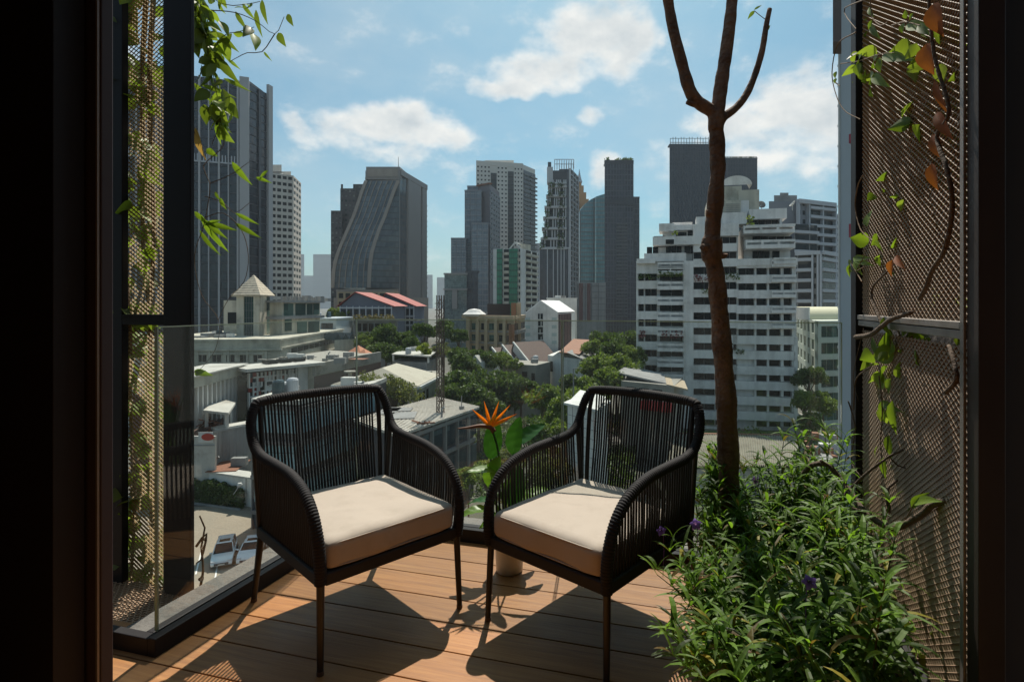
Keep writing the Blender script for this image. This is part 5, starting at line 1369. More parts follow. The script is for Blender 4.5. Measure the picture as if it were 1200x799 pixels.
    top = (A0+F2.N*-1*rr*1.6); b.quad(top+V((0,0,zt+rr)), top+F2.U*14+V((0,0,zt+rr)), top+F2.U*14-F2.N*8+V((0,0,zt+rr)), top-F2.N*8+V((0,0,zt+rr)))
    b.build('barrel_roof', mat('cream_metal', (.58, .56, .38), .5, .06, .5), e)
    b = MB(); b.prism([A0, A0-F2.N*rr*1.6, A0-F2.N*rr*1.6-F2.U*.3, A0-F2.U*.3], zt, zt+rr*.97); b.build('gable_wall', M_white, e)
    # the near column at the right
    d = 46.; e = building('tower', 'near grey blue tower edge with a concrete strip and red panels beside the right screen', at(1000, d)); Mx = mat('blue_grey_panel', (.33, .37, .40), .6, .06, .3)
    A, B = at(983.5, d), at(1003, d-2); F = Face(A, B); b = MB(); b.prism([A, B, at(1003, 56), at(983.5, 56)], GZ, 40); b.build('corner_wall', Mx, e)
    b = MB(); F.box(b, 0, .12, GZ, 40, 0, .1)
    z = -20
    while z < 30: F.box(b, -.10, .0, z, z+.18, -.1, .08); z += 1.5
    b.build('edge_trim', M_white, e)
    F2 = Face(at(1003, d-2.3), at(1080, d-6)); b = MB(); b.prism(foot2(at(1003, d-2.3), at(1080, d-6), 8), GZ, 40); b.build('concrete_strip', mat('pinkish_concrete', (.24, .20, .185), .85, .15, 1.), e)
    for (y0, y1) in ((167, 177), (267, 282)):
        b = MB(); z1, z0 = zat(y0, d), zat(y1, d); F2.box(b, -.35, 3, z0, z1, 0, .3); b.build('red_panel', mat('red_panel', (.28, .04, .06), .6), e)
    b = MB(); F2.box(b, -.2, 3, zat(570, d), zat(392, d), .0, .12); b.build('rust_panel', mat('rust_panel', (.26, .10, .06), .7, .2, 1.), e)
    b = MB(); A = at(976, 40); b.prism([A, at(986, 40), at(986, 42), at(976, 42)], zat(49, 40), 45); o = b.build('hanging_tube', M_brownp if False else mat('brown_tube', (.10, .075, .07), .7, .2, 2.), e)
right_group()
# ---- hazy far towers
for i, (x0, x1, y, d, lab) in enumerate(((367, 389.5, 298, 3600, 'broad hazy blue tower far away left of the curved building'), (356, 368, 323, 3800, 'shorter hazy tower far away, left of the broad one'), (350, 356.5, 298, 3300, 'thin hazy tower slice right of the pale grid tower'), (500, 507, 322, 3700, 'small hazy tower just right of the curved building'),
                                  (512, 521, 325, 3500, 'small hazy tower left of the blue grey stepped tower'), (627, 633, 285, 1200, 'hazy pale slab between the white grid tower and the terraced tower'), (342, 352, 310, 2500, 'low hazy block behind the pale grid tower'))):
    e = building('far_tower', lab, at(x0, d), 'tower', 'hazy towers far away'); b = MB(); b.prism(foot2(at(x0, d), at(x1, d), 40), GZ, zat(y, d)); F = Face(at(x0, d), at(x1, d)); b.build('shaft', M_slate, e)
    b = MB(); z = 0
    while z < zat(y, d)-3: F.box(b, 0, F.w, z, z+2, 0, .5); z += 7
    b.build('floor_band', M_dgrey, e)
# ------------------------------------------------------------------ trees
def crown_mesh(seed, n, lump=.42, nl=16, leaf=.075, flat=.78, holes=.0):
    r = random.Random(seed); b = MB(); C = []
    for i in range(nl):
        d = rdir(r, -.55, 1); C.append((V((d.x, d.y, d.z*flat))*r.uniform(.25, .72), r.uniform(.6, 1.1)*lump))
    for i in range(n):
        c, rad = r.choice(C); d = rdir(r, -.6, 1); p = c+V((d.x, d.y, d.z*.75))*rad*(r.random()**.33)
        if noise.noise(p*3.2+V((seed, 0, 0))) < holes-.25: continue
        s = leaf*r.uniform(.55, 1.35); a1 = rdir(r)*s; a2 = rdir(r)*s*.6; k = len(b.v)
        b.v += [p-a1, p-a2, p+a1, p+a2]; b.f.append((k, k+1, k+2, k+3))
    me = bpy.data.meshes.new('crown'); me.from_pydata([tuple(v) for v in b.v], [], b.f); return me, C
CROWNS = {}
def crown_for(kind, v):
    k = (kind, v)
    if k not in CROWNS:
        n, lump, nl, leaf, m, holes = {'dense': (8000, .42, 18, .062, M_treeg, .0), 'light': (6500, .40, 16, .060, M_treel, .05), 'yellow': (5000, .42, 12, .07, M_treey, 0), 'sparse': (4600, .30, 24, .045, M_treeo, .12)}[kind]
        me, C = crown_mesh(hash(kind) % 97*0+len(CROWNS)*7+3, n, lump, nl, leaf, holes=holes); me.materials.append(m); CROWNS[k] = (me, C)
    return CROWNS[k]
tr = random.Random(77)
def tree(px, d, ytop, rpx, kind, label, v=0, group='trees in the streets below', base=None, asp=1.0):
    p = at(px, d, GZ if base is None else base); zt = zat(ytop, d); rad = rpx/722*d*(1.5 if d < 140 else 1.15); rz = rad*1.12
    e = empty('tree', p, label, 'tree', group)
    me, C = crown_for(kind, v); o = bpy.data.objects.new('crown', me); col.objects.link(o); o.parent = e
    cz = zt-rz*.82; o.location = (0, 0, cz-p.z); o.scale = (rad, rad, rz); o.rotation_euler = (0, 0, tr.uniform(0, 6.28))
    b = MB(); h = max(.6, cz-p.z); O = p
    b.tube([O, O+V((.1, 0, h*.5)), O+V((0, .1, h*1.02))], [max(.08, rad*.07), max(.07, rad*.055), max(.05, rad*.035)], 8)
    for (c, rr) in C[:7]:
        q = O+V((c.x*rad, c.y*rad, h+c.z*rz)); b.tube([O+V((0, 0, h*.75)), O.lerp(q, .5)+V((0, 0, h*.45)), q], [max(.04, rad*.03), max(.03, rad*.022), .02], 5)
    b.build('trunk', M_barkd, e); return e
def T_(lst):
    for i, (px, d, yt, rp, kd, lab) in enumerate(lst): tree(px, d, yt, rp, kd, lab, i % 3)
T_([(545, 100, 430, 27, 'dense', 'biggest dark tree, just right of the steel mast behind the orange flower'), (583, 103, 424, 28, 'dense', 'big dark tree in front of the brown tiled terrace houses'), (610, 100, 434, 19, 'dense', 'dark tree right beside the biggest dark tree pair'),
    (560, 92, 446, 22, 'dense', 'dark lower tree between the two big dark ones'), (527, 92, 445, 15, 'dense', 'narrow dark tree touching the steel mast'),
    (636, 88, 446, 20, 'light', 'light green tree right of the dark grove, behind the flower'), (663, 80, 452, 24, 'light', 'light green round tree left of the small white tiled building'), (648, 72, 482, 22, 'light', 'light green tree directly above the right armchair arm'),
    (620, 70, 480, 22, 'dense', 'mid green tree behind the bird of paradise leaves'), (600, 62, 512, 22, 'sparse', 'thin low tree behind the flower pot plant'), (570, 60, 530, 18, 'light', 'small light tree behind the orange flower'), (548, 54, 545, 14, 'light', 'small bush like tree between the two chairs'),
    (640, 60, 520, 26, 'sparse', 'thin tree behind the right chair arm'), (690, 96, 432, 22, 'light', 'light green tree behind the small tiled building'), (715, 100, 425, 20, 'light', 'yellowish green tree above the right chair back'), (672, 104, 436, 15, 'dense', 'dark low tree in front of the long white row house'),
    (700, 116, 405, 20, 'light', 'olive tree left of the white condominium, middle row'), (728, 108, 410, 20, 'light', 'light tree touching the left edge of the condominium'), (735, 128, 385, 18, 'dense', 'dark tree at the foot of the dark glass tower'), (712, 135, 382, 18, 'dense', 'dark tree right of the white gabled block'),
    (722, 122, 394, 16, 'dense', 'dark tree in front of the dark glass tower foot'), (744, 116, 402, 12, 'light', 'slim light tree next to the condominium wall'), (695, 130, 392, 12, 'light', 'small tree behind the long row house roof'),
    (432, 155, 384, 16, 'dense', 'dark tree below the left red roof'), (452, 150, 377, 18, 'dense', 'dark tree below the gap between the red roofs'), (474, 158, 384, 16, 'dense', 'dark tree left of the steel mast, below the right red roof'), (497, 150, 374, 15, 'dense', 'tall dark tree just left of the steel mast'),
    (520, 160, 372, 15, 'dense', 'tall dark tree just right of the steel mast'), (538, 158, 382, 12, 'dense', 'dark tree left of the beige apartment block'), (441, 138, 396, 14, 'dense', 'lower dark tree right of the orange roof'), (483, 140, 392, 14, 'dense', 'lower dark tree behind the white flat roof'),
    (500, 128, 399, 8, 'yellow', 'small bright yellow green tree behind the white flat roof'), (427, 142, 390, 10, 'light', 'slim light tree beside the orange roof'), (463, 136, 402, 12, 'dense', 'low dark tree in the middle of the tree belt'), (519, 135, 396, 13, 'sparse', 'thin tree behind the steel mast'), (538, 128, 402, 13, 'dense', 'dark tree in front of the beige apartment block'),
    (590, 128, 408, 13, 'light', 'bright tree in front of the terrace houses'), (603, 124, 416, 9, 'light', 'small bright tree touching the terrace houses'), (566, 125, 404, 14, 'dense', 'dark tree at the foot of the beige apartment block'), (545, 118, 412, 13, 'dense', 'dark tree between the beige block and the big dark grove'),
    (462, 84, 428, 26, 'sparse', 'airy olive tree right behind the left armchair'), (428, 88, 430, 20, 'sparse', 'airy pale tree behind the left end of the chair back'), (392, 210, 358, 10, 'light', 'tree left of the red roofs with a bright top'), (404, 205, 361, 8, 'light', 'small tree touching the left red roofed house'),
    (948, 110, 424, 15, 'dense', 'dark tree in front of the pale green building'), (942, 102, 452, 15, 'light', 'thin tree beside the condominium foot'), (964, 104, 452, 16, 'light', 'light tree in front of the pale green building'), (943, 150, 362, 7, 'light', 'small tree beside the barrel roof'),
    (292, 96, 476, 10, 'light', 'palm like green tree beside the mosaic front'), (655, 150, 424, 7, 'light', 'small tree beside the white gabled block'), (950, 96, 478, 14, 'dense', 'low shrubby tree beside the corrugated roof')])
# fill of the green belt between the chairs: low shrubs nobody would count
def undergrowth():
    r = random.Random(31); b = MB()
    for i in range(22000):
        px = r.uniform(505, 745); d = r.uniform(62, 128); p = at(px, d, GZ); n = noise.noise(p*.12)
        if n < -.25: continue
        h = .4+2.6*max(0, n+.25); q = p+V((0, 0, r.random()**.6*h)); s = r.uniform(.15, .40); a1 = rdir(r)*s; a2 = rdir(r)*s*.6; k = len(b.v); b.v += [q-a1, q-a2, q+a1, q+a2]; b.f.append((k, k+1, k+2, k+3))
    tag(b.build('undergrowth', M_treeg), 'low green shrubs under the trees between the two armchairs', 'shrubs', kind='stuff')
undergrowth()
def verge():
    r = random.Random(37); b = MB()
    for i in range(9000):
        px = r.uniform(788, 1000); d = r.uniform(93, 103) if px < 930 else r.uniform(84, 112); p = at(px, d, GZ); n = noise.noise(p*.18)
        if n < -.2: continue
        q = p+V((0, 0, r.random()**.7*(.5+2.8*max(0, n+.2)))); s = r.uniform(.12, .34); a1 = rdir(r)*s; a2 = rdir(r)*s*.6; k = len(b.v); b.v += [q-a1, q-a2, q+a1, q+a2]; b.f.append((k, k+1, k+2, k+3))
    tag(b.build('verge_shrubs', M_treel), 'low shrubs and weeds along the foot of the condominium', 'shrubs', kind='stuff')
verge()
def hedge():
    r = random.Random(8); e = empty('hedge', at(255, 73.5, GZ), 'dark clipped hedge between the car park and the white shed', 'hedge'); b = MB()
    A, B = at(226, 73.2, GZ), at(287, 70.6, GZ)
    for i in range(9000):
        t = r.random(); q = A.lerp(B, t)+FWD*r.uniform(-.6, .6)+V((0, 0, (2.6+.5*noise.noise(V((t*9, 0, 0))))*(1-.25*max(0, t-.5)*2)*r.random()**.7)); s = r.uniform(.07, .2); a1 = rdir(r)*s; a2 = rdir(r)*s*.6; k = len(b.v); b.v += [q-a1, q-a2, q+a1, q+a2]; b.f.append((k, k+1, k+2, k+3))
    b.build('foliage', M_treeg, e)
    b = MB(); b.bar(A-FWD*.9+V((0,0,.1)), B-FWD*.9+V((0,0,.1)), .18, .25); b.build('kerb', M_greyc, e)
hedge()

# ------------------------------------------------------------------ the low buildings
def simple(name, label, L, N, Rr, yt, m, cat='building', yN=None, cap=None, rows=0, base=GZ):
    """body with two visible faces; returns root, faces, top"""
    zt = zat(yt, N.dot(FWD)/K); e = building(name, label, N, cat); b = MB(); b.prism(rfoot(L, N, Rr), base, zt); b.build('walls', m, e)
    if cap:
        b = MB(); F, F2 = Face(L, N), Face(N, Rr); C = [L+F.N*.3-F.U*.3+F2.N*0, N+F.N*.3+F2.N*.3, Rr+F2.N*.3+F2.U*.3, L+Rr-N]; b.prism([(p.x, p.y) for p in C], zt+.002, zt+cap); b.build('cornice', m, e)
    return e, Face(L, N), Face(N, Rr), zt
def mansion():
    e, F, F2, zt = simple('mansion', 'large old cream building with a pyramid roofed turret, behind the left armchair', at(150, 118), at(328, 122), at(402, 172), 399, M_cream, 'building', cap=.35)
    b = MB(); F.box(b, 0, F.w+.5, zt-1.9, zt-1.55, 0, .5); F.box(b, 0, F.w+.2, zt-2.5, zt-2.3, 0, .22)
    F2.box(b, 0, F2.w, zt-1.6, zt-1.35, 0, .45); F2.box(b, 0, F2.w, zt-4.6, zt-4.3, 0, .45)
    for p in (232, 246, 268, 290, 312, 326): F.pbox(b, p-1.2, p+1.2, 411, 470, 0, .25)
    b.build('moulding', M_cream, e)
    ww = []
    for p in (237, 254, 270, 286, 302):
        F.pbox(MB(), p, p+1, 1, 2, 0, 1); z0, z1 = F.z(424, p), F.z(416, p); u = F.u(p); ww += [(F, u-.75, u-.08, z0, z1, .02), (F, u+.08, u+.75, z0, z1, .02)]
        b = MB(); F.box(b, u-1.1, u+1.1, z0-.35, z0-.1, 0, .35); F.box(b, u-1.1, u+1.1, z1+.12, z1+.35, 0, .35); b.build('window_surround', M_cream, e)
    for k in range(10):
        u = 6+k*(F2.w-8)/10; ww.append((F2, u, u+(F2.w-8)/10-.5, zt-3.0, zt-2.0, .02)); ww.append((F2, u, u+(F2.w-8)/10-.5, zt-6.6, zt-5.0, .02))
    b = MB(); 
    for k in range(11): u = 6+k*(F2.w-8)/10; F2.box(b, u-.5, u-.0, zt-6.7, zt-4.7, 0, .3)
    b.build('pilaster', M_cream, e)
    windows(e, ww, M_wind)
    # turret
    D = 134; A, N_, B = at(278, D), at(303, D-1), at(316, D+7); z1 = zat(346, D); b = MB(); b.prism(rfoot(A, N_, B), zt, z1); b.build('turret', M_greyc, e)
    Fa, Fb = Face(A, N_), Face(N_, B); b = MB(); Fa.box(b, 0, Fa.w*.34, zt, z1-.1, 0, .25); Fa.box(b, Fa.w*.80, Fa.w+.2, zt, z1-.1, 0, .25); Fb.box(b, 0, Fb.w*.6, zt, z1-.1, 0, .25)
    for k in range(1, 6): Fa.box(b, Fa.w*.02, Fa.w*.33, zt+k*1.4, zt+k*1.4+.05, .25, .28)
    Fa.box(b, -.8, Fa.w+.8, z1-.3, z1, -.5, .9); b.build('turret_pier', M_cream, e)
    b = MB(); Fa.box(b, Fa.w*.35, Fa.w*.79, zt+.3, z1-.3, .02, .08); Fb.box(b, Fb.w*.62, Fb.w*.98, zt+.3, z1-.3, .02, .08); b.build('turret_glazing', M_wing, e)
    b = MB()
    for k in range(1, 4): Fa.box(b, Fa.w*(.35+.11*k)-.05, Fa.w*(.35+.11*k)+.05, zt+.3, z1-.3, .08, .14)
    for k in range(5): Fa.box(b, Fa.w*.35, Fa.w*.79, zt+1+k*1.6, zt+1.08+k*1.6, .08, .13)
    b.build('glazing_bar', M_mull, e)
    c = (A+B)/2; ap = V((c.x, c.y, zat(322, D+3))); q = rfoot(A, N_, B); cc = V((c.x, c.y, 0)); pts = [V((cc.x+(p.x-cc.x)*1.36, cc.y+(p.y-cc.y)*1.36, z1)) for p in q]
    b = MB(); n = 9
    for i in range(4):
        p, p2 = pts[i], pts[(i+1) % 4]
        for k in range(n):     # stepped tile courses
            t0, t1 = k/n, (k+1)/n; a, b_, c_, d_ = p.lerp(ap, t0), p2.lerp(ap, t0), p2.lerp(ap, t1), p.lerp(ap, t1); up = V((0, 0, .10)); b.quad(a+up, b_+up, c_+up*.2, d_+up*.2); b.quad(a-up*.5, b_-up*.5, b_+up, a+up)
    b.poly(list(reversed(pts))); b.build('pyramid_roof', mat('stone_tiles', (.42, .37, .28), .85, .3, 1.2, dirt=(.16, .14, .11), dscale=1.), e)
    # penthouse wing at the right of the turret, and the glazed part left of it
    D = 138; A, N_, B = at(316, D), at(331, D-1), at(375, D+16); z1 = zat(352, D-1); b = MB(); b.prism(rfoot(A, N_, B), zt, z1); b.build('upper_storey', M_cream, e)
    Fb, Fa = Face(N_, B), Face(A, N_); b = MB(); Fb.box(b, -.5, Fb.w+.6, z1-.5, z1, 0, .9); Fb.box(b, -.5, Fb.w+.6, z1-4.2, z1-3.6, 0, .9); Fa.box(b, -.2, Fa.w+.8, z1-.5, z1, 0, .9); Fa.box(b, -.2, Fa.w+.8, z1-4.2, z1-3.6, 0, .9)
    for k in range(9): Fb.box(b, k*Fb.w/9, k*Fb.w/9+.25, z1+.02, z1+1.1, -.4, -.1)
    b.build('storey_band', M_greyc, e)
    ww = []
    for (f0, f1, zz, m) in ((.03, .26, -3.4, 0), (.32, .58, -3.4, 1), (.62, .78, -3.4, 1), (.80, .97, -3.4, 1), (.36, .62, -7.6, 1), (.66, .97, -7.6, 1), (.05, .22, -6.9, 0)):
        (ww if m == 0 else ww).append((Fb, Fb.w*f0, Fb.w*f1, z1+zz, z1+zz+2.7, .02))
    windows(e, ww, M_wing)
    D = 142; F3 = Face(at(262, D), at(280, D)); b = MB(); b.prism(foot2(at(262, D), at(280, D), 8), zt, zat(352, D)); b.build('upper_storey', M_cream, e); windows(e, [(F3, 1, 3.2, zat(380, D), zat(366, D), .03)], M_wind)
    b = MB(); r = random.Random(2)
    for k in range(12):
        x = r.uniform(232, 262); p = at(x, 126+r.uniform(0, 6)); s = r.uniform(.5, 1.3); b.box(p.x-s, p.x+s, p.y-s, p.y+s, zt, zt+r.uniform(.5, 1.2))
    for k in range(7):
        p = at(335+k*8, 150+k*4); b.box(p.x-.8, p.x+.8, p.y-.8, p.y+.8, z1, z1+.5+r.random())
    b.build('roof_plant', M_greyc, e)
mansion()
def flat_roof_block():
    # stained flat roof with parapet in front of the mansion
    e, F, F2, zt = simple('building', 'low building with a broad stained flat roof between the mansion and the steel mast', at(302, 106), at(368, 97), at(446, 122), 430, M_cream, yN=None)
    b = MB(); q = rfoot(F.A, F.B, F2.B); b.prism([(p.x, p.y) for p in q], zt+.01, zt+.12); b.build('roof_deck', M_slab, e)
    b = MB(); F.box(b, 0, F.w, zt, zt+.5, -.3, .1); F2.box(b, 0, F2.w, zt-1.4, zt+.5, -.3, .12); b.build('parapet', M_slab, e)
    b = MB(); F2.box(b, 0, F2.w, zt-3.6, zt-1.5, 0, .08); b.build('brown_band', M_roofb, e)  # brown strip along the wall below the parapet
    for k, p in enumerate((330, 338, 346, 352)): pass
    b = MB(); c = at(410, 96, zt-2.5); b.lathe([(.0, 0), (.8, 0), (.8, .15), (.3, .3), (.3, 1.7), (.9, 1.8), (.9, 2.0), (0, 2.0)], 14, c); b.build('roof_ventilator', M_slab, e)
    r = random.Random(6); b = MB()
    for k in range(9): p = at(r.uniform(330, 400), r.uniform(102, 112)); s = r.uniform(.2, .5); b.box(p.x-s, p.x+s, p.y-s, p.y+s, zt+.1, zt+.3+r.random()*.4)
    b.build('roof_clutter', M_slab, e)
flat_roof_block()
def mosaic():
    L, N, Rr = at(289, 92), at(292, 90), at(362, 100); e = building('building', 'showroom front of white frames and red, black and grey panels under a thin white slab', N, 'building'); F = Face(at(292, 90), at(360, 98)); z1 = zat(431, 94); z0 = GZ
    b = MB(); F.box(b, 0, F.w, z0, z1, -5, -.5); b.build('back_wall', M_wind, e)
    r = random.Random(15); wh = MB(); cols = {'red_panel': (MB(), M_roofr), 'glass_panel': (MB(), M_wind), 'white_panel': (MB(), M_white), 'grey_panel': (MB(), M_winb)}
    nx, nz = 15, 12; cw, ch = F.w/nx, 8.4/nz
    for i in range(nx):
        for j in range(nz):
            x, z = i*cw, z1-.4-(j+1)*ch
            k = r.choices(list(cols), ((5 if i < 9 else .6), 5, 1+i*.7, 1.5))[0]; F.box(cols[k][0], x, x+cw*r.choice((1, 1, .8)), z, z+ch, -.45, -.15-.12*r.random())
            if r.random() < .75: F.box(wh, x-.09, x+.09, z, z+ch, -.4, .12)
            if r.random() < .7: F.box(wh, x, x+cw, z-.09, z+.09, -.4, .10)
    F.box(wh, F.w*.82, F.w, z0, z1, -.3, .2)
    wh.build('white_lattice', M_white, e)
    for k, (m_, mt) in cols.items():
        if m_.v: m_.build(k, mt, e)
    b = MB(); F.box(b, -1.2, F.w+2., z1, z1+.45, -5, 1.9); b.build('roof_slab', M_roofw, e)
    b = MB()
    for k in range(3): F.box(b, F.w*.42+k*2.2, F.w*.42+k*2.2+1.6, z1+.5, z1+1.0, -4, -2)
    b.build('skylight', M_wind, e)
    e = building('colonnade', 'low pavilion with a row of thin white columns at the left edge behind the vine', at(250, 84), 'pavilion'); A, B = at(196, 72), at(276, 91); F = Face(A, B); z1 = zat(451, 80)
    b = MB(); F.box(b, 0, F.w+1, z1, z1+1.4, -4, .8); b.build('roof_beam', M_cream, e); b = MB(); F.box(b, -.5, F.w+1.5, z1+1.41, z1+1.6, -4.4, 1.2); b.build('roof_slab', M_roofw, e)
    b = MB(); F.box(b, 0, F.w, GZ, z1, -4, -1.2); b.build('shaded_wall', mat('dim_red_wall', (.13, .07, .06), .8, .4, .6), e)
    n = 15
    for k in range(n):
        b = MB(); u = .3+k*(F.w-.6)/(n-1); F.box(b, u-.17, u+.17, GZ, z1, -.2, .3); b.build('column', M_white, e)
    e = building('canopy', 'flat concrete canopy roof left of the mosaic showroom', at(280, 98), 'canopy'); b = MB(); b.prism([at(250, 96), at(291, 90), at(300, 99), at(256, 105)], zat(441, 96), zat(441, 96)+.4); b.build('roof_slab', M_slab, e)
    b = MB()
    for p in (262, 272, 284): q = at(p, 96); b.box(q.x-.2, q.x+.2, q.y-.2, q.y+.2, GZ, zat(441, 96))
    b.build('column', M_white, e); b = MB(); F = Face(at(250, 99), at(291, 95)); F.box(b, 0, F.w, GZ, zat(444, 98), -5, -1); b.build('glazing', M_wind, e)
    e = building('canopy', 'small weathered white entrance canopy in front of the colonnade', at(262, 80), 'canopy'); z = zat(480, 80); b = MB(); b.prism([at(238, 78), at(268, 76), at(276, 84), at(256, 88)], z, z+.3); b.build('roof_slab', M_roofw, e)
    b = MB()
    for (p, d) in ((242, 79), (266, 78), (270, 83), (258, 86)): q = at(p, d); b.box(q.x-.15, q.x+.15, q.y-.15, q.y+.15, GZ, z)
    b.build('column', M_white, e)
    # heap of rusty formwork
    r = random.Random(41); e = empty('scrap_pile', at(246, 76, zat(505, 76)), 'rusty red scaffold frames heaped on the shed roof at the left', 'scrap'); b = MB(); base = zat(507, 76)
    for k in range(26):
        p = at(r.uniform(229, 256), r.uniform(77, 82), base+r.random()*.9); b.bar(p, p+V((r.uniform(-2, 2), r.uniform(-1, 1), r.uniform(-.5, .7))), .10)
    b.build('frame', M_rust, e)
    b = MB(); b.prism([at(205, 75), at(250, 77.5), at(262, 86), at(205, 86)], GZ, base); e = building('shed', 'low brown shed roof carrying the rusty scaffold frames', at(240, 76), 'shed'); b.build('walls', M_roofb, e)
mosaic()
def sheds():
    e, F, F2, zt = simple('shed', 'grey corrugated metal shed with a blank wall, left of the chair back', at(247, 78), at(252, 76.5), at(330, 84), 505, mat('corrugated_grey', (.34, .36, .36), .6, .12, .6, streak=.3), 'shed')
    b = MB(); u = 0
    while u < F2.w: F2.box(b, u, u+.10, GZ, zt-.1, 0, .06); u += .42
    F2.box(b, -.2, F2.w, zt-.15, zt+.1, -.1, .15); b.build('wall_ribs', mat('corrugated_grey', (1, 1, 1)), e)
    p = rfoot(F.A, F.B, F2.B); ap = zt+2.2; b = MB(); m1 = (p[1]+p[2])/2; m0 = (p[0]+p[3])/2; z = V((0,0,zt)); za = V((0,0,ap)); b.quad(p[0]+z, p[1]+z, m1+za, m0+za) if False else None
    b.prism([(q.x, q.y) for q in p], zt+.1, zt+.25); b.build('roof', M_roofw, e)
    e = building('boundary_wall', 'pale boundary wall with a round red sign on it, at the left post', at(236, 74), 'wall'); F = Face(at(205, 73), at(252, 73)); z1 = zat(511, 73); b = MB(); F.box(b, 0, F.w, GZ, z1, -.3, 0); b.build('masonry', M_roofw, e)
    b = MB(); F.box(b, 0, F.w, zat(522, 73), zat(521, 73), 0, .1); b.build('coping', M_greyc, e)
    e = empty('round_sign', at(243, 72.8, zat(512, 73)), 'round red sign on a white ground on the boundary wall', 'sign'); b = MB(); F.box(b, F.u(233), F.u(250), zat(518, 73), zat(506, 73), .05, .1); b.build('panel', M_white, e)
    c = at(243.5, 72.8, zat(511.5, 73)); b = MB(); 
    pts = [c+F.U*(math.cos(a)*.75)+V((0,0,math.sin(a)*.42)) for a in [2*math.pi*k/24 for k in range(24)]]; b.poly(pts); b.poly([p+F.N*.03 for p in pts]); b.build('disc', mat('red_paint', (.42, .05, .03), .6), e)
    # white flat roofed shed by the car park
    e, F, F2, zt = simple('shed', 'white flat roofed shed beside the hedge and the car park', at(200, 78), at(204, 75), at(345, 68.5), 549, M_white, 'shed')
    q = rfoot(F.A, F.B, F2.B); b = MB(); b.prism([(p.x, p.y) for p in [q[0]+V((0,0,0)), q[1]+F2.N*.4, q[2]+F2.N*.4, q[3]]], zt+.01, zt+.22); b.build('roof', M_roofw, e)
    b = MB(); u0 = F2.u(286); F2.box(b, u0, F2.u(289), GZ, zt, 0, .15); F2.box(b, 0, F2.w, zt-1.8, zt-1.7, 0, .06); b.build('pilaster', M_white, e)
    c = at(281, 70, zt-.5); e = empty('floodlight', c, 'small white lamp on the corner of the white shed', 'lamp'); b = MB(); b.lathe([(0, .25), (.2, .2), (.28, 0), (.2, -.2), (0, -.25)], 12, c); b.build('lamp_head', M_white, e); b = MB(); b.bar(c, c-V((.9, 0, 1.2)), .05); b.build('bracket', M_white, e)
sheds()
def blue_building():
    e = building('building', 'low building with teal glass bands and a white roof, seen through the left chair back', at(351, 63)); L, N_, Rr = at(296, 64), at(351, 63), at(440, 77); F, F2 = Face(L, N_), Face(N_, Rr); zt = zat(474, 63)
    D5 = FWD*4.5; b = MB(); b.prism([(p.x, p.y) for p in (L, N_, Rr, Rr+D5, N_+D5, L+D5)], GZ, zt); b.build('walls', M_dgrey, e)
    b = MB(); b.prism([(p.x, p.y) for p in (L-D5*.07, N_-D5*.07, Rr-D5*.07, Rr+D5*1.05, N_+D5*1.05, L+D5*1.05)], zt+.01, zt+.5); b.build('roof', M_roofw, e)
    g = curtain_mat('teal_band', (.10, .20, .24), (.22, .36, .40), 1.3, 2.0, span=0, line=(.05, .06, .07), lw=.06)
    for FF in (F, F2):
        for k in range(3):
            b = MB(); z = zt-.5-k*3.6; FF.panel(b, .3, FF.w-.3, z-2.5, z, .12); b.build('glass_band', g, e)
        b = MB()
        for k in range(4): z = zt-.2-k*3.6; FF.box(b, 0, FF.w, z-.4, z, 0, .35)
        u = 0
        while u < FF.w: FF.box(b, u, u+.12, GZ, zt-.2, 0, .22); u += 2.6
        b.build('facade_frame', M_mull, e)
blue_building()
def metal_roof():
    e = building('building', 'dark blue windowed building with a pale ribbed metal roof right of the left armchair', at(500, 66), 'building'); N_, Rr, L = at(464, 60), at(555, 76), at(420, 68)
    z1 = zat(508, 60); F2 = Face(N_, Rr); F = Face(L, N_); b = MB(); b.prism(rfoot(L, N_, Rr), GZ, z1-.3); b.build('walls', M_dgrey, e)
    q = rfoot(L, N_, Rr); b = MB(); hh = V((0,0,z1)); n = 40; M = mat('pale_metal_roof', (.52, .48, .42), .65, .2, .5, dirt=(.30, .25, .19), dscale=.6)
    P0, P1, P2, P3 = q[0]+F2.N*.8+F.N*.6, q[1]+F2.N*.8, q[2], q[3]+F.N*.6; b.prism([(p.x, p.y) for p in (P0, P1, P2, P3)], z1-.25, z1); b.build('roof', M, e)
    b = MB()
    for k in range(n+1):
        a = P0.lerp(P1, k/n); c = P3.lerp(P2, k/n)
        b.bar(V((a.x, a.y, z1+.03)), V((c.x, c.y, z1+.03)), .07, .07)
    b.build('roof_rib', M, e)
    ww = []; u = 1.0
    b = MB()
    while u < F2.w-1:
        for zz in (z1-3.4, z1-6.8): ww.append((F2, u, u+1.9, zz, zz+2.2, .02))
        F2.box(b, u-.35, u-.12, GZ, z1-.3, 0, .35); u += 2.6
    F2.box(b, 0, F2.w, z1-4.2, z1-3.8, 0, .3); F2.box(b, 0, F2.w, z1-.9, z1-.5, 0, .4); b.build('facade_frame', M_greyc, e); windows(e, ww, M_winb)
    b = MB(); r = random.Random(3)
    p = at(495, 65, z1+.1); 
    for k in range(8): b.bar(p+V((r.uniform(-1, 1), r.uniform(-.5, .5), 0)), p+V((r.uniform(-1.5, 1.5), r.uniform(-.5, .5), .1)), .12)
    b.build('roof_patch', M_rust, e)
    b = MB(); q = at(541, 74, z1); b.bar(q, q+V((0, 0, 1.6)), .08); b.box(q.x-.25, q.x+.25, q.y-.2, q.y+.2, z1, z1+.4); b.build('roof_vent', M_greyc, e)
metal_roof()
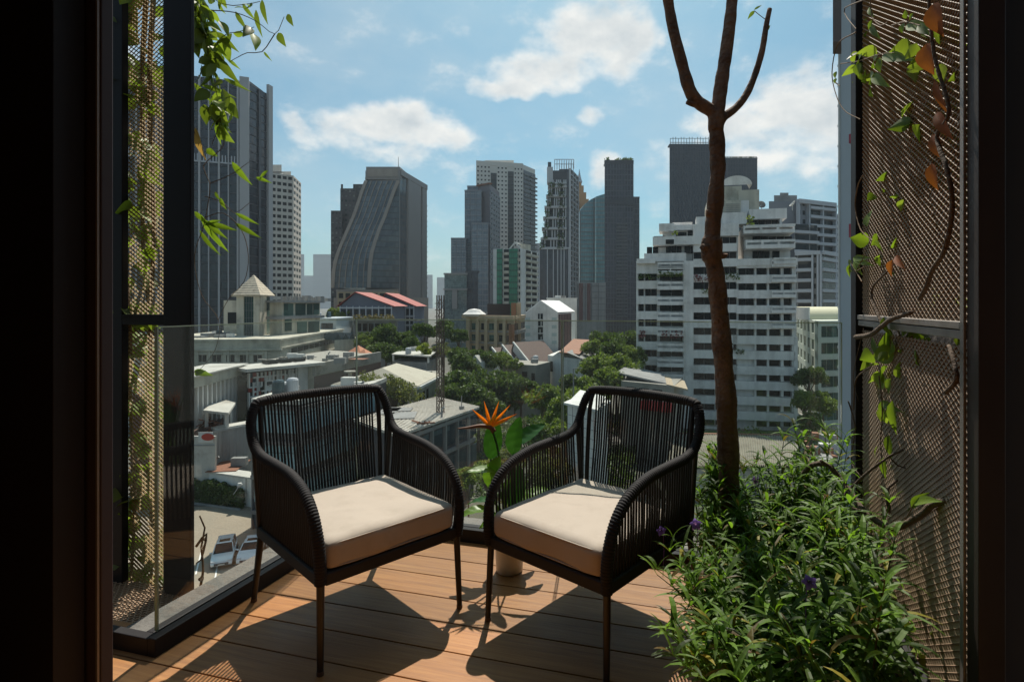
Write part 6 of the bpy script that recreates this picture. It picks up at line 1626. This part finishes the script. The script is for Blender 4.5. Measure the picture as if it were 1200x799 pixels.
def hip_roof(e, L, N_, Rr, z0, z1, m, over=.5):
    q = rfoot(L, N_, Rr); c = sum((V((p.x, p.y, 0)) for p in q), V((0,0,0)))/4; P = [V((c.x+(p.x-c.x)*(1+over*.1), c.y+(p.y-c.y)*(1+over*.1), z0)) for p in q]
    b = MB(); ra = (P[0]+P[3])/2; rb = (P[1]+P[2])/2; a = ra.lerp(rb, .25); b_ = ra.lerp(rb, .75); a.z = b_.z = z1
    b.quad(P[0], P[1], b_, a); b.quad(P[2], P[3], a, b_); b.poly([P[1], P[2], b_]); b.poly([P[3], P[0], a]); b.poly(list(reversed(P))); b.build('roof', m, e)
def mid_houses():
    e, F, F2, zt = simple('house', 'cream two storey house with a pale hipped roof behind the airy tree', at(392, 92), at(488, 90), at(514, 104), 452, M_cream, 'house')
    hip_roof(e, F.A, F.B, F2.B, zt, zt+2.2, mat('beige_sheet_roof', (.42, .385, .31), .8, .15, .5, dirt=(.32, .28, .22), dscale=.3)); b = MB(); F.box(b, -.3, F.w+.4, zt-.5, zt-.1, 0, .6); F2.box(b, 0, F2.w, zt-.5, zt-.1, 0, .6); b.build('cornice', M_white, e)
    ww = [(F, F.w-2.6, F.w-1.4, zt-3.2, zt-1.4, .02), (F, F.w-7, F.w-5.8, zt-3.2, zt-1.4, .02), (F2, 1.0, 2.2, zt-3.4, zt-1.3, .02), (F2, 3.2, 4.2, zt-3.4, zt-1.3, .02), (F2, 5.2, 6.2, zt-3.4, zt-1.3, .02)]
    windows(e, ww, M_wind)
    e, F, F2, zt = simple('building', 'low building with a white flat roof and air conditioners left of the steel mast', at(460, 128), at(500, 124), at(513, 136), 425, M_greyc, 'building')
    b = MB(); b.prism([at(459, 128), at(504, 123), at(514, 140), at(474, 145)], zt+1.2, zt+1.45); b.build('roof', M_roofw, e)
    b = MB()
    for (p, d) in ((461, 128), (502, 124), (512, 139)): q = at(p, d); b.box(q.x-.15, q.x+.15, q.y-.15, q.y+.15, zt, zt+1.2)
    b.build('post', M_white, e)
    for k in range(4):
        q = at(482+k*7, 118-k, 0); z = zat(437, 118); b = MB(); b.box(q.x-.5, q.x+.5, q.y-.3, q.y+.3, z-.1, z+.7); o = b.build('air_conditioner', M_greyc, e); bevel(o, .05)
    b = MB(); b.prism([at(456, 120), at(512, 114), at(514, 124), at(460, 128)], GZ, zat(438, 118)-.1); b.build('lower_wing', M_slab, e)
    # red roofed pair of houses
    for (x0, xr, x1, ye, yr, d, lab) in ((399, 417, 459, 372, 343, 205, 'blue grey house with a red gabled roof, the left of the pair'), (446, 452, 485, 366, 344, 225, 'blue grey house with a red gabled roof, the right of the pair')):
        A, B = at(x0, d), at(x1, d); F = Face(A, B); e = building('house', lab, A, 'house', 'red roofed houses'); M = mat('blue_grey_wall', (.10, .115, .15), .8, .2, .3); za, zb = zat(ye, d), zat(yr, d); dep = 16
        lf = F.A+V((0,0,za-2)); ul = F.u(xr); ridge = F.A+F.U*ul; D2 = -F.N; e0 = (ye-358.5)
        b = MB(); b.prism([(p.x, p.y) for p in (F.A, F.B, F.B+D2*dep, F.A+D2*dep)], GZ, zat(358.5, d)-.0); b.build('walls', M, e)
        zE = zat(358.5, d); g = MB(); p0, p1, pr = F.A+V((0,0,zE)), F.B+V((0,0,zE)), ridge+V((0,0,zb)); g.v += [p0, p1, pr, p0+D2*dep, p1+D2*dep, pr+D2*dep]; g.f += [(0,1,2), (5,4,3), (1,4,5,2), (3,0,2,5)]; g.build('gable', M, e)
        b = MB(); t = V((0,0,.3)); f = F.N*.8
        for (a, c) in ((pr, p1+F.U*1.2-V((0,0,.4))), (p0-F.U*1.2-V((0,0,.5)), pr)):
            b.quad(a+f+t, c+f+t, c+D2*dep+t, a+D2*dep+t); b.quad(a+f, c+f, c+f+t, a+f+t)
        b.build('roof', M_roofr, e)
        b = MB()
        for k in range(4): z = zE-.4-k*3.2; F.box(b, -.2, F.w+.2, z-.4, z, 0, .5)
        for k in range(9): F.box(b, F.w*k/8-.12, F.w*k/8+.12, GZ, zE, 0, .35)
        b.build('floor_band', M_fin, e)
        ww = [(F, F.w*k/8+.35, F.w*(k+1)/8-.35, zE-3.2-j*3.2, zE-1.2-j*3.2, .03) for k in range(8) for j in range(3)]; windows(e, ww, M_win)
    e = building('building', 'low grey building with plants on its terrace below the red roofs', at(430, 180)); F = Face(at(414, 182), at(466, 182)); b = MB(); b.prism(foot2(at(414, 182), at(466, 182), 12), GZ, zat(375, 182)); b.build('walls', M_greyc, e)
    b = MB(); F.box(b, -.5, F.w+6, zat(376, 182), zat(374.5, 182), -4, 1); b.build('terrace', M_slab, e); windows(e, [(F, 1+k*1.8, 2.4+k*1.8, zat(388, 182), zat(379, 182), .03) for k in range(6)], M_wind)
    g = MB(); r = random.Random(8)
    for k in range(420): q = at(r.uniform(414, 462), 182+r.uniform(-1, 2), zat(374.5, 182)+r.random()*1.6*r.random()); a1 = rdir(r)*.4; a2 = rdir(r)*.3; g.quad(q-a1, q-a2, q+a1, q+a2)
    g.build('terrace_plants', mat('rusty_plants', (.12, .10, .035), .8, .4, 1., trans=.3, island=.5), e)
    e, F, F2, zt = simple('building', 'small pale blue block with square windows between the mansion and the red roofs', at(371, 170), at(394, 168), at(414, 186), 374, mat('pale_blue_render', (.36, .42, .45), .8, .08, .4), 'building', cap=.3)
    windows(e, [(F, F.w*f, F.w*f+1.2, zt-z_, zt-z_+1.5, .02) for f in (.25, .45, .65) for z_ in (2.6, 5.4)], M_wind)
    e = building('building', 'row of small glass gables above a planted wall, right of the mansion', at(402, 150)); F = Face(at(392, 150), at(417, 156)); b = MB(); b.prism(foot2(F.A, F.B, 8), GZ, zat(398, 152)); b.build('walls', M_cream, e)
    z = zat(398, 152); 
    for k in range(3):
        b = MB(); u0, u1 = F.w*k/3, F.w*(k+1)/3; a, c, t = F.A+F.U*u0+F.Z*z, F.A+F.U*u1+F.Z*z, F.A+F.U*(u0+u1)/2+F.Z*(z+1.5); D2 = -F.N*7; b.poly([a, c, t]); b.quad(c, c+D2, t+D2, t); b.quad(a+D2, a, t, t+D2); b.build('glass_gable', M_winb, e)
    # orange roof
    e = building('pavilion', 'small pavilion with an orange tiled roof in front of the dark trees', at(424, 128), 'pavilion')
    for (p, d) in ((420, 128), (427, 124)):
        c = at(p, d, zat(408+(p-420)*.6, d)); s = 2.0; b = MB(); Q = [c+V((x*s, y*s, -1.1)) for x, y in ((-1, -1), (1, -1), (1, 1), (-1, 1))]; ap = c+V((0, 0, .6))
        for i in range(4): b.poly([Q[i], Q[(i+1) % 4], ap])
        b.poly(list(reversed(Q))); b.build('roof', mat('terracotta', (.50, .20, .11), .8, .2, 1.5), e)
    b = MB(); c = at(424, 126); b.box(c.x-1.6, c.x+1.6, c.y-1.6, c.y+1.6, GZ, zat(414, 126)); b.build('walls', M_cream, e)
    # beige apartment block
    e, F, F2, zt = simple('apartment_block', 'beige apartment block with green glazed bays and a brown tower box on the roof', at(546, 168), at(602, 160), at(615, 178), 374, M_beige, 'building')
    b = MB(); F.box(b, -.8, F.w+.3, zt+.01, zt+.9, -.6, .9); F2.box(b, 0, F2.w, zt+.01, zt+.88, -.5, .6)
    for p in (550.5, 561, 571, 582.5, 592.5): F.pbox(b, p-1.7, p+1.7, 371, 470, 0, .8)
    b.build('pilaster', M_beige, e)
    ww = []; wg = []; b = MB()
    for j in range(10):
        z = zt-1.0-j*3.05
        for (p0, p1, g) in ((553, 559, 1), (564, 568.5, 0), (573.5, 580.5, 1), (585, 591, 0), (594.5, 599, 0)): (wg if g else ww).append((F, F.u(p0), F.u(p1), z-1.9, z-.2, .02))
        F.box(b, 0, F.w, z-2.5, z-2.2, 0, .55); F2.box(b, 0, F2.w+.6, z-2.9, z-2.0, 0, 1.0); ww.append((F2, .8, F2.w-.5, z-1.9, z-.2, .02)); F.box(b, -1.5, 0, z-2.7, z-2.3, -2, .3)
    b.build('floor_band', M_greyc, e); windows(e, wg, M_wing); windows(e, ww, M_wind)
    b = MB(); b.prism(foot2(at(571, 168), at(598, 168), 10), zt, zat(356, 168)); b.build('roof_box', mat('dark_brown_box', (.045, .035, .035), .8), e)
    b = MB(); b.prism(foot2(at(599, 162.5), at(605, 162.5), 5), GZ, zat(355, 163)); F.pbox(b, 599, 603, 380, 470, 0, 1.2); b.build('brown_pier', M_brownp, e); b = MB(); b.prism(foot2(at(605.3, 166), at(610.5, 166), 5), GZ, zat(355, 166)); b.build('lift_shaft', M_beige, e)
    b = MB(); q = at(556, 167, zt+1.2); b.lathe([(0, -.6), (2.6, -.6), (3.2, .0), (2.4, .5), (1.6, 1.2), (0, 1.5)], 14, q); b.build('roof_dome', M_white, e)
    # white gabled block
    d = 152; e = building('building', 'tall white gabled block with a slot of windows and a brown louvred side', at(632, d)); L, N_, Rr = at(616, d), at(654, d), at(674, d+16); F, F2 = Face(L, N_), Face(N_, Rr); ze = zat(367, d); zr = zat(353, d)
    b = MB(); q = rfoot(L, N_, Rr); b.prism([(p.x, p.y) for p in q], GZ, ze); m0 = F.A+F.U*(F.u(633.5)); pr = m0+F.Z*zr; D2 = Rr-N_; D2 = V((D2.x, D2.y, 0)); b.poly([F.A+F.Z*ze, F.B+F.Z*ze, pr]); b.poly([F.B+F.Z*ze+D2, F.A+F.Z*ze+D2, pr+D2]); b.build('walls', M_white, e)
    b = MB(); t = F.Z*.25; b.quad(pr+t, F.B+F.Z*ze+t, F.B+F.Z*ze+D2+t, pr+D2+t); b.quad(F.A+F.Z*ze+t, pr+t, pr+D2+t, F.A+F.Z*ze+D2+t); b.quad(pr, F.B+F.Z*ze, F.B+F.Z*ze+t, pr+t); b.quad(F.A+F.Z*ze, pr, pr+t, F.A+F.Z*ze+t); b.build('roof', mat('bright_white_roof', (.78, .78, .76), .6, .05), e)
    b = MB(); F.pbox(b, 630.5, 636.2, 367.5, 422, .02, .05); b.build('window_slot', M_wind, e); b = MB()
    for k in range(7): F.pbox(b, 630.5, 636.2, 374+k*8, 375+k*8, .05, .3)
    for k in range(6): F.pbox(b, 632.5+(k % 2)*1.2, 633.3+(k % 2)*1.2, 367.5+k*9, 374+k*9, .05, .25)
    b.build('slot_ledge', M_white, e); windows(e, [(F, F.u(p)-.6, F.u(p)+.6, F.z(y+2, p), F.z(y-2, p), .01) for p in (618.5, 649.5) for y in (374, 383, 392, 401)], mat('pale_window', (.36, .43, .42), .4))
    b = MB(); F2.box(b, .2, F2.w*.70, ze-16, ze-.2, .02, .3); b.build('louvre_side', mat('brown_louvre', (.12, .065, .06), .8, .25, .6), e); b = MB()
    for k in range(8): F2.box(b, .2+F2.w*.70*k/8, .3+F2.w*.70*k/8, ze-16, ze-.2, .3, .42)
    b.build('louvre_joint', M_dgrey, e)
    e = building('building', 'plain white slab standing right behind the white gabled block', at(656, 168)); b = MB(); b.prism(foot2(at(641, 172), at(676, 172), 5), GZ, zat(350, 172)); b.build('walls', M_white, e); F = Face(at(641, 172), at(676, 172)); b = MB(); F.box(b, -.2, F.w+.2, zat(350, 172), zat(349, 172), -.5, .2); b.build('coping', M_white, e)
    # brown tiled terrace houses
    for k, (x, y) in enumerate(((577, 409), (589, 405.5), (602, 402))):
        d = 140; A = at(x-5, d+3-k); B = at(x+19, d-3-k); F = Face(A, B); lab = ('brown tiled terrace house, nearest the big dark tree', 'brown tiled terrace house in the middle of the row of three', 'brown tiled terrace house next to the white gabled block')[k]
        e = building('terrace_house', lab, A, 'house', 'brown tiled terrace houses'); z0 = zat(y+15, d); z1 = zat(y, d); D2 = -F.N*9
        b = MB(); b.prism([(p.x, p.y) for p in (F.A, F.B, F.B+D2, F.A+D2)], GZ, z0-1.5); pr = F.A+F.U*F.w*.25+F.Z*z1; g0, g1 = F.A+F.Z*(z0-1.5), F.B+F.Z*(z0-1.5); b.poly([g0, g1, pr]); b.poly([g1+D2, g0+D2, pr+D2]); b.build('walls', M_white, e)
        b = MB(); t = F.Z*.22+F.N*.3; b.quad(pr+t, g1+F.U*.6+t, g1+D2+F.U*.6+t, pr+D2+t); b.quad(g0+t, pr+t, pr+D2+t, g0+D2+t); b.build('roof', M_roofb, e)
        b = MB(); b.bar(pr+t*1.3, g1+F.U*.6+t*1.3, .35, .35); b.build('verge', M_white, e)
        windows(e, [(F, F.w*.55, F.w*.7, z0-3.6, z0-2., .02), (F, F.w*.78, F.w*.93, z0-3.8, z0-2.4, .02)], M_wind)
    # long white row house with orange roof
    d = 132; e = building('row_house', 'long white building with an orange topped roof right of the terrace houses', at(650, d), 'house'); L, N_, Rr = at(642, 134), at(681, 124), at(705, 160); F, F2 = Face(L, N_), Face(N_, Rr)
    z1 = zat(421, 124); b = MB(); b.prism([(p.x, p.y) for p in rfoot(L, N_, Rr)], GZ, z1); b.build('walls', M_white, e)
    b = MB(); pts = [(642, 427), (642, 421), (657, 411), (660, 411), (660, 427)]; P = [F.A+F.U*F.u(p)+F.Z*F.z(y, p) for p, y in pts]; k = len(P); b.v += [p+F.N*.05 for p in P]+[p-F.N*.3 for p in P]; b.f += [tuple(range(k)), tuple(reversed(range(k, 2*k)))]+[(i, (i+1) % k, k+(i+1) % k, k+i) for i in range(k)]; b.build('gable', M_white, e)
    b = MB(); za = zat(412, 130); b.prism(foot2(at(658, 131), at(680, 129), 7), z1, za); b.build('upper_storey', M_cream, e)
    b = MB(); a0, a1, a2, a3 = at(655, 129, za), at(679, 126, za-.2), at(691, 146, za+1.6), at(672, 150, za+1.6); b.quad(a0, a1, a2, a3); b.quad(a3-V((0,0,.2)), a2-V((0,0,.2)), a1-V((0,0,.2)), a0-V((0,0,.2))); b.build('roof', M_roofo, e)
    b = MB(); D2 = Rr-N_; s0, s1 = F2.A+F2.N*1.2+F.Z*(z1-.3), F2.B+F2.N*1.2+F.Z*(z1-.3); i0, i1 = F2.A-F2.N*3+F.Z*(z1+1.4), F2.B-F2.N*3+F.Z*(z1+1.4); b.quad(s0, s1, i1, i0); b.build('side_roof', M_greyc, e)
    ww = [(F2, 2+k*(F2.w-3)/9, 2+k*(F2.w-3)/9+1.8, z1-2.6, z1-.7, .03) for k in range(9)]+[(F, F.u(645), F.u(648), z1-3.4, z1-1.2, .02)]; windows(e, ww, M_wind)
    b = MB(); F2.box(b, 0, F2.w, z1-4.0, z1-3.0, 0, 1.6); F2.box(b, 0, F2.w, z1-5, z1-4.1, 0, 1.9); b.build('balcony', M_white, e)
    e, F, F2, zt = simple('boundary_wall', 'low pale wall and outbuilding in front of the terrace houses', at(588, 128), at(628, 124), at(645, 132), 428, M_slab, 'wall'); windows(e, [(F, F.u(612), F.u(618), zt-3.2, zt-1.4, .02), (F, F.u(623), F.u(627), zt-3.2, zt-1.6, .02)], M_wind)
    e = building('house', 'small white gabled house peeping out left of the terrace houses', at(556, 122), 'house'); F = Face(at(550, 122), at(563, 121)); z0, z1 = zat(424, 122), zat(416, 122); b = MB(); b.prism([(p.x, p.y) for p in (F.A, F.B, F.B-F.N*6, F.A-F.N*6)], GZ, z0); pr = F.A+F.U*F.w*.5+F.Z*z1; b.poly([F.A+F.Z*z0, F.B+F.Z*z0, pr]); b.build('walls', M_white, e)
    b = MB(); D2 = -F.N*6; b.quad(pr, F.B+F.Z*z0, F.B+F.Z*z0+D2, pr+D2); b.quad(F.A+F.Z*z0, pr, pr+D2, F.A+F.Z*z0+D2); b.build('roof', M_roofw, e); windows(e, [(F, F.w*.42, F.w*.56, z0-.7, z0+.3, .02)], M_wind)
mid_houses()
def right_low():
    e, F, F2, zt = simple('house', 'low house with a bent grey tin roof above the right armchair', at(728, 96), at(790, 90), at(800, 100), 452, M_slab, 'house')
    for (pts, m) in (([(722, 98, 436), (781, 92, 449), (778, 103, 438), (735, 110, 428)], M_greyc), ([(781, 91, 450), (806, 88, 456), (802, 98, 446), (779, 102, 440)], mat('tan_sheet', (.36, .29, .20), .85, .2, 1.))):
        b = MB(); q = [at(p, d, zat(y, d)) for p, d, y in pts]; b.quad(*q); b.quad(*[p-V((0,0,.25)) for p in reversed(q)])
        for i in range(4): a, c = q[i], q[(i+1) % 4]; b.quad(a, a-V((0,0,.25)), c-V((0,0,.25)), c)
        b.build('roof', m, e)
    b = MB(); q = [at(730, 110, zat(436, 110)), at(752, 108, zat(436, 108)), at(752, 116, zat(424, 116)), at(744, 118, zat(424, 118))]; b.quad(*q); b.build('rear_roof', M_white, e)
    windows(e, [(F, 1+k*2.2, 2.6+k*2.2, zt-2.4, zt-.8, .02) for k in range(3)], M_wind)
    b = MB(); F.pbox(b, 755, 788, 470, 480, .03, 1.3); b.build('red_awning', mat('red_awning', (.42, .03, .03), .7), e)
    e, F, F2, zt = simple('building', 'small white tiled building beside the right armchair back', at(665, 62), at(700, 58), at(712, 63), 482, M_white, 'building', cap=.2)
    b = MB(); u = 0
    while u < F.w: F.box(b, u, u+.05, GZ, zt, 0, .03); u += .8
    for k in range(8): F.box(b, 0, F.w, zt-1-k*.9, zt-.96-k*.9, 0, .025)
    b.build('panel_joint', M_greyc, e)
    b = MB(); q = [at(665, 62, zt+.2), at(701, 57.5, zt+.2), at(710, 62, zt+.8), at(680, 67, zt+.8)]; b.quad(*q); b.quad(*[p-V((0,0,.2)) for p in reversed(q)]); b.build('roof', M_white, e)
    # corrugated roof below the condominium
    e = building('shed', 'long shed with an old corrugated grey roof in front of the condominium', at(870, 80), 'shed'); a0, a1, a2, a3 = at(778, 74, zat(548, 74)), at(938, 74, zat(546, 74)), at(934, 92, zat(511, 92)), at(792, 92, zat(509, 92)); n = 72; b = MB(); M = mat('old_corrugated', (.36, .34, .28), .85, .25, .6, dirt=(.20, .17, .13), dscale=.5)
    for k in range(n):
        t0, t1, t2 = k/n, (k+.5)/n, (k+1)/n; up = V((0,0,.26))
        b.quad(a0.lerp(a1, t0), a0.lerp(a1, t1)+up, a3.lerp(a2, t1)+up, a3.lerp(a2, t0)); b.quad(a0.lerp(a1, t1)+up, a0.lerp(a1, t2), a3.lerp(a2, t2), a3.lerp(a2, t1)+up)
    b.build('roof', M, e); b = MB(); b.bar(a3+V((0,0,.1)), a2+V((0,0,.1)), .5, .3); b.build('ridge_cap', M_rust, e); b = MB(); b.prism([at(782, 75), at(934, 75), at(930, 91), at(796, 91)], GZ, a0.z-.4); b.build('walls', M_roofw, e)
    e, F, F2, zt = simple('building', 'flat roofed low house with roof clutter right of the corrugated shed', at(938, 66), at(960, 64), at(1010, 74), 548, M_greyc, 'building'); r = random.Random(5); b = MB()
    for k in range(18): q = at(r.uniform(945, 995), r.uniform(68, 78)); s = r.uniform(.15, .45); b.box(q.x-s, q.x+s, q.y-s, q.y+s, zt, zt+r.uniform(.2, .9))
    b.build('roof_clutter', M_roofo, e)
    e = building('wall', 'pale retaining wall and ramp beside the condominium entrance', at(930, 100), 'wall'); b = MB(); b.prism([at(925, 100), at(944, 104), at(950, 118), at(934, 118)], GZ, GZ+2.5); b.build('ramp', M_slab, e); b = MB(); F = Face(at(955, 122), at(1010, 126)); F.box(b, 0, F.w, GZ, GZ+6, -.3, 0); b.build('masonry', M_slab, e)
right_low()
# ---- steel lattice mast
def mast():
    d = 72; c = at(516, d, GZ); e = empty('lattice_mast', c, 'slender rusty steel lattice mast standing between the two armchairs', 'mast'); top = zat(346, d); s = .30
    Mm = mat('rusty_steel', (.10, .07, .055), .75, .3, 3.)
    cs = [V((x*s, y*s, 0)) for x, y in ((-1, -1), (1, -1), (1, 1), (-1, 1))]
    b = MB()
    for p in cs: b.bar(c+p, V((c.x+p.x, c.y+p.y, top)), .10)
    b.build('mast_leg', Mm, e); b = MB(); z = GZ; k = 0
    while z < top-.8:
        for i in range(4):
            p, q = cs[i], cs[(i+1) % 4]; A = V((c.x, c.y, z)); Bv = V((c.x, c.y, z+.75)); b.bar(A+p, A+q, .045); b.bar(A+(p if k % 2 else q), Bv+(q if k % 2 else p), .04)
        z += .75; k += 1
    b.build('bracing', Mm, e)
    b = MB(); r = random.Random(3)
    for k in range(9): z = top-1-k*.75; b.box(c.x-.45, c.x+.45, c.y-.5, c.y-.42, z, z+.08)
    for k in range(5): z = zat(470+k*14, d); b.lathe([(0, 0), (.3, .02), (.42, .15), (.4, .2), (0, .12)], 12, V((c.x+.3, c.y-.3, z)))
    b.build('antenna', Mm, e)
    b = MB()
    for (px1, y1) in ((700, 384), (400, 352)):
        A = V((c.x, c.y, zat(382, d))); B = at(px1, 110, zat(y1, 110)); n = 14; pts = [A.lerp(B, i/n)-V((0,0,math.sin(math.pi*i/n)*1.2)) for i in range(n+1)]; 
    for p in ((-3, 2),): pass
mast()
# ---- white dividing posts on the lot in front of us: two slim lamp poles
for (px, d, yt, lab) in ((672, 78, 432, 'slim grey lighting pole in front of the light trees, left of the right armchair'),):
    e = empty('lamp_pole', at(px, d, GZ), lab, 'pole'); b = MB(); p = at(px, d, GZ); b.tube([p, V((p.x, p.y, zat(yt, d)))], [.14, .08], 8); b.build('pole', M_greyc, e); b = MB(); q = V((p.x, p.y, zat(yt, d))); b.bar(q, q+V((1.1, 0, .1)), .1); b.build('arm', M_greyc, e)

# ------------------------------------------------------------------ two parked cars
def car(px, py0, py1, label, suv):
    """nose towards us"""
    c0 = ground_pt(px[0], py0, GZ); c1 = ground_pt(px[1], py1, GZ); ax = (c0-c1).normalized(); ang = math.atan2(ax.y, ax.x); L = 4.55; W = 1.82; h = 1.66 if suv else 1.45
    e = empty('parked_car', (c0+c1)/2, label, 'car', 'cars in the car park', rz=ang); Mp = mat('car_white', (.74, .75, .75), .25, .03, 2., spec=.6) if not suv else mat('car_silver', (.66, .68, .68), .25, .03, 2., spec=.7, metal=.3)
    Mg = mat('car_glass', (.008, .009, .010), .15, .1, 2., spec=.3); Mt = mat('tyre', (.02, .02, .02), .9); 
    prof = [(-2.27, .42), (-2.25, .80), (-2.1, 1.0 if suv else .95), (-1.0, 1.02), (.85, .98), (1.6, .90), (2.15, .74), (2.27, .55), (2.27, .34), (-2.2, .30)]
    bm = bmesh.new(); vs = []
    for s in (-1, 1): vs.append([bm.verts.new((x, s*W/2*(1-.10*max(0, (abs(x)-1.6)/.7)), z)) for x, z in prof])
    n = len(prof)
    for i in range(n): bm.faces.new((vs[0][i], vs[0][(i+1) % n], vs[1][(i+1) % n], vs[1][i]))
    bm.faces.new(list(reversed(vs[0]))); bm.faces.new(vs[1]); bmesh.ops.recalc_face_normals(bm, faces=bm.faces[:])
    me = bpy.data.meshes.new('body'); bm.to_mesh(me); bm.free(); me.materials.append(Mp); o = bpy.data.objects.new('body', me); col.objects.link(o); o.parent = e; bevel(o, .09, 3)
    def cab(name, z0, z1, xf0, xr0, xf1, xr1, w0, w1, m, bv=.04):
        b = MB(); P = [V((xr0, -w0, z0)), V((xf0, -w0, z0)), V((xf0, w0, z0)), V((xr0, w0, z0)), V((xr1, -w1, z1)), V((xf1, -w1, z1)), V((xf1, w1, z1)), V((xr1, w1, z1))]; b.v += P; b.f += [(0,3,2,1), (4,5,6,7), (0,1,5,4), (1,2,6,5), (2,3,7,6), (3,0,4,7)]; o = b.build(name, m, e, world=False); bevel(o, bv, 3); return o
    rx = -2.05 if suv else -1.75
    cab('glasshouse', .95, h-.06, 1.0, rx, .35, rx+.35, .80, .64, Mg, .05)
    cab('roof', h-.07, h, .32, rx+.36, .18, rx+.5, .645, .60, Mp, .03)
    for sx in (.34, -.55, rx+.42):
        for s in (-1, 1): b = MB(); b.bar(V((sx+(.62 if sx > .3 else 0), s*.80, .96)), V((sx, s*.652, h-.06)), .07); b.build('pillar', Mp, e, world=False)
    b = MB(); b.box(-.5, .1, -.42, .42, h, h+.012); b.build('sunroof', Mg, e, world=False)
    for s in (-1, 1):
        b = MB(); b.box(2.05, 2.2, s*.62-.2, s*.62+.2, .62, .76); o = b.build('headlight', mat('headlight', (.5, .52, .55), .1, spec=.9), e, world=False); bevel(o, .03)
        b = MB(); b.box(.72, .86, s*1.0-.09, s*1.0+.09, .96, 1.08); o = b.build('mirror', Mp, e, world=False); bevel(o, .03)
        for x in (1.38, -1.35):
            b = MB(); b.lathe([(.0, -.11), (.22, -.11), (.33, -.09), (.34, 0), (.33, .09), (.22, .11), (0, .11)], 22); b.v = [V((p.x+x, p.z+s*.84, p.y+.34)) for p in b.v]; w = b.build('wheel', Mt, e, world=False)
            b = MB(); b.lathe([(0, .115), (.20, .115), (.21, .10)], 14); b.v = [V((p.x+x, p.z*s+s*.84, p.y+.34)) for p in b.v]; rm = b.build('rim', M_fin, w, world=False)
    b = MB(); b.box(2.22, 2.285, -.55, .55, .40, .60); b.build('grille', M_dgrey, e, world=False)
    b = MB(); b.box(2.286, 2.292, -.26, .26, .42, .52); b.build('number_plate', M_white, e, world=False)
car((258, 268), 671, 640, 'silver estate car parked nearer the left post', True)
car((287, 303), 667, 636, 'white saloon car with a dark sunroof, parked right of the silver one', False)

# ------------------------------------------------------------------ roof equipment, each piece a part of its building
def roof_kit(nm, px0, px1, d0, d1, z, n, seed, kinds=('ac', 'tank', 'vent')):
    r = random.Random(seed); host = [o for o in bpy.data.objects if o.get('label', '').startswith(nm)][0]
    for k in range(n):
        q = at(r.uniform(px0, px1), r.uniform(d0, d1), z); kd = r.choice(kinds); b = MB(); a = r.uniform(-.2, .2)
        X, Y = RGT*math.cos(a)+FWD*math.sin(a), FWD*math.cos(a)-RGT*math.sin(a); Z = V((0,0,1))
        if kd == 'ac':
            w = r.uniform(.5, .9); b.frame_box(q, X, Y, Z, -w, w, -.4, .4, .12, .12+w*1.1); b.frame_box(q, X, Y, Z, -w*.8, -w*.6, -.35, .35, 0, .119); b.frame_box(q, X, Y, Z, w*.6, w*.8, -.35, .35, 0, .119); o = b.build('air_conditioner', r.choice((M_greyc, M_white)), host)
        elif kd == 'tank': h = r.uniform(1., 1.7); b.lathe([(0, 0), (.55, 0), (.6, .1), (.6, h), (.45, h+.2), (0, h+.28)], 16, q); o = b.build('water_tank', r.choice((M_fin, M_greyc, M_winb)), host, smooth=False)
        elif kd == 'vent': b.tube([q, q+Z*.9, q+Z*1.1+X*.3], [.12, .12, .14], 8); o = b.build('vent_pipe', M_greyc, host)
        elif kd == 'sheet': w, l = r.uniform(.8, 2.), r.uniform(1, 2.5); b.frame_box(q, X, Y, Z, -w, w, -l, l, .05, .10); o = b.build('roof_sheet', r.choice((M_rust, M_slab, M_greyc)), host)
roof_kit('low building with a broad stained', 340, 430, 100, 112, zat(430, 97)+.12, 12, 1, ('ac', 'vent', 'sheet', 'ac'))
roof_kit('low building with teal', 300, 345, 64.5, 67.5, zat(474, 63)+.5, 4, 2)
roof_kit('low building with teal', 365, 425, 68, 74, zat(474, 63)+.5, 4, 22)
roof_kit('dark blue windowed', 455, 530, 64, 74, zat(508, 60)+.03, 4, 3, ('vent', 'sheet'))
roof_kit('low building with a white flat roof and', 470, 506, 127, 138, zat(425, 124)+1.45, 3, 4)
roof_kit('white flat roofed shed', 232, 290, 73, 76, zat(549, 75)+.22, 3, 5, ('ac', 'vent', 'sheet'))
roof_kit('low pale wall and outbuilding', 596, 636, 127, 134, zat(428, 124), 4, 6)
roof_kit('plain white slab', 646, 670, 173, 175, zat(350, 172), 3, 7, ('ac', 'tank'))
roof_kit('beige apartment block', 556, 594, 168, 174, zat(374, 160)+.9, 3, 8, ('ac', 'tank'))
roof_kit('flat roofed low house', 945, 995, 68, 76, zat(548, 64), 5, 9)
roof_kit('large old cream', 232, 270, 126, 140, zat(399, 122)+.35, 4, 10, ('ac', 'tank'))
roof_kit('small pale blue block', 374, 398, 171, 180, zat(374, 168)+.3, 3, 12, ('ac', 'tank'))
roof_kit('slim pale office', 312, 340, 296, 310, zat(206, 300), 3, 13, ('ac', 'tank'))
roof_kit('tall off white tower', 566, 600, 476, 482, zat(193, 480)+.8, 3, 14, ('ac',))
